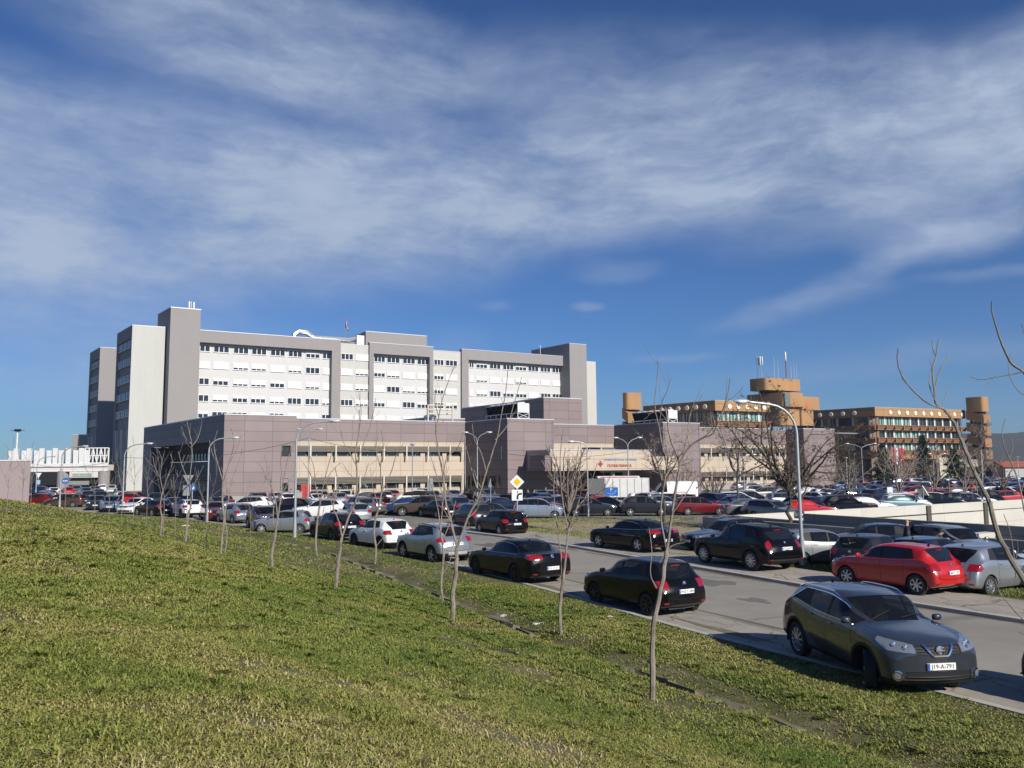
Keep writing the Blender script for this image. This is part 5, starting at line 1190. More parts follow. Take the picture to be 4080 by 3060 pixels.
tag(mb.build('roof_vent',STEEL,None,smooth=True),'pair of metal mushroom vents on the clinic roof','vent')
p=at(917,1650,112); mb=MB(); mb.lathe([(.5,0),(.5,.9),(1.0,1.1),(1.0,1.5),(.3,1.8)],14,'z',(p.x,p.y,10.1)); mb.lathe([(.4,0),(.4,.9),(.8,1.1),(.8,1.4),(.3,1.6)],14,'z',(p.x+1.8,p.y+1,10.1)); tag(mb.build('roof_vent',STEEL,None,smooth=True),'round metal vent caps above the corner of the clinic','vent')
fr=thing('pipe_frame',(*off(OP,eF,LX(1755,OP,eF),nF,-4),10.1),'beige steel pipe frame standing on the clinic roof','frame'); mb=MB(); 
for x in (-.1,3.4): mb.tube([(x,0,0),(x,0,3.0)],.12,6)
for z in (1.7,2.3,2.9): mb.tube([(-.1,0,z),(3.4,1.5,z)],.12,6)
mb.build('pipework',POST,fr)
for o_ in (T,T1,T2,CB,*[o for o in COL.objects if o.name.startswith(('hospital_end_wing','plant_room'))]):
    for c_ in o_.children:
        if c_.name.split('.')[0] in ('window','sign_lettering') and c_.data.name.split('.')[0] in ('window','sign_lettering') and c_.location.length>0: continue
        c_.location=-o_.location if c_.location.length==0 else c_.location
# ---------------- entrance bridge, pink wall (left) ----------------
Y0=168; X0=at(-30,1850,Y0).x; X1=at(431,1850,Y0).x
BR=thing('entrance_bridge',((X0+X1)/2,Y0,0),'white finned bridge canopy on round grey columns beside the hospital','canopy'); BRm=mat('bridge_white',(.66,.66,.655),.5,var=.04)
bxm=(X0+X1)/2
def brb(name,m,*bx):
    mb=MB()
    for b in bx: mb.box(b[0]-bxm,b[1]-bxm,b[2]-Y0,b[3]-Y0,b[4],b[5])
    return mb.build(name,m,BR)
brb('beam',mat('bridge_beam',(.60,.56,.55),.7,var=.03),(X0,X1,Y0,Y0+7,4.15,5.35)); brb('beam_edge',BRm,(X0,X1+.1,Y0-.3,Y0,5.0,5.65),(X0,X1,Y0-.2,Y0,3.98,4.15))
zr=random.Random(2)
for px in (35,55,86,107,136,157,186,210,234,262,292,315,335):
    x=at(px,1800,Y0).x; tall=8.85 if px in (55,107,157,210,262,315) else 8.4
    mb=MB(); mb.hexa([(x-bxm+.1,-.1,5.65),(x-bxm+1.05,-.1,5.65),(x-bxm+1.05,.12,5.65),(x-bxm+.1,.12,5.65),(x-bxm-.0,-.1,tall),(x-bxm+1.05,-.1,tall),(x-bxm+1.05,.12,tall),(x-bxm,.12,tall)]); mb.hexa([(x-bxm-.75,1.0,5.65),(x-bxm-.6,1.0,5.65),(x-bxm+.12,.12,5.65),(x-bxm+.0,.12,5.65),(x-bxm-.75,1.0,tall-.1),(x-bxm-.6,1.0,tall-.1),(x-bxm+.12,.12,tall-.1),(x-bxm,.12,tall-.1)]); mb.build('fin',BRm,BR)
mb=MB(); xa,xb=at(340,1800,Y0).x-bxm,X1-bxm
for z in (5.7,7.2,8.8): mb.tube([(xa,0,z),(xb,0,z)],.13,6)
for k in range(7): x=xa+(xb-xa)*k/6; mb.tube([(x,0,5.6),(x,0,8.8)],.14,6); 
for k in range(6): x=xa+(xb-xa)*k/6; x2=xa+(xb-xa)*(k+1)/6; mb.tube([(x,0,5.7 if k%2 else 8.8),(x2,0,8.8 if k%2 else 5.7)],.08,5)
mb.build('truss',BRm,BR)
for px in (243,407): x=at(px,1900,Y0).x-bxm; mb=MB(); mb.lathe([(1.15,0),(1.15,4.1)],20,'z',(x,.8,0)); mb.build('column',TAUPE,BR,smooth=True,sharp=40)
mb=MB(); xs0,xs1=at(255,1900,180).x-bxm,at(430,1900,180).x-bxm; mb.box(xs0,xs1,12,12.4,2.6,3.9); mb.build('lintel',BRm,BR)
mb=MB(); mb.box(xs0,xs1+6,13,13.4,0,3.9); mb.build('back_wall',GREYR,BR); mb=MB(); mb.box(xs0+5.3,xs1-1.2,12.8,12.99,0,2.6); mb.box(xs0-8,xs0-.2,13,13.3,0,3.9); mb.build('dark_doorway',DARK,BR)
x=at(329,1890,180).x-bxm; mb=MB(); mb.box(x-2.1,x+2.1,11.85,11.98,2.85,3.6); sg_=mb.build('sign_board',mat('green_sign',(.42,.50,.46),.5),BR); text_mesh('sign_lettering','УЛАЗ  БОЛНИЦА',.5,mat('sign_green_text',(.10,.22,.16),.5),sg_,(x,11.83,3.22),(math.pi/2,0,0),.01)
pk=at(122,1850,85); PWm=plaster('pink_render',(.33,.27,.27),.03,.03)
PWt=thing('pink_wall',(pk.x-8,pk.y,0),'plain dusty-pink rendered building at the left edge behind the slope','building'); mb=MB(); mb.prism([(8,0),(4,6),(-30,9),(-30,-2)],0,5.15); mb.build('wall',PWm,PWt); mb=MB(); mb.prism([(8.05,-.06),(4,6),(-30,9),(-30,-2.06)],5.15,5.3); mb.build('coping',mat('pale_coping',(.6,.6,.58)),PWt)
# ---------------- orange office building ----------------
def offc(name,col,d=.2): return plaster(name,col,.05,.08)
ORL=plaster('orange_concrete',(.37,.215,.105),.06,.12); ORD=plaster('orange_concrete_shaded',(.30,.175,.088),.06,.12); CRM=mat('cream_disc',(.78,.72,.60),.5); RUST=mat('rust_planter',(.30,.115,.065),.7,var=.15); TAN=mat('tan_wall',(.30,.20,.14),.8,var=.1); GLB=mat('office_glass',(.035,.05,.06),.08,spec=.8); GLT=mat('teal_curtain',(.20,.36,.33),.5,var=.25,vscale=.6); WMU=mat('white_mullion',(.62,.60,.55),.6)  # ORD is ORL darkened: shade of the left faces put into its colour
OB=thing('orange_office_building',(110,235,0),'orange-brown concrete office building with cream discs along its parapet','building')
def facade_office(c,e,n,L_,nd,discs,levels=3,zt=19.9,curt=(),mod=3.9,flip=False,first=0):
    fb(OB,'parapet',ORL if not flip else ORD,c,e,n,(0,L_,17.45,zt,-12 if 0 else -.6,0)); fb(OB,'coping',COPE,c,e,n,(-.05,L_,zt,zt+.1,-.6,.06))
    fb(OB,'parapet_joint',mat('joint_dark',(.16,.075,.04),.8),c,e,n,*[(x-.04,x+.04,17.5,zt-.05,.0,.012) for x in np.arange(mod,L_,mod)],(0,L_,zt-.75,zt-.68,.0,.015))
    for s in discs:
        mb=MB(); k=20; p=off(c,e,s,n,.0); vs=[]; 
        for d,r_ in ((.0,.62),(.14,.62),(.2,.5)):
            for j in range(k): t=2*math.pi*j/k; q=off(c,e,s+r_*math.cos(t),n,d); vs.append((q[0],q[1],18.55+r_*math.sin(t)))
        fs=[(i*k+j,i*k+(j+1)%k,(i+1)*k+(j+1)%k,(i+1)*k+j) for i in range(2) for j in range(k)]+[tuple(2*k+j for j in range(k))]; mb.add(vs,fs); mb.build('disc',CRM,OB)
    zs_=[(14.9,17.4),(11.4,13.7),(7.9,10.1)]
    for li,(z0,z1) in enumerate(zs_[:levels]):
        fb(OB,'window_band',GLB,c,e,n,(.5,L_-.5,z0,z1,-1.7,-1.5)); fb(OB,'back_wall',TAN,c,e,n,(0,L_,z1,z1+.3 if li else z1+.05,-2,-.8))
        fb(OB,'mullion',WMU,c,e,n,*[(x-.28,x+.28,z0,z1,-1.5,-1.2) for x in np.arange(mod*.5,L_,mod)]); fb(OB,'frame',BLK,c,e,n,*[(x-.05,x+.05,z0,z1,-1.5,-1.4) for x in np.arange(1,L_,mod/3)])
        for (a,b,l_) in curt:
            if l_==li: fb(OB,'curtain',GLT,c,e,n,*[(x,x+.85,z0+.15,z1-.2,-1.48,-1.42) for x in np.arange(a,b,1.2)])
        zb_=z0-1.25
        x=0.
        mb=MB(); mr=MB()
        while x<L_-.5:
            x1=min(x+mod,L_)
            a=[off(c,e,x+.25,n,.0),off(c,e,x1-.25,n,.0),off(c,e,x1-.25,n,-1),off(c,e,x+.25,n,-1)]; b=[off(c,e,x+.25,n,.75),off(c,e,x1-.25,n,.75),off(c,e,x1-.25,n,-1),off(c,e,x+.25,n,-1)]
            mb.hexa([(*p,zb_+.1) for p in a]+[(*p,z0-.25) for p in b]); mr.fbox(c,e,n,x-.12,x+.12,zb_,z0+.05,-.5,.85); mr.fbox(c,e,n,x+.12,x1-.12,z0-.1,z0+.05,.45,.85); x+=mod
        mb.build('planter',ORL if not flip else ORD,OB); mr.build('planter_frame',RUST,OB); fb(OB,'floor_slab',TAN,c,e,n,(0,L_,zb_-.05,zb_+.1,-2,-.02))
    fb(OB,'ground_floor',mat('brown_ground_floor',(.10,.06,.045),.85,var=.2),c,e,n,(0,L_,0,6.55 if levels==3 else 10.1,-4.5,-3.5)); fb(OB,'lower_beam',ORL if not flip else ORD,c,e,n,(2,L_*.7,5.5,6.5,-1.5,-.2)) if levels==3 else None
eO=(math.cos(R(26.3)),math.sin(R(26.3))); nO=(eO[1],-eO[0]); wO=(math.cos(R(131)),math.sin(R(131))); nOL=(-wO[1],wO[0])
C2=at(3492,1750,224); C2=(C2.x,C2.y); L2=LX(3853,C2,eO); z5=lambda x: 3180+x/1.843
facade_office(C2,eO,nO,L2,10,[LX(z5(x),C2,eO) for x in (690,752,814,874,933,991,1048,1105,1160,1216)],curt=((.8,8.5,0),(9,16,0),(9.5,22,1),(9.5,28,2)),mod=L2/11)
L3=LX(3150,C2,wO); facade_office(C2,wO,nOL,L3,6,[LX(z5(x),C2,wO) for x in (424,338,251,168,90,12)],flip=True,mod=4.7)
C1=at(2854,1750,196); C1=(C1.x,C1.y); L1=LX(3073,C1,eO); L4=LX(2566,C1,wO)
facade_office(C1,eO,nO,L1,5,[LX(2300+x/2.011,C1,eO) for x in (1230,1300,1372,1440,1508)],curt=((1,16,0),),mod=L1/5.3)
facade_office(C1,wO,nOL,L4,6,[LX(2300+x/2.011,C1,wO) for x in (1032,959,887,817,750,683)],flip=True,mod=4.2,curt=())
mb=MB(); mb.prism([off(C2,nO,-2.),off(off(C2,eO,L2),nO,-2.),off(off(C2,eO,L2),wO,25),off(off(C2,wO,L3),nOL,-2),off(C2,nOL,-2)],0,19.5); mb.build('core',TAN,OB)
mb=MB(); mb.prism([off(off(C1,nO,-2.),nOL,-2),off(off(C1,eO,L1),nO,-2.),off(off(C1,eO,L1),wO,18),off(off(C1,wO,L4),nOL,-2)],0,19.5); mb.build('core',TAN,OB)
def rprism(mb,poly,z0,z1,r=1.2,k=5):
    out=[]
    n_=len(poly)
    for i in range(n_):
        p=Vector(poly[i]);a=(Vector(poly[i-1])-p).normalized();b=(Vector(poly[(i+1)%n_])-p).normalized()
        for j in range(k+1):
            t=j/k; out.append(tuple((p+a*r)*(1-t)**2+p*2*t*(1-t)+(p+b*r)*t*t))
    mb.prism(out,z0,z1)
def quad(c,l1,l2,eo=eO,wo=wO): return [c,off(c,eo,l1),off(off(c,eo,l1),wo,l2),off(c,wo,l2)]
# central tower
c=at(3053,1530,222); c=(c.x,c.y); l1=LX(3203,c,eO); l2=LX(2992,c,wO); zt=at(3053,1505,222).z; zb=at(3053,1553,222).z
mb=MB(); rprism(mb,quad(c,l1,l2),zb,zt,.9); mb.build('tower_top',ORL,OB,smooth=True,sharp=30); cn=off(off(c,eO,1.5),wO,1.5); mb=MB(); rprism(mb,quad(cn,l1-3,l2-3),zb-.8,zb,.5); mb.build('tower_neck',DARK,OB)
c=at(3120,1530,221); c=(c.x,c.y); l1=LX(3212,c,eO); l2=LX(2979,c,wO); zt2=zb-.8
mb=MB(); rprism(mb,quad(c,l1,l2),zt2-3.9,zt2,.8); mb.build('tower_block',ORL,OB,smooth=True,sharp=30); c_=off(off(c,wO,1.2),eO,.4); mb=MB(); rprism(mb,quad(c_,l1-.5,l2*.6),15,zt2-3.9,.8); mb.build('tower_shaft',ORL,OB,smooth=True,sharp=30)
c3=off(c,eO,l1-.3,nO,-.5); mb=MB(); l3=LX(3274,c3,eO); rprism(mb,quad(c3,l3,6),zt2-4.6,zt2-.9,.4); mb.build('tower_block',ORL,OB); mb=MB(); rprism(mb,quad(off(c3,wO,.3),LX(3252,c3,eO),5.4),15,zt2-4.6,.4); mb.build('tower_shaft',ORL,OB)
fb(OB,'tower_window',mat('grey_glazing',(.14,.16,.16),.3),off(c,eO,.2),eO,nO,(0,2.0,zt2-4,zt2-.2,.0,.25)); 
for cx,px0,px1,py0,py1,YY in ((0,3158,3177,1524,1541,0),):
    s0_=LX(px0,at(3053,1530,222).xy,eO); s1_=LX(px1,at(3053,1530,222).xy,eO); ct=at(3053,1530,222); fb(OB,'patch',mat('terracotta_patch',(.42,.16,.07),.8),(ct.x,ct.y),eO,nO,(s0_,s1_,zt-4.9,zt-3.7,.0,.03)) 
s0_,s1_=LX(3218,c3,eO),LX(3236,c3,eO); fb(OB,'patch',mat('terracotta_patch',(.42,.16,.07),.8),c3,eO,nO,(s0_,s1_,zt2-4.2,zt2-2.2,.0,.03))
# stair shafts
def stair_shaft(c,l1,l2,zt,n,lab):
    lev=zt
    mb=MB(); rprism(mb,quad(c,l1,l2),zt-4.4,zt,.7); mb.build('stair_shell',ORL,OB,smooth=True,sharp=30)
    z=zt-4.9
    for i in range(n):
        P_=quad(c,l1,l2); z1=z; z0=z-3.0
        b=[(*P_[3],z0+1.4),(*P_[0],z0),(*P_[1],z0),(*P_[2],z0+1.4)]; t_=[(*P_[3],z1+1.0),(*P_[0],z1-.5),(*P_[1],z1-.5),(*P_[2],z1+1.0)]
        mb=MB(); mb.hexa(b+t_); mb.build('stair_shell',ORD,OB); z-=3.5
    mb=MB(); rprism(mb,quad(off(off(c,eO,.6),wO,.6),l1-1.2,l2-1.2),0,zt-1,.3); mb.build('stair_core',DARK,OB)
c=at(3925,1750,236); c=(c.x,c.y); stair_shaft(c,LX(3952,c,eO),LX(3855,c,wO),23.6,5,0)
c=at(2504,1750,206); c=(c.x,c.y); stair_shaft(c,LX(2564,c,eO),LX(2481,c,wO),23.0,4,0)
for c_ in OB.children: c_.location=-OB.location
# entrance hut in front of offices, red-roofed house, flags
hp=at(3715,1900,205); mb=MB(); ht=thing('entrance_kiosk',(hp.x,hp.y,0),'small brown entrance porch with a cream sign frame below the offices','porch'); mb.box(-9,2,0,6,0,4.4); mb.build('wall',mat('brown_stone',(.16,.10,.075),.8,var=.2),ht); mb=MB(); mb.box(1.5,5.2,-1,-.6,0,5.6); mb.build('door_portal',mat('cream_portal',(.55,.48,.36),.6),ht); mb=MB(); mb.box(6,13,2,2.3,3.2,5.0); mb.build('beam',mat('cream_portal',(.55,.48,.36)),ht)
hh=at(4062,1880,230); ho=thing('red_roofed_house',(hh.x,hh.y,0),'low pale house with a red roof at the far right edge','house'); ho.scale=(1,1,.62); mb=MB(); mb.box(-4,14,0,8,0,4.6); mb.build('wall',mat('house_wall',(.42,.42,.4),.8),ho); mb=MB(); mb.hexa([(-4.5,-.6,4.6),(14.5,-.6,4.6),(14.5,8.6,4.6),(-4.5,8.6,4.6),(-4.5,3.9,7.4),(14.5,3.9,7.4),(14.5,4.1,7.4),(-4.5,4.1,7.4)]); mb.build('roof',mat('red_roof_tile',(.30,.08,.05),.8,var=.2),ho)
for i,(px,cl) in enumerate(((3562,RDC),(3573,WHC),(3586,RDC),(3597,RDC))):
    p=at(px,1940,185); fp=thing('flagpole',(p.x,p.y,0),['white pole with limp red flag, leftmost of the group before the offices','pole with limp white banner beside the leftmost red flag','tall white pole with limp red flag, second from the right','pole with limp red flag, rightmost of the group before the offices'][i],'flag','flags in front of the offices')
    mb=MB(); mb.tube([(0,0,0),(0,0,8.2)],[.09,.06],6); mb.build('pole',WMU,fp,smooth=True); v=[];f=[]
    for a in range(8):
        for b_ in range(3): v.append((.08+b_*.3+.08*math.sin(a+b_),.15*math.sin(a*1.3+b_*2),8.0-a*.62-b_*.25))
    for a in range(7):
        for b_ in range(2): f.append((a*3+b_,a*3+b_+1,(a+1)*3+b_+1,(a+1)*3+b_))
    o=meshobj('flag',v,f,cl,fp,smooth=True); md=o.modifiers.new('s','SOLIDIFY'); md.thickness=.02
# antennas on the central tower
for px,h,lab,np_,rust in ((3032,6.2,'white antenna cluster at the left of the orange tower roof',3,False),(3133,7.4,'rusty mast with a tall white antenna on the orange tower roof',2,True)):
    p=at(px,1506,224); antenna_cluster((p.x,p.y,28.3),h,lab,np_,.14,rust)
for k,(px,h) in enumerate(((3018,7.0),(3086,6.2),(3101,5.2),(3153,3.4),(3165,4.2),(3175,3.6))):
    p=at(px,1506,225); w=thing('whip_antenna',(p.x,p.y,28.3),['tall crossbar antenna at the far left of the orange tower roof','thin whip antenna, left of the pair in the middle of the tower roof','thin whip antenna, right of the pair in the middle of the tower roof','short left prong of the antennas right of the rusty mast','middle antenna of the three right of the rusty mast','rightmost antenna on the orange tower roof'][k],'antenna','whip antennas on the orange tower'); mb=MB(); mb.tube([(0,0,0),(0,0,h)],[.09,.04],5); 
    if k==0: mb.tube([(-1.1,0,h-.3),(1.1,0,h-.3)],.05,4); mb.tube([(-.5,0,h-1.5),(.7,0,h-1.5)],.05,4)
    mb.build('rod',STEEL,w)
# ---------------- concrete ramp walls ----------------
CONL=panelmat('board_marked_concrete',(.50,.485,.43),(.36,.34,.30),tuple(eB2),5.5,1.1,mort=.02,var=.04,rough=.9); COND=panelmat('grey_board_concrete_shaded',(.24,.235,.225),(.15,.145,.14),(-.4605,.8877),3.,.42,mort=.02,var=.10,rough=.9)  # COND: ramp concrete darkened, shade of the near faces in its colour
a=A0; RW1=thing('ramp_wall',(a.x,a.y,0),'long pale board-marked concrete wall on the far side of the ramp','wall')
e2=tuple(eB2); n2=(e2[1],-e2[0]); mb=MB(); mb.fbox((0,0),e2,n2,0,62,-4.5,.72,-.35,0); mb.build('wall_face',CONL,RW1)
for px in (3681,3906): s=LX(px,tuple(A0),e2); mb=MB(); mb.fbox((0,0),e2,n2,s-.28,s+.28,-4.5,.66,.005,.12); mb.build('joint_strip',mat('dark_joint',(.07,.065,.05),.8),RW1)
ud=tuple(-uR); nd=(ud[1],-ud[0]); 
s_st=LX(3160,tuple(A0),ud,2060)
RW2=thing('ramp_wall',(a.x+.2,a.y-.1,0),'low grey concrete wall behind the parked cars on the near side of the ramp','wall'); mb=MB(); mb.fbox((-.25,-.2),ud,nd,0,44,-4.5,.76,-.0,.35); mb.build('wall_face',COND,RW2)
RW3=thing('ramp_wall',(a.x,a.y,0),'higher grey concrete wall standing just behind the low ramp wall','wall'); mb=MB(); s_o0,s_o1=LX(3862,(A0.x+.75,A0.y+.3),ud),LX(4046,(A0.x+.75,A0.y+.3),ud)
mb.fbox((.55,.25),ud,nd,s_st,46,-4.5,1.25,-.5,-.15); mb.build('wall_face',COND,RW3)
mb=MB(); mb.fbox((1.9,1.0),ud,nd,-.3,s_st,-.0-.5,.70,-.5,-.15) ; mb.build('wall_face',COND,RW3)
vv=[(*PIT[0],-4.4),(*PIT[1],-4.4),(*PIT[2],-4.4),(*PIT[3],-4.4)]; tag(meshobj('ramp_floor',vv,[(0,1,2,3)],lotM),kind='structure')
pb=at(3990,2110,37); BKx=thing('concrete_block',(pb.x,pb.y,0),'pale concrete block with dark slots behind the silver estate car','block'); mb=MB(); mb.fbox((0,0),e2,n2,-1.9,.9,0,.95,-.5,0); mb.build('block_body',CONL,BKx); mb=MB(); mb.fbox((0,0),e2,n2,-1.55,-1.2,.6,.75,.0,.03); mb.fbox((0,0),e2,n2,-.85,-.5,.4,.55,.0,.03); mb.build('slot',DARK,BKx)
# ---------------- trees ----------------
BARK=mat('sapling_bark',(.15,.122,.10),.85,col2=(.27,.235,.195),vscale=6,bump=.5,bscale=30); BARKD=mat('dark_bark',(.055,.045,.036),.9,col2=(.12,.095,.07),vscale=5,bump=.6,bscale=20); BIRCH=mat('birch_bark',(.45,.42,.38),.8,col2=(.2,.18,.16),vscale=4)
TWIG=mat('twig_bark',(.15,.12,.10),.85,col2=(.24,.20,.165),vscale=5); PODM=mat('seed_pod',(.13,.08,.045),.8)
def wob(p0,p1,n,amp,rg):
    d=p1-p0; out=[p0.copy()]
    for i in range(1,n):
        t=i/n; out.append(p0+d*t+Vector((rg.gauss(0,amp),rg.gauss(0,amp),rg.gauss(0,amp*.4))))
    out.append(p1.copy()); return out
def branch(mb,p,d,L,r,lev,rg,P):
    """one limb with upward curl, recursive twigs"""
    n=max(3,int(L/P['seg'])); pts=[p.copy()]; rad=[r]; q=p.copy(); dd=d.normalized()
    for i in range(n):
        dd=(dd+Vector((rg.gauss(0,P['wig']),rg.gauss(0,P['wig']),P['up']+rg.gauss(0,P['wig']*.5)))).normalized(); q=q+dd*(L/n); pts.append(q.copy()); rad.append(max(P['rmin'],r*(1-(i+1)/n*.75)))
    mb.tube(pts,rad,6 if lev==0 else (4 if lev==1 else 3),cap=False)
    if lev<P['lev']:
        k=P['kids'][lev]
        for j in range(k):
            t=P['t0']+(1-P['t0'])*(j+rg.random()*.8)/k; i=min(n-1,int(t*n)); b=pts[i]; ax=(pts[i+1]-pts[i]).normalized()
            a=rg.random()*6.283; side=ax.orthogonal().normalized(); side.rotate(Matrix.Rotation(a,3,ax)); nd=(ax*P['fw']+side).normalized()
            branch(mb,b,nd,L*P['ratio']*(.6+.6*rg.random())*(1-.35*t),max(P['rmin'],rad[i]*.62),lev+1,rg,P)
    elif P.get('pods') and rg.random()<P['pods']:
        e=pts[-1]; mb.pods.append(e)
    return pts
def bare_tree(name,loc,h,label,seed,trunk_h=.3,r=.05,n=4,spread=.45,P=None,cat='tree',group=None,bark=None,lean=(0,0),tw=None):
    rg=random.Random(seed); P=dict(dict(seg=.25,wig=.09,up=.10,lev=2,kids=[4,3,2],t0=.25,fw=.75,ratio=.45,rmin=.005),**(P or {}))
    t=thing(name,loc,label,cat,group); mb=MB(); mb.pods=[]
    top=Vector((lean[0]*h*trunk_h,lean[1]*h*trunk_h,h*trunk_h)); pts=wob(Vector((0,0,-.1)),top,6,r*.6,rg); mb.tube(pts,[r*(1.25 if i==0 else 1-.06*i) for i in range(7)],8); mb.build('trunk',bark or BARK,t,smooth=True)
    cr=MB(); cr.pods=[]
    for k in range(n):
        a=k*6.283/n+rg.random()*.8; sp_=spread*(.5+.8*rg.random()); d=Vector((math.cos(a)*sp_+lean[0]*.5,math.sin(a)*sp_+lean[1]*.5,1)); st=pts[-1] if k<n-1 or n<3 else pts[-2]
        branch(cr,st,d,h*(1-trunk_h)*(.65+.4*rg.random()),r*.62,0,rg,P)
    cr.build('crown',tw or bark or BARK,t,smooth=True)
    if cr.pods:
        pm=MB()
        for e in cr.pods:
            for q in range(rg.randint(1,3)):
                c=e+Vector((rg.gauss(0,.06),rg.gauss(0,.06),-.06-.08*rg.random())); w_=.028+.02*rg.random(); pm.hexa([(c.x-w_*.4,c.y-w_*.3,c.z-.10),(c.x+w_*.4,c.y-w_*.3,c.z-.10),(c.x+w_*.4,c.y+w_*.3,c.z-.10),(c.x-w_*.4,c.y+w_*.3,c.z-.10),(c.x-w_,c.y-w_*.8,c.z),(c.x+w_,c.y-w_*.8,c.z),(c.x+w_,c.y+w_*.8,c.z),(c.x-w_,c.y+w_*.8,c.z)])
        tag(pm.build('seed_pods',PODM,t),kind='stuff')
    return t
def traced_tree(base,limbs,label,seed,hillz=None,k=2212/4080,twigs=4,group='bare saplings planted on the slope'):
    """sapling surveyed from the photo: trunk polyline + limbs, each with its own depth drift"""
    rg=random.Random(seed); bx,by=base[0]/k,base[1]/k
    # ground distance under the base pixel
    lo,hi=3.,120.
    Y=lo; prev=None
    while Y<hi:
        p=at(bx,by,Y); hz=float(hill(p.x,p.y))
        if p.z<hz: break
        Y+=.05
    loc=Vector((p.x,p.y,hz-.05)); t=thing('sapling',loc,label,'tree',group)
    tr=MB(); cr=MB()
    for li,L in enumerate(limbs):
        pts=[];rad=[]; r0,r1=L['r']; dr=L.get('dy',rg.uniform(-.35,.35)); n=len(L['p'])
        for i,(px,py) in enumerate(L['p']):
            f=(i/(n-1)); yy=Y+L.get('y0',0)+dr*f; q=at(px/k,py/k,yy)-loc; pts.append(q); rad.append((r0+(r1-r0)*f)/k*Y/3200/2*(.82 if li==0 else .66))
        if li==0: pts[0]=Vector((0,0,-.1))
        fine=[];fr=[]
        for i in range(n-1):
            p0,p1,p2,p3=pts[max(i-1,0)],pts[i],pts[i+1],pts[min(i+2,n-1)]
            for m_ in range(4):
                u=m_/4; fine.append(.5*((2*p1)+(p2-p0)*u+(2*p0-5*p1+4*p2-p3)*u*u+(3*p1-p0-3*p2+p3)*u**3)+Vector((rg.gauss(0,1),rg.gauss(0,1),0))*rad[i]*.18); fr.append((rad[i]+(rad[i+1]-rad[i])*u)*(1+.08*rg.random()))
        fine.append(pts[-1]); fr.append(rad[-1])
        (tr if li==0 else cr).tube(fine,fr,7 if li==0 else 6)
        if li>0 and L.get('tw',1):
            for j in range(rg.randint(1,twigs)):
                i=rg.randint(len(fine)//3,len(fine)-2); ax=(fine[i+1]-fine[i]).normalized(); s_=ax.orthogonal(); s_.rotate(Matrix.Rotation(rg.random()*6.28,3,ax)); d=(ax+s_*.7).normalized(); l=.15+.3*rg.random(); e=fine[i]+d*l; cr.tube([fine[i],fine[i]+d*l*.5+Vector((0,0,.01)),e+Vector((0,0,l*.2))],[fr[i]*.5,fr[i]*.4,fr[i]*.35],4); cr.tube([e+Vector((0,0,l*.2)),e+Vector((0,0,l*.2+.03))],[fr[i]*.55,fr[i]*.3],4)
    tr.build('trunk',BARK,t,smooth=True)
    if cr.v: cr.build('crown',BARK,t,smooth=True)
    return t
traced_tree((1410,1512),[dict(p=[(1410,1512),(1409,1440),(1411,1360),(1428,1270),(1440,1190)],r=(15,10),dy=0),
 dict(p=[(1440,1190),(1452,1110),(1462,1040),(1468,1000),(1449,950),(1443,915),(1437,880)],r=(9,5),dy=.2),
 dict(p=[(1468,1000),(1490,965),(1520,945),(1541,935),(1560,890),(1572,850),(1578,815)],r=(7,2.5),dy=-.4),
 dict(p=[(1541,935),(1555,905),(1566,880),(1568,860)],r=(4,2)),
 dict(p=[(1440,1190),(1428,1120),(1432,1060),(1440,1010),(1430,960),(1424,925),(1417,895)],r=(6,3),dy=.5),
 dict(p=[(1417,895),(1414,870),(1418,830),(1421,800),(1422,780)],r=(3.5,2),dy=.1),
 dict(p=[(1424,925),(1430,870),(1441,845),(1450,815)],r=(3,1.6)),
 dict(p=[(1443,915),(1425,890),(1400,895)],r=(3,1.5)),dict(p=[(1490,965),(1485,935),(1490,900),(1500,870),(1515,855)],r=(4,1.8)),
 dict(p=[(1449,950),(1470,935),(1497,915)],r=(3,1.5)),dict(p=[(1452,1110),(1480,1070),(1510,1020),(1535,980)],r=(4,2)),
 dict(p=[(1418,1270),(1405,1240),(1408,1190),(1402,1140)],r=(4,2)),dict(p=[(1425,1215),(1450,1180),(1480,1172)],r=(3,1.5))],
 'tall forked bare sapling in front of the black hatchback parked at the kerb',1)
traced_tree((1212,1372),[dict(p=[(1212,1372),(1210,1310),(1216,1255),(1222,1205)],r=(9,6),dy=0),
 dict(p=[(1222,1205),(1228,1150),(1245,1100),(1262,1080)],r=(5.5,3.5),dy=.2),dict(p=[(1262,1080),(1278,1040),(1290,1000)],r=(3.2,1.8)),dict(p=[(1228,1150),(1215,1080),(1210,1000),(1214,940)],r=(4.5,2),dy=-.2),
 dict(p=[(1214,1260),(1212,1200),(1205,1150),(1196,1060),(1203,990)],r=(4.5,2),dy=.4),dict(p=[(1245,1100),(1255,1060),(1252,1010)],r=(3,1.5)),dict(p=[(1262,1080),(1300,1060),(1322,1020)],r=(3,1.5)),dict(p=[(1205,1150),(1190,1110),(1176,1090)],r=(3,1.5)),dict(p=[(1262,1080),(1290,1065),(1330,1050)],r=(2.5,1.3))],
 'slim two-stemmed sapling in front of the gap between the black saloon and black hatchback',2)
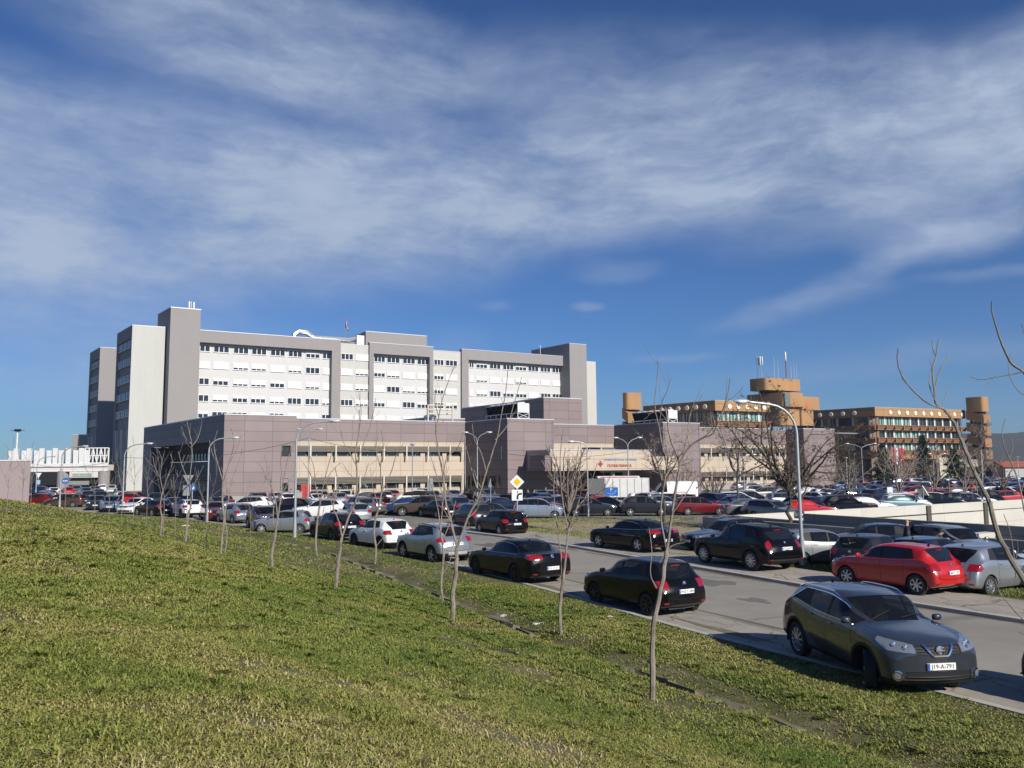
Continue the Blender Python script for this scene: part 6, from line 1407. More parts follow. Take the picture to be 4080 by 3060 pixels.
traced_tree((978,1343),[dict(p=[(978,1343),(979,1290),(984,1240),(988,1182)],r=(13,9),dy=0),
 dict(p=[(988,1182),(975,1130),(962,1080),(957,1030),(948,980),(942,935),(948,900)],r=(8,4),dy=.3),dict(p=[(988,1182),(1010,1120),(1035,1070),(1050,1020),(1060,990)],r=(8,5),dy=-.3),
 dict(p=[(1060,990),(1075,940),(1082,900),(1092,850),(1097,800)],r=(4.5,2.2),dy=.1),dict(p=[(1070,950),(1095,920),(1108,880),(1127,815)],r=(4,2)),
 dict(p=[(948,900),(955,865),(968,825),(982,790)],r=(3.5,1.8)),dict(p=[(948,900),(940,870),(942,840)],r=(3,1.6)),dict(p=[(957,1030),(965,990),(990,965),(1000,935)],r=(3.5,1.8)),
 dict(p=[(1035,1070),(1020,1020),(1012,985),(1002,950)],r=(4,1.8)),dict(p=[(1050,1020),(1040,980),(1025,950),(1020,915)],r=(3.5,1.6)),dict(p=[(962,1080),(950,1050),(938,1010),(925,970)],r=(3.5,1.7)),
 dict(p=[(1010,1120),(1030,1100),(1045,1060)],r=(3,1.5)),dict(p=[(975,1130),(958,1100),(944,1090)],r=(3,1.5))],
 'tall bare sapling forking wide in front of the silver small suv',3)
traced_tree((957,1300),[dict(p=[(957,1300),(953,1255),(958,1200),(952,1150)],r=(7,5),dy=0),dict(p=[(952,1150),(946,1100),(936,1060),(925,1040)],r=(4,2)),dict(p=[(952,1150),(956,1090),(960,1030),(955,980)],r=(4,2)),dict(p=[(955,1170),(975,1120),(985,1080)],r=(3,1.5)),dict(p=[(957,1240),(968,1220),(978,1195)],r=(2.5,1.3))],'thin young sapling just left of the wide-forking one',4)
traced_tree((727,1270),[dict(p=[(727,1270),(728,1240),(732,1205),(739,1160)],r=(10,7),dy=0),dict(p=[(739,1160),(752,1120),(768,1080),(771,1020),(768,975),(776,930),(776,885)],r=(7,3),dy=.2),dict(p=[(739,1160),(730,1120),(720,1095),(730,1050),(724,1010)],r=(5,2)),dict(p=[(771,1000),(785,960),(800,920),(812,860)],r=(3.5,1.7)),dict(p=[(771,1010),(757,980),(742,955),(738,930)],r=(3.5,1.7)),dict(p=[(768,1080),(784,1040),(796,1000)],r=(3,1.5)),dict(p=[(776,930),(780,890),(775,845)],r=(2.6,1.4)),dict(p=[(720,1095),(708,1060),(704,1020)],r=(2.6,1.3)),dict(p=[(771,1040),(752,1020),(740,1000)],r=(2.6,1.3))],
 'bare sapling with a long upright leader in front of the black crossover',5)
traced_tree((685,1200),[dict(p=[(685,1200),(682,1170),(686,1120),(692,1085)],r=(6,4.5),dy=0),dict(p=[(692,1085),(698,1050),(708,1010),(722,960)],r=(4,2)),dict(p=[(692,1085),(682,1050),(678,1010),(670,985)],r=(4,2)),dict(p=[(698,1050),(715,1020),(735,1000)],r=(3,1.5)),dict(p=[(682,1050),(668,1020),(655,1000)],r=(3,1.5)),dict(p=[(684,1140),(695,1120),(700,1095)],r=(2.4,1.2))],'slender sapling in front of the gap between the silver hatchback and the black crossover',6)
traced_tree((810,1218),[dict(p=[(810,1218),(812,1180),(808,1140),(818,1095),(826,1060)],r=(6,4),dy=0),dict(p=[(826,1060),(822,1010),(828,970),(824,930)],r=(4,2)),dict(p=[(826,1060),(845,1020),(855,985),(870,960)],r=(3.5,1.8)),dict(p=[(822,1010),(812,970),(818,940)],r=(3,1.5)),dict(p=[(818,1095),(805,1050),(800,1010)],r=(3,1.5)),dict(p=[(812,1180),(830,1160),(845,1148)],r=(2.4,1.2))],'thin sapling in front of the white hatchback with black trim',7)
traced_tree((587,1224),[dict(p=[(587,1224),(588,1190),(594,1160),(600,1120)],r=(8,5.5),dy=0),dict(p=[(600,1120),(596,1085),(588,1055),(578,1010),(570,980)],r=(4.5,2)),dict(p=[(600,1120),(606,1080),(612,1040),(622,990),(640,950)],r=(4.5,2)),dict(p=[(588,1055),(575,1030),(560,1000)],r=(3,1.5)),dict(p=[(606,1080),(618,1050),(640,1020)],r=(3,1.5)),dict(p=[(596,1160),(590,1120),(592,1080),(586,1060)],r=(3.5,2)),dict(p=[(612,1040),(606,1000),(610,960)],r=(3,1.5))],'branching sapling in front of the silver hatchback',8)
traced_tree((475,1198),[dict(p=[(475,1198),(480,1160),(484,1120),(480,1080),(482,1040)],r=(6,4),dy=0),dict(p=[(482,1040),(495,1000),(505,960),(500,925)],r=(3.5,1.8)),dict(p=[(482,1040),(470,1000),(462,960),(470,930)],r=(3.5,1.8)),dict(p=[(495,1000),(512,970),(520,940)],r=(2.6,1.3)),dict(p=[(480,1080),(492,1060),(505,1040)],r=(2.5,1.3)),dict(p=[(470,1000),(460,985),(452,950)],r=(2.5,1.3))],'sapling in front of the dark red hatchback facing the road',9)
traced_tree((400,1172),[dict(p=[(400,1172),(404,1130),(412,1085),(409,1040)],r=(6,4),dy=0),dict(p=[(409,1040),(414,1000),(414,960),(408,930),(404,910)],r=(3.6,1.8)),dict(p=[(414,960),(400,945),(392,920)],r=(2.6,1.3)),dict(p=[(414,965),(428,945),(436,915)],r=(2.6,1.3)),dict(p=[(409,1040),(395,1010),(385,975)],r=(2.8,1.4)),dict(p=[(412,1060),(428,1030),(440,1005)],r=(2.6,1.3))],'sapling beside the back of the triangular road sign',10)
traced_tree((484,1196),[dict(p=[(484,1196),(490,1160),(486,1110),(494,1080)],r=(4,3),dy=0),dict(p=[(494,1080),(500,1040),(515,1000),(525,965)],r=(2.8,1.4)),dict(p=[(494,1080),(488,1040),(478,1010)],r=(2.6,1.3))],'spindly sapling just right of the one before the dark red hatchback',11)
traced_tree((345,1158),[dict(p=[(345,1158),(350,1125),(346,1090),(352,1060)],r=(4,3),dy=0),dict(p=[(352,1060),(346,1030),(350,1000),(344,975)],r=(2.6,1.3)),dict(p=[(352,1060),(362,1030),(372,1000),(368,980)],r=(2.6,1.3)),dict(p=[(346,1030),(335,1010),(330,985)],r=(2.2,1.1))],'sapling before the white suv with black wheel arches',12)
# right: big near tree with its trunk beyond the frame
def near_tree():
    Y=6.2; k=2212/4080; bx=at(2330/k,1700/k,Y); hz=float(hill(bx.x,bx.y)); loc=Vector((bx.x,bx.y,hz)); t=thing('young_tree',loc,'leaning young tree at the right edge with bare twigs against the sky','tree')
    tr=MB(); cr=MB(); rg=random.Random(5)
    def limb(mb,P,r0,r1,y0=0,dy=0,k_=7):
        pts=[];rad=[];n=len(P)
        for i,(px,py) in enumerate(P): f=i/(n-1); pts.append(at(px/k,py/k,Y+y0+dy*f)-loc); rad.append((r0+(r1-r0)*f)/k*Y/3200/2*.60)
        fine=[];fr=[]
        for i in range(n-1):
            p0,p1,p2,p3=pts[max(i-1,0)],pts[i],pts[i+1],pts[min(i+2,n-1)]
            for m_ in range(5): u=m_/5; fine.append(.5*((2*p1)+(p2-p0)*u+(2*p0-5*p1+4*p2-p3)*u*u+(3*p1-p0-3*p2+p3)*u**3)+Vector((rg.gauss(0,1),0,rg.gauss(0,1)))*rad[i]*.12); fr.append((rad[i]+(rad[i+1]-rad[i])*u)*(1+.12*rg.random()))
        fine.append(pts[-1]); fr.append(rad[-1]*1.1); mb.tube(fine,fr,k_)
    base=[Vector((0,0,-.2))]
    limb(tr,[(2330,1760),(2300,1480),(2262,1330),(2212,1255),(2160,1165),(2135,1080)],26,15,0,0)
    limb(cr,[(2135,1080),(2105,1020),(2082,965),(2062,915),(2040,885)],14,10,0,.1)
    limb(cr,[(2040,885),(2022,872),(2018,840),(2014,800),(2022,770),(2025,745),(2028,732)],8,3,.1,.1); limb(cr,[(2022,870),(2008,835),(2010,805),(2018,790)],4,2,.1,.2); limb(cr,[(2040,885),(2000,868),(1965,835),(1945,805),(1938,775),(1940,752)],6,2.6,.1,-.2)
    limb(cr,[(1965,835),(1950,820),(1948,800)],3,2,.0,0); limb(cr,[(2018,840),(2030,800),(2045,775),(2047,765)],4,2,.2,.1); limb(cr,[(2022,770),(2015,755),(2013,735)],3,1.6,.2,0); limb(cr,[(2036,872),(2045,850),(2048,835)],3,1.6,.1,.1); limb(cr,[(2015,800),(2008,780)],2.5,1.6,.1)
    limb(cr,[(2195,1248),(2190,1200),(2182,1150),(2168,1110)],4,2.2,.1,.1); limb(cr,[(2190,1215),(2199,1190),(2196,1165)],3,1.6,.1)
    # second limb group at the top right
    limb(cr,[(2290,900),(2250,860),(2212,805),(2185,785),(2165,745),(2150,700),(2142,668),(2143,650)],12,3.4,.4,-.2); limb(cr,[(2260,790),(2212,803),(2165,812),(2120,820),(2095,814)],5,2.2,.1,.2); limb(cr,[(2150,812),(2138,826),(2122,832)],2.4,1.5,.2); limb(cr,[(2105,818),(2098,825)],2,1.4,.2)
    limb(cr,[(2262,1330),(2300,1100),(2290,900)],14,12,.0,.4)
    limb(cr,[(2230,860),(2200,845),(2182,815),(2178,785),(2183,765)],4,2,.5,.1); limb(cr,[(2240,760),(2220,735),(2212,715),(2206,700)],4,2,.5); limb(cr,[(2215,725),(2205,712)],2,1.4,.5)
    limb(cr,[(2212,1100),(2200,1040),(2180,990),(2168,960),(2165,930),(2172,905)],5,2.4,-.3,.1); limb(cr,[(2230,1170),(2212,1100)],6,5,-.3); limb(cr,[(2180,990),(2188,965),(2184,945)],3,1.6,-.2); limb(cr,[(2207,1060),(2212,1040),(2218,1022)],3,1.6,-.2)
    limb(cr,[(2300,1420),(2212,1340),(2175,1300),(2160,1282),(2150,1250)],5,2.2,-.5,.1); limb(cr,[(2300,1480),(2250,1390),(2200,1365)],5,2.5,-.6,.1)
    tr.build('trunk',BARK,t,smooth=True); cr.build('crown',BARK,t,smooth=True)
near_tree()
# smaller saplings farther along the slope
SAPL=[(14,1122,940,'sapling growing in front of the pink wall at the far left'),(46,1122,950,'taller sapling by the right corner of the pink wall'),(66,1098,990,'thin sapling just left of the white-posted edge of the pink wall'),(140,1108,985,'sapling left of the blue round road sign'),(203,1114,960,'sapling in front of the brown estate car'),(262,1128,965,'sapling before the dark grey saloon seen from the front'),(287,1132,945,'tall sapling between the grey saloon and the silver blue car'),
 (316,1140,960,'sapling before the silver blue car with a dark grille'),(352,1162,965,'sapling between the white car and the black saloon'),(378,1150,1000,'short sapling before the triangular sign post'),(235,1125,1000,'slim sapling behind the crest of the slope by the estate car'),(445,1185,985,'sapling just left of the second street lamp'),(540,1185,1010,'short sapling right of the second street lamp')]
PS=dict(seg=.3,wig=.10,up=.13,lev=1,kids=[4,2],t0=.2,fw=1.0,ratio=.42,rmin=.0045)
for i,(px,pb_,pt_,lab) in enumerate(SAPL):
    k=4080/2212; Y=20.
    while Y<80:
        p=at(px*k,pb_*k,Y)
        if p.z<float(hill(p.x,p.y)): break
        Y+=.1
    if Y>=80: Y=62; p=at(px*k,pb_*k,Y); p.z=float(hill(p.x,p.y))
    h=(pb_-pt_)*k*Y/3200; bare_tree('sapling',(p.x,p.y,p.z-.05),h,lab,20+i,.45,.016*max(.7,Y/50),3,.42,PS,group='bare saplings planted on the slope')
# trees standing in the lot
TREES=[(1705,1150,880,'dense',.15,'dense bare tree with hanging brown seed pods behind the tall street lamp'),(1434,1130,930,'mid',.12,'dark-trunked bare tree on the dry island left of the ramp wall'),(1595,1110,905,'mid',.13,'bare tree with one curved trunk in front of the blue hatchback'),(1228,1148,950,'fan',.13,'bushy multi-stemmed bare tree standing on the dry grass island'),
 (1350,1062,990,'small',.09,'small round-headed bare tree above the blue parking sign')]
for i,(px,pb_,pt_,kd,r_,lab) in enumerate(TREES):
    k=4080/2212; g=G(px*k,pb_*k); h=(pb_-pt_)*k*g.y/3200
    if kd=='dense': bare_tree('bare_tree',g,h*1.22,lab,77,.26,.14,11,.85,dict(seg=.35,wig=.17,up=.06,lev=3,kids=[7,5,3],t0=.12,fw=.5,ratio=.46,rmin=.006,pods=.28),bark=BARKD)
    elif kd=='mid': bare_tree('bare_tree',g,h*1.1,lab,50+i,.36,.11,7,.65,dict(seg=.4,wig=.12,up=.06,lev=3,kids=[7,5,3],t0=.25,fw=.6,ratio=.45,rmin=.010,pods=.05),bark=BARKD,tw=TWIG)
    elif kd=='fan': bare_tree('bare_tree',g,h,lab,60,.22,.13,12,.42,dict(seg=.35,wig=.07,up=.06,lev=2,kids=[6,3],t0=.25,fw=1.1,ratio=.32,rmin=.010),bark=BARKD,tw=TWIG)
    else: bare_tree('bare_tree',g,h,lab,61,.3,.07,7,.7,dict(seg=.3,wig=.1,up=.05,lev=2,kids=[5,4],t0=.2,fw=.8,ratio=.42,rmin=.012),bark=TWIG)
SHR=[(1478,1072,1010,'round leafless shrub right of the ambulance'),(1540,1072,1008,'second round leafless shrub, nearer the clinic glass front'),(1240,1075,995,'leafless shrub hiding the foot of the clinic entrance')]
for i,(px,pb_,pt_,lab) in enumerate(SHR):
    k=4080/2212; g=G(px*k,pb_*k-45); g=at(px*k,1985,92); g.z=0; h=4.3; bare_tree('shrub',g,h,lab,90+i,.06,.10,16,1.0,dict(seg=.4,wig=.10,up=.08,lev=2,kids=[5,3],t0=.3,fw=1.0,ratio=.34,rmin=.016),cat='shrub',bark=mat('reddish_twig',(.11,.07,.06),.9),group='leafless shrubs before the clinic')
RT=[(1832,1092,960,.12,'pollarded bare tree with a V-shaped trunk behind the ramp wall'),(1938,1090,955,.14,'bare tree with a thick trunk behind the ramp wall, right of the white notice'),(2016,1088,950,.12,'bare tree tied to wooden stakes by the blue van'),(2084,1088,955,.10,'straight-trunked bare tree right of the blue van'),(2163,1082,1000,.16,'squat pollarded tree near the right edge behind the ramp wall'),(1722,1092,985,.10,'second trunk beside the dense pod-bearing tree'),(1910,1065,940,.10,'airy bare tree in front of the office balconies'),(1965,1050,945,.10,'bare tree standing right of the flags')]
for i,(px,pb_,pt_,r_,lab) in enumerate(RT):
    k=4080/2212; Y=[78,72,74,74,80,60,120,125][i]; g=at(px*k,1900,Y); g.z=0; h=(1855-pt_*k)*Y/3200+4.05
    bare_tree('bare_tree',g,h,lab,120+i,.30,r_,5,.75,dict(seg=.5,wig=.12,up=.05,lev=2,kids=[5,4],t0=.25,fw=.7,ratio=.42,rmin=.016),bark=mat('grey_bark',(.16,.13,.10),.9,var=.3),tw=TWIG)
# low leafless scrub in front of the offices
for i,(px,Y,h) in enumerate([(3352,150,5),(3405,165,5.5),(3500,170,6),(3540,150,7),(3620,160,7),(3660,175,6),(3800,170,8),(3850,160,7.5),(3905,185,9),(3960,190,9),(3330,140,4)]):
    g=at(px,1900,Y); bare_tree('bare_tree',(g.x,g.y,0),h,['low bare tree at the right corner of the clinic','bare tree beside the clinic corner, second from it','small bare tree between the clinic and the offices','bare tree before the left office corner','bare tree just left of the flagpoles','bare tree just right of the flagpoles','bare tree right of the middle conifer','bare tree left of the birch','bare tree at the foot of the office stair shaft','farthest right bare tree below the wooded hill','small bare tree hard against the clinic end wall'][i],200+i,.2,.13,8,.75,dict(seg=.6,wig=.12,up=.04,lev=2,kids=[6,4],t0=.2,fw=.7,ratio=.42,rmin=.024),bark=TWIG,group='bare trees in front of the offices')
# birch
g=at(3918,1900,172); bare_tree('birch_tree',(g.x,g.y,0),14.5,'white-barked birch with fine drooping twigs by the office stair shaft',301,.55,.17,8,.5,dict(seg=.7,wig=.10,up=-.02,lev=3,kids=[6,4,2],t0=.15,fw=.8,ratio=.42,rmin=.022),bark=BIRCH,tw=mat('birch_twig',(.20,.15,.13),.85))
# conifers
NEED=mat('conifer_needles',(.014,.035,.016),.8,col2=(.035,.065,.025),vscale=1.2)
def conifer(loc,h,r,label,seed):
    rg=random.Random(seed); t=thing('conifer',loc,label,'tree','dark conifers in front of the offices'); mb=MB(); mb.tube([(0,0,0),(0,0,h*.97)],[.2,.03],6); mb.build('trunk',BARKD,t); v=[];f=[]
    for i in range(2600):
        z=h*(.06+.94*rg.random()**.85); R_=r*(1-z/h)**.8*(.80+.35*math.sin(z*5+seed)); a=rg.random()*6.283; q=(.25+.75*rg.random()**.5)*R_*(1+.2*math.sin(a*5+z*2)); c=Vector((math.cos(a)*q,math.sin(a)*q,z-q*.25)); s=.22+.22*rg.random(); d=Vector((math.cos(a)+rg.gauss(0,.5),math.sin(a)+rg.gauss(0,.5),-.3+rg.gauss(0,.3))).normalized(); p=d.orthogonal().normalized(); p.rotate(Matrix.Rotation(rg.random()*6,3,d)); n=len(v); v+=[c-p*s*.4,c+p*s*.4,c+d*s*1.6]; f.append((n,n+1,n+2))
    meshobj('crown',v,f,NEED,t); return t
for i,(px,py,Y,lab) in enumerate(((3520,1770,150,'broad dark conifer left of the flagpoles'),(3683,1735,160,'tallest narrow dark conifer in front of the office balconies'),(3805,1790,158,'dark conifer right of the tallest one'))):
    g=at(px,1900,Y); h=(1848-py)*Y/3200+4.05; conifer((g.x,g.y,0),h,2.6 if i!=1 else 2.3,lab,i+3)
# ---------------- street lamps ----------------
GAL=mat('galvanised_pole',(.40,.43,.45),.45,.55,var=.08,vscale=4); LHD=mat('lamp_head_shell',(.50,.52,.53),.4,.3); LGL=mat('lamp_bowl',(.55,.56,.52),.15)
def lamp_head(mb,gl,c,ax):
    ax=Vector(ax).normalized(); sd_=Vector((-ax.y,ax.x,0)); 
    def bl(m,l,w,h,z0,sg):
        vs=[];fs=[];K=10
        for i,(t,s_) in enumerate(((-1,.35),(-.7,.8),(-.2,1),(.4,.95),(.85,.6),(1,.15))):
            for j in range(K):
                a=math.pi*j/(K-1); vs.append(c+ax*(t*l)+sd_*(math.cos(a)*w*s_)+Vector((0,0,z0+sg*math.sin(a)*h*s_)))
        for i in range(5):
            for j in range(K-1): fs.append((i*K+j,i*K+j+1,(i+1)*K+j+1,(i+1)*K+j))
            fs.append((i*K+K-1,i*K,(i+1)*K,(i+1)*K+K-1))
        m.add(vs,fs)
    bl(mb,.36,.15,.11,0,1); bl(gl,.26,.12,.10,-.003,-1)
def street_lamp(base,h,arm,adir,label,r=.07,double=False,group='street lamps',single_curve=True,rise=None):
    t=thing('street_lamp',base,label,'street lamp',group); a=Vector((math.cos(adir),math.sin(adir),0)); mb=MB(); gl=MB(); hd=MB()
    if double:
        mb.tube([(0,0,0),(0,0,h-.9)],[r,r*.7],8)
        for s in (1,-1):
            mb.tube([(0,0,h-.95),a*s*.12+Vector((0,0,h-.55)),a*s*arm*.45+Vector((0,0,h-.22)),a*s*arm+Vector((0,0,h))],[r*.5]*4,6); h1=MB(); g1=MB(); lamp_head(h1,g1,a*s*(arm+.25)+Vector((0,0,h+.03)),a*s); h1.build('lamp_head',LHD,t,smooth=True,sharp=50); g1.build('lamp_bowl',LGL,t,smooth=True,sharp=50)
    else:
        R_=arm*.62; pts=[(0,0,0),(0,0,h*.45),(0,0,h-R_)]+[a*(R_*(1-math.cos(q)))+Vector((0,0,h-R_+R_*math.sin(q)*.93)) for q in np.linspace(.2,1.45,6)]+[a*arm+Vector((0,0,h))]
        mb.tube(pts,[r,r*.8,r*.7]+[r*.6]*7,10); lamp_head(hd,gl,a*(arm+.3)+Vector((0,0,h+.0)),a)
        mb.tube([(0,0,0),(0,0,.25),(0,0,1.1)],[r*1.5,r*1.35,r*1.3],10)
    mb.build('pole',GAL,t,smooth=True,sharp=50)
    if hd.v: hd.build('lamp_head',LHD,t,smooth=True,sharp=50); gl.build('lamp_bowl',LGL,t,smooth=True,sharp=50)
    return t
g=G(3198,2255,.1); street_lamp(g,6.45,2.0,R(190),'nearest street lamp, its curved arm reaching left beside the tall black suv',.085)
g=G(1174,2147,.08); street_lamp(g,6.75,1.85,R(8),'street lamp at the grass edge beside the silver hatchback',.085)
g=G(824,2083,.0); street_lamp(g,6.55,1.6,R(8),'street lamp at the grass edge beside the dark red hatchback',.085)
g=G(487,2048,.0); street_lamp(g,6.6,1.9,R(8),'street lamp in front of the off-white hospital end wing',.09)
p=at(243,1900,83); street_lamp((p.x,p.y,0),6.6,1.9,R(8),'street lamp rising beyond the crest of the slope before the bridge',.09)
p=at(146,1900,128); street_lamp((p.x,p.y,0),6.4,2.2,R(8),'farthest single-arm lamp near the pink wall',.09)
p=at(2341,1900,66); street_lamp((p.x,p.y,0),6.1,1.05,R(190),'single-arm lamp standing on the lot edge before the clinic entrance',.075)
p=at(2964,1900,95); street_lamp((p.x,p.y,0),5.3,1.1,R(10),'single-arm lamp in front of the beige clinic wall',.075)
for px,hd_y,Y,arm,lab in ((1229,1711,86,.85,'double-arm lamp behind the white suv, wires strung from it'),(1902,1724,84,1.0,'double-arm lamp in front of the dark clinic flank'),(2504,1745,88,1.1,'double-arm lamp in front of the clinic canopy lettering'),(3438,1768,125,2.0,'double-arm lamp at the right corner of the clinic'),(3740,1808,150,1.2,'double-arm lamp before the right office wing')):
    p=at(px,1900,Y); z=at(px,hd_y,Y).z; street_lamp((p.x,p.y,0),z,arm,R(5),lab,.075,True)
for px,Y,h,lab in ((1643,78,6.2,'slim white lamp post before the louvred window bands'),(3915,140,6.,'slim post lamp near the office stair shaft'),(3375,112,4.8,'short post lamp by the corner of the clinic'),(4060,150,5.,'slim post lamp at the far right')):
    p=at(px,1900,Y); t=thing('street_lamp',(p.x,p.y,0),lab,'street lamp','slim post lamps'); mb=MB(); mb.tube([(0,0,0),(0,0,h)],[.06,.045],6); mb.build('pole',GAL,t,smooth=True); mb=MB(); mb.lathe([(.05,0),(.22,.08),(.25,.16),(.05,.28)],10,'z',(0,0,h)); mb.build('lamp_head',LHD,t,smooth=True)
p=at(66,1800,172); t=thing('mast_light',(p.x,p.y,0),'tall white mast with a square floodlight head at the far left','mast light'); mb=MB(); mb.tube([(0,0,0),(0,0,12.6)],[.3,.14],8); mb.build('mast',mat('bridge_white',(.66,.66,.655)),t,smooth=True); mb=MB(); mb.box(-.5,.5,-.4,.4,12.6,13.1); mb.box(-1.5,-.5,-.1,.1,12.75,12.85); mb.box(.5,1.5,-.1,.1,12.75,12.85); mb.build('floodlight',BLK,t)
# overhead wires
pts0=[at(30,1860,150),at(490,1822,100),at(1000,1808,100),at(1220,1740,86)]
def cable(a,b,sag,lab):
    a=Vector(a);b=Vector(b); pts=[a.lerp(b,i/16)-Vector((0,0,sag*4*(i/16)*(1-i/16))) for i in range(17)]; mb=MB(); mb.tube(pts,.018,4); tag(mb.build('cable',BLK),lab,'cable','overhead cables')
dl=at(1229,1745,86); dr_=at(1902,1790,84); dm=at(2504,1800,88)
cable(dl,at(490,1822,76),.8,'overhead cable running left from the double-arm lamp to the far lamp'); cable(dl,dr_,.9,'overhead cable between the two left double-arm lamps'); cable(dr_,dm,.7,'overhead cable slung across the clinic front to the entrance')
cable(at(487,1830,76),at(146,1850,128),.6,'overhead cable running left towards the bridge')
# ---------------- signs ----------------
SW=mat('sign_white',(.72,.73,.73),.4); SY=mat('sign_yellow',(.85,.45,.01),.4); SB=mat('sign_blue',(.015,.13,.45),.4); SR=mat('sign_red',(.55,.02,.02),.4); SBK=mat('sign_black',(.02,.02,.02),.5); SGB=mat('sign_back',(.34,.36,.36),.5,.4)
def post(t,h,x=0,y=.03,r=.035): mb=MB(); mb.tube([(x,y,0),(x,y,h)],r,8); return mb.build('post',GAL,t,smooth=True)
def plate_(t,name,poly,y0,y1,m):  # polygon in (x,z), thickness in y (front at y0)
    mb=MB(); n=len(poly); v=[(p[0],y0,p[1]) for p in poly]+[(p[0],y1,p[1]) for p in poly]; mb.add(v,[tuple(range(n)),tuple(range(2*n-1,n-1,-1))]+[(i,n+i,n+(i+1)%n,(i+1)%n) for i in range(n)]); return mb.build(name,m,t)
def rr(w,h,cx=0,cz=0,r=.05):
    o=[]
    for sx,sz,a0 in ((1,-1,-90),(1,1,0),(-1,1,90),(-1,-1,180)):
        for k in range(5): a=R(a0+22.5*k); o.append((cx+sx*(w/2-r)+r*math.cos(a),cz+sz*(h/2-r)+r*math.sin(a)))
    return o
g=G(2060,2113,.1); g=at(2060,1900,49.5); g.z=0; s=thing('road_sign',g,'yellow and white diamond priority sign above a white plate with a bending black arrow','road sign')
post(s,3.1,y=.05); D=.44
plate_(s,'sign_face',[(0,3.16-D),(D,3.16),(0,3.16+D),(-D,3.16)],-.01,.01,SW); d=.245; plate_(s,'yellow_centre',[(0,3.16-d),(d,3.16),(0,3.16+d),(-d,3.16)],-.018,-.0105,SY)
pz=2.36; plate_(s,'lower_plate',rr(.66,.66,0,pz),-.01,.01,SW); mb=MB()
ps_=[(.0+.02,pz-.24),(.02,pz-.08),(.06,pz+.02),(.14,pz+.07),(.27,pz+.08)]
for i in range(4):
    a=Vector((ps_[i][0],0,ps_[i][1]));b=Vector((ps_[i+1][0],0,ps_[i+1][1])); dd=(b-a).normalized()*.02; nn_=Vector((-(b-a).z,0,(b-a).x)).normalized()*.055; v=[a-dd-nn_,b+dd-nn_,b+dd+nn_,a-dd+nn_]; mb.hexa([(q.x,-.011,q.z) for q in v]+[(q.x,-.018-.0006*i,q.z) for q in v])
mb.box(.0,.045,-.018,-.011,pz+.10,pz+.25); mb.build('route_arrow',SBK,s)
g=G(745,2068); s=thing('road_sign',g,'grey back of an inverted triangle sign with a square plate below, at the grass edge','road sign'); zt_=at(745,1893,g.y).z; post(s,zt_,y=-.04)
plate_(s,'triangle_plate',[(-.46,zt_),(0,zt_-.80),(.46,zt_)],-.0,.015,SGB); plate_(s,'square_plate',rr(.62,.85,-.12,zt_-1.28,.04),.0,.015,SGB)
g=at(765,2000,72); g.z=0; s=thing('road_sign',g,'small blue square sign just right of the grey triangle back','road sign'); post(s,2.9,y=.04); plate_(s,'sign_face',rr(.56,.56,0,2.5),-.01,.01,SB); plate_(s,'white_symbol',[(.0,2.3),(.18,2.42),(.1,2.7),(-.02,2.5)],-.015,-.0105,SW)
g=at(2578,1974,80); s=thing('road_sign',(g.x,g.y,0),'round red no-entry sign with a white bar among the parked cars','road sign'); post(s,g.z+.2,y=.04); plate_(s,'sign_face',[(.32*math.cos(a),g.z+.32*math.sin(a)) for a in np.linspace(0,6.283,25)[:-1]],-.01,.01,SR); plate_(s,'white_bar',rr(.46,.10,0,g.z,.02),-.016,-.0105,SW)
g=at(2436,1959,74); s=thing('parking_sign',(g.x,g.y,0),'blue parking board with a white letter P in front of the white truck','sign'); 
for x in (-.5,.5): post(s,g.z+.4,x=x,y=.05)
f_=plate_(s,'board',rr(1.2,.78,0,g.z,.03),-.01,.01,SB); text_mesh('sign_lettering','P',.42,SW,s,(-.02,-.014,g.z+.15),(math.pi/2,0,0),.002); text_mesh('sign_lettering','ulaz',.13,SW,s,(.36,-.014,g.z+.06),(math.pi/2,0,0),.002); text_mesh('sign_lettering','PARKING ZA PACIJENTE',.07,SW,s,(0,-.014,g.z-.14),(math.pi/2,0,0),.002); text_mesh('sign_lettering','00 - 24 h',.07,SW,s,(0,-.014,g.z-.27),(math.pi/2,0,0),.002)
g=at(260,1916,120); s=thing('road_sign',(g.x,g.y,0),'round blue road sign with a white bar beside the bridge column','road sign'); post(s,g.z+.3,y=.05,r=.05); plate_(s,'sign_face',[(.5*math.cos(a),g.z+.5*math.sin(a)) for a in np.linspace(0,6.283,25)[:-1]],-.01,.01,SB); plate_(s,'white_bar',rr(.7,.15,0,g.z,.02),-.016,-.0105,SW)
g=at(153,1893,150); s=thing('road_sign',(g.x,g.y,0),'small triangular give-way sign under the bridge','road sign'); post(s,g.z+.3,y=.05,r=.05); plate_(s,'sign_face',[(-.6,g.z+.4),(0,g.z-.6),(.6,g.z+.4)],-.01,.01,SW); plate_(s,'lower_plate',rr(.8,.8,0,g.z-1.3),-.01,.01,mat('pale_blue_sign',(.3,.45,.6)))
g=at(3546,1954,84); s=thing('notice_board',(g.x,g.y,0),'blank white notice panel beside a tree trunk behind the ramp wall','sign'); post(s,g.z+.3,y=.04); plate_(s,'panel',rr(.56,.68,0,g.z,.02),-.01,.01,SW)
g=at(3643,1968,90); s=thing('notice_board',(g.x,g.y,0),'narrow blue board standing between parked cars in the far lot','sign'); post(s,g.z,y=.05); plate_(s,'panel',rr(.34,.62,0,g.z,.02),-.06,.02,mat('bin_blue',(.02,.10,.45)))
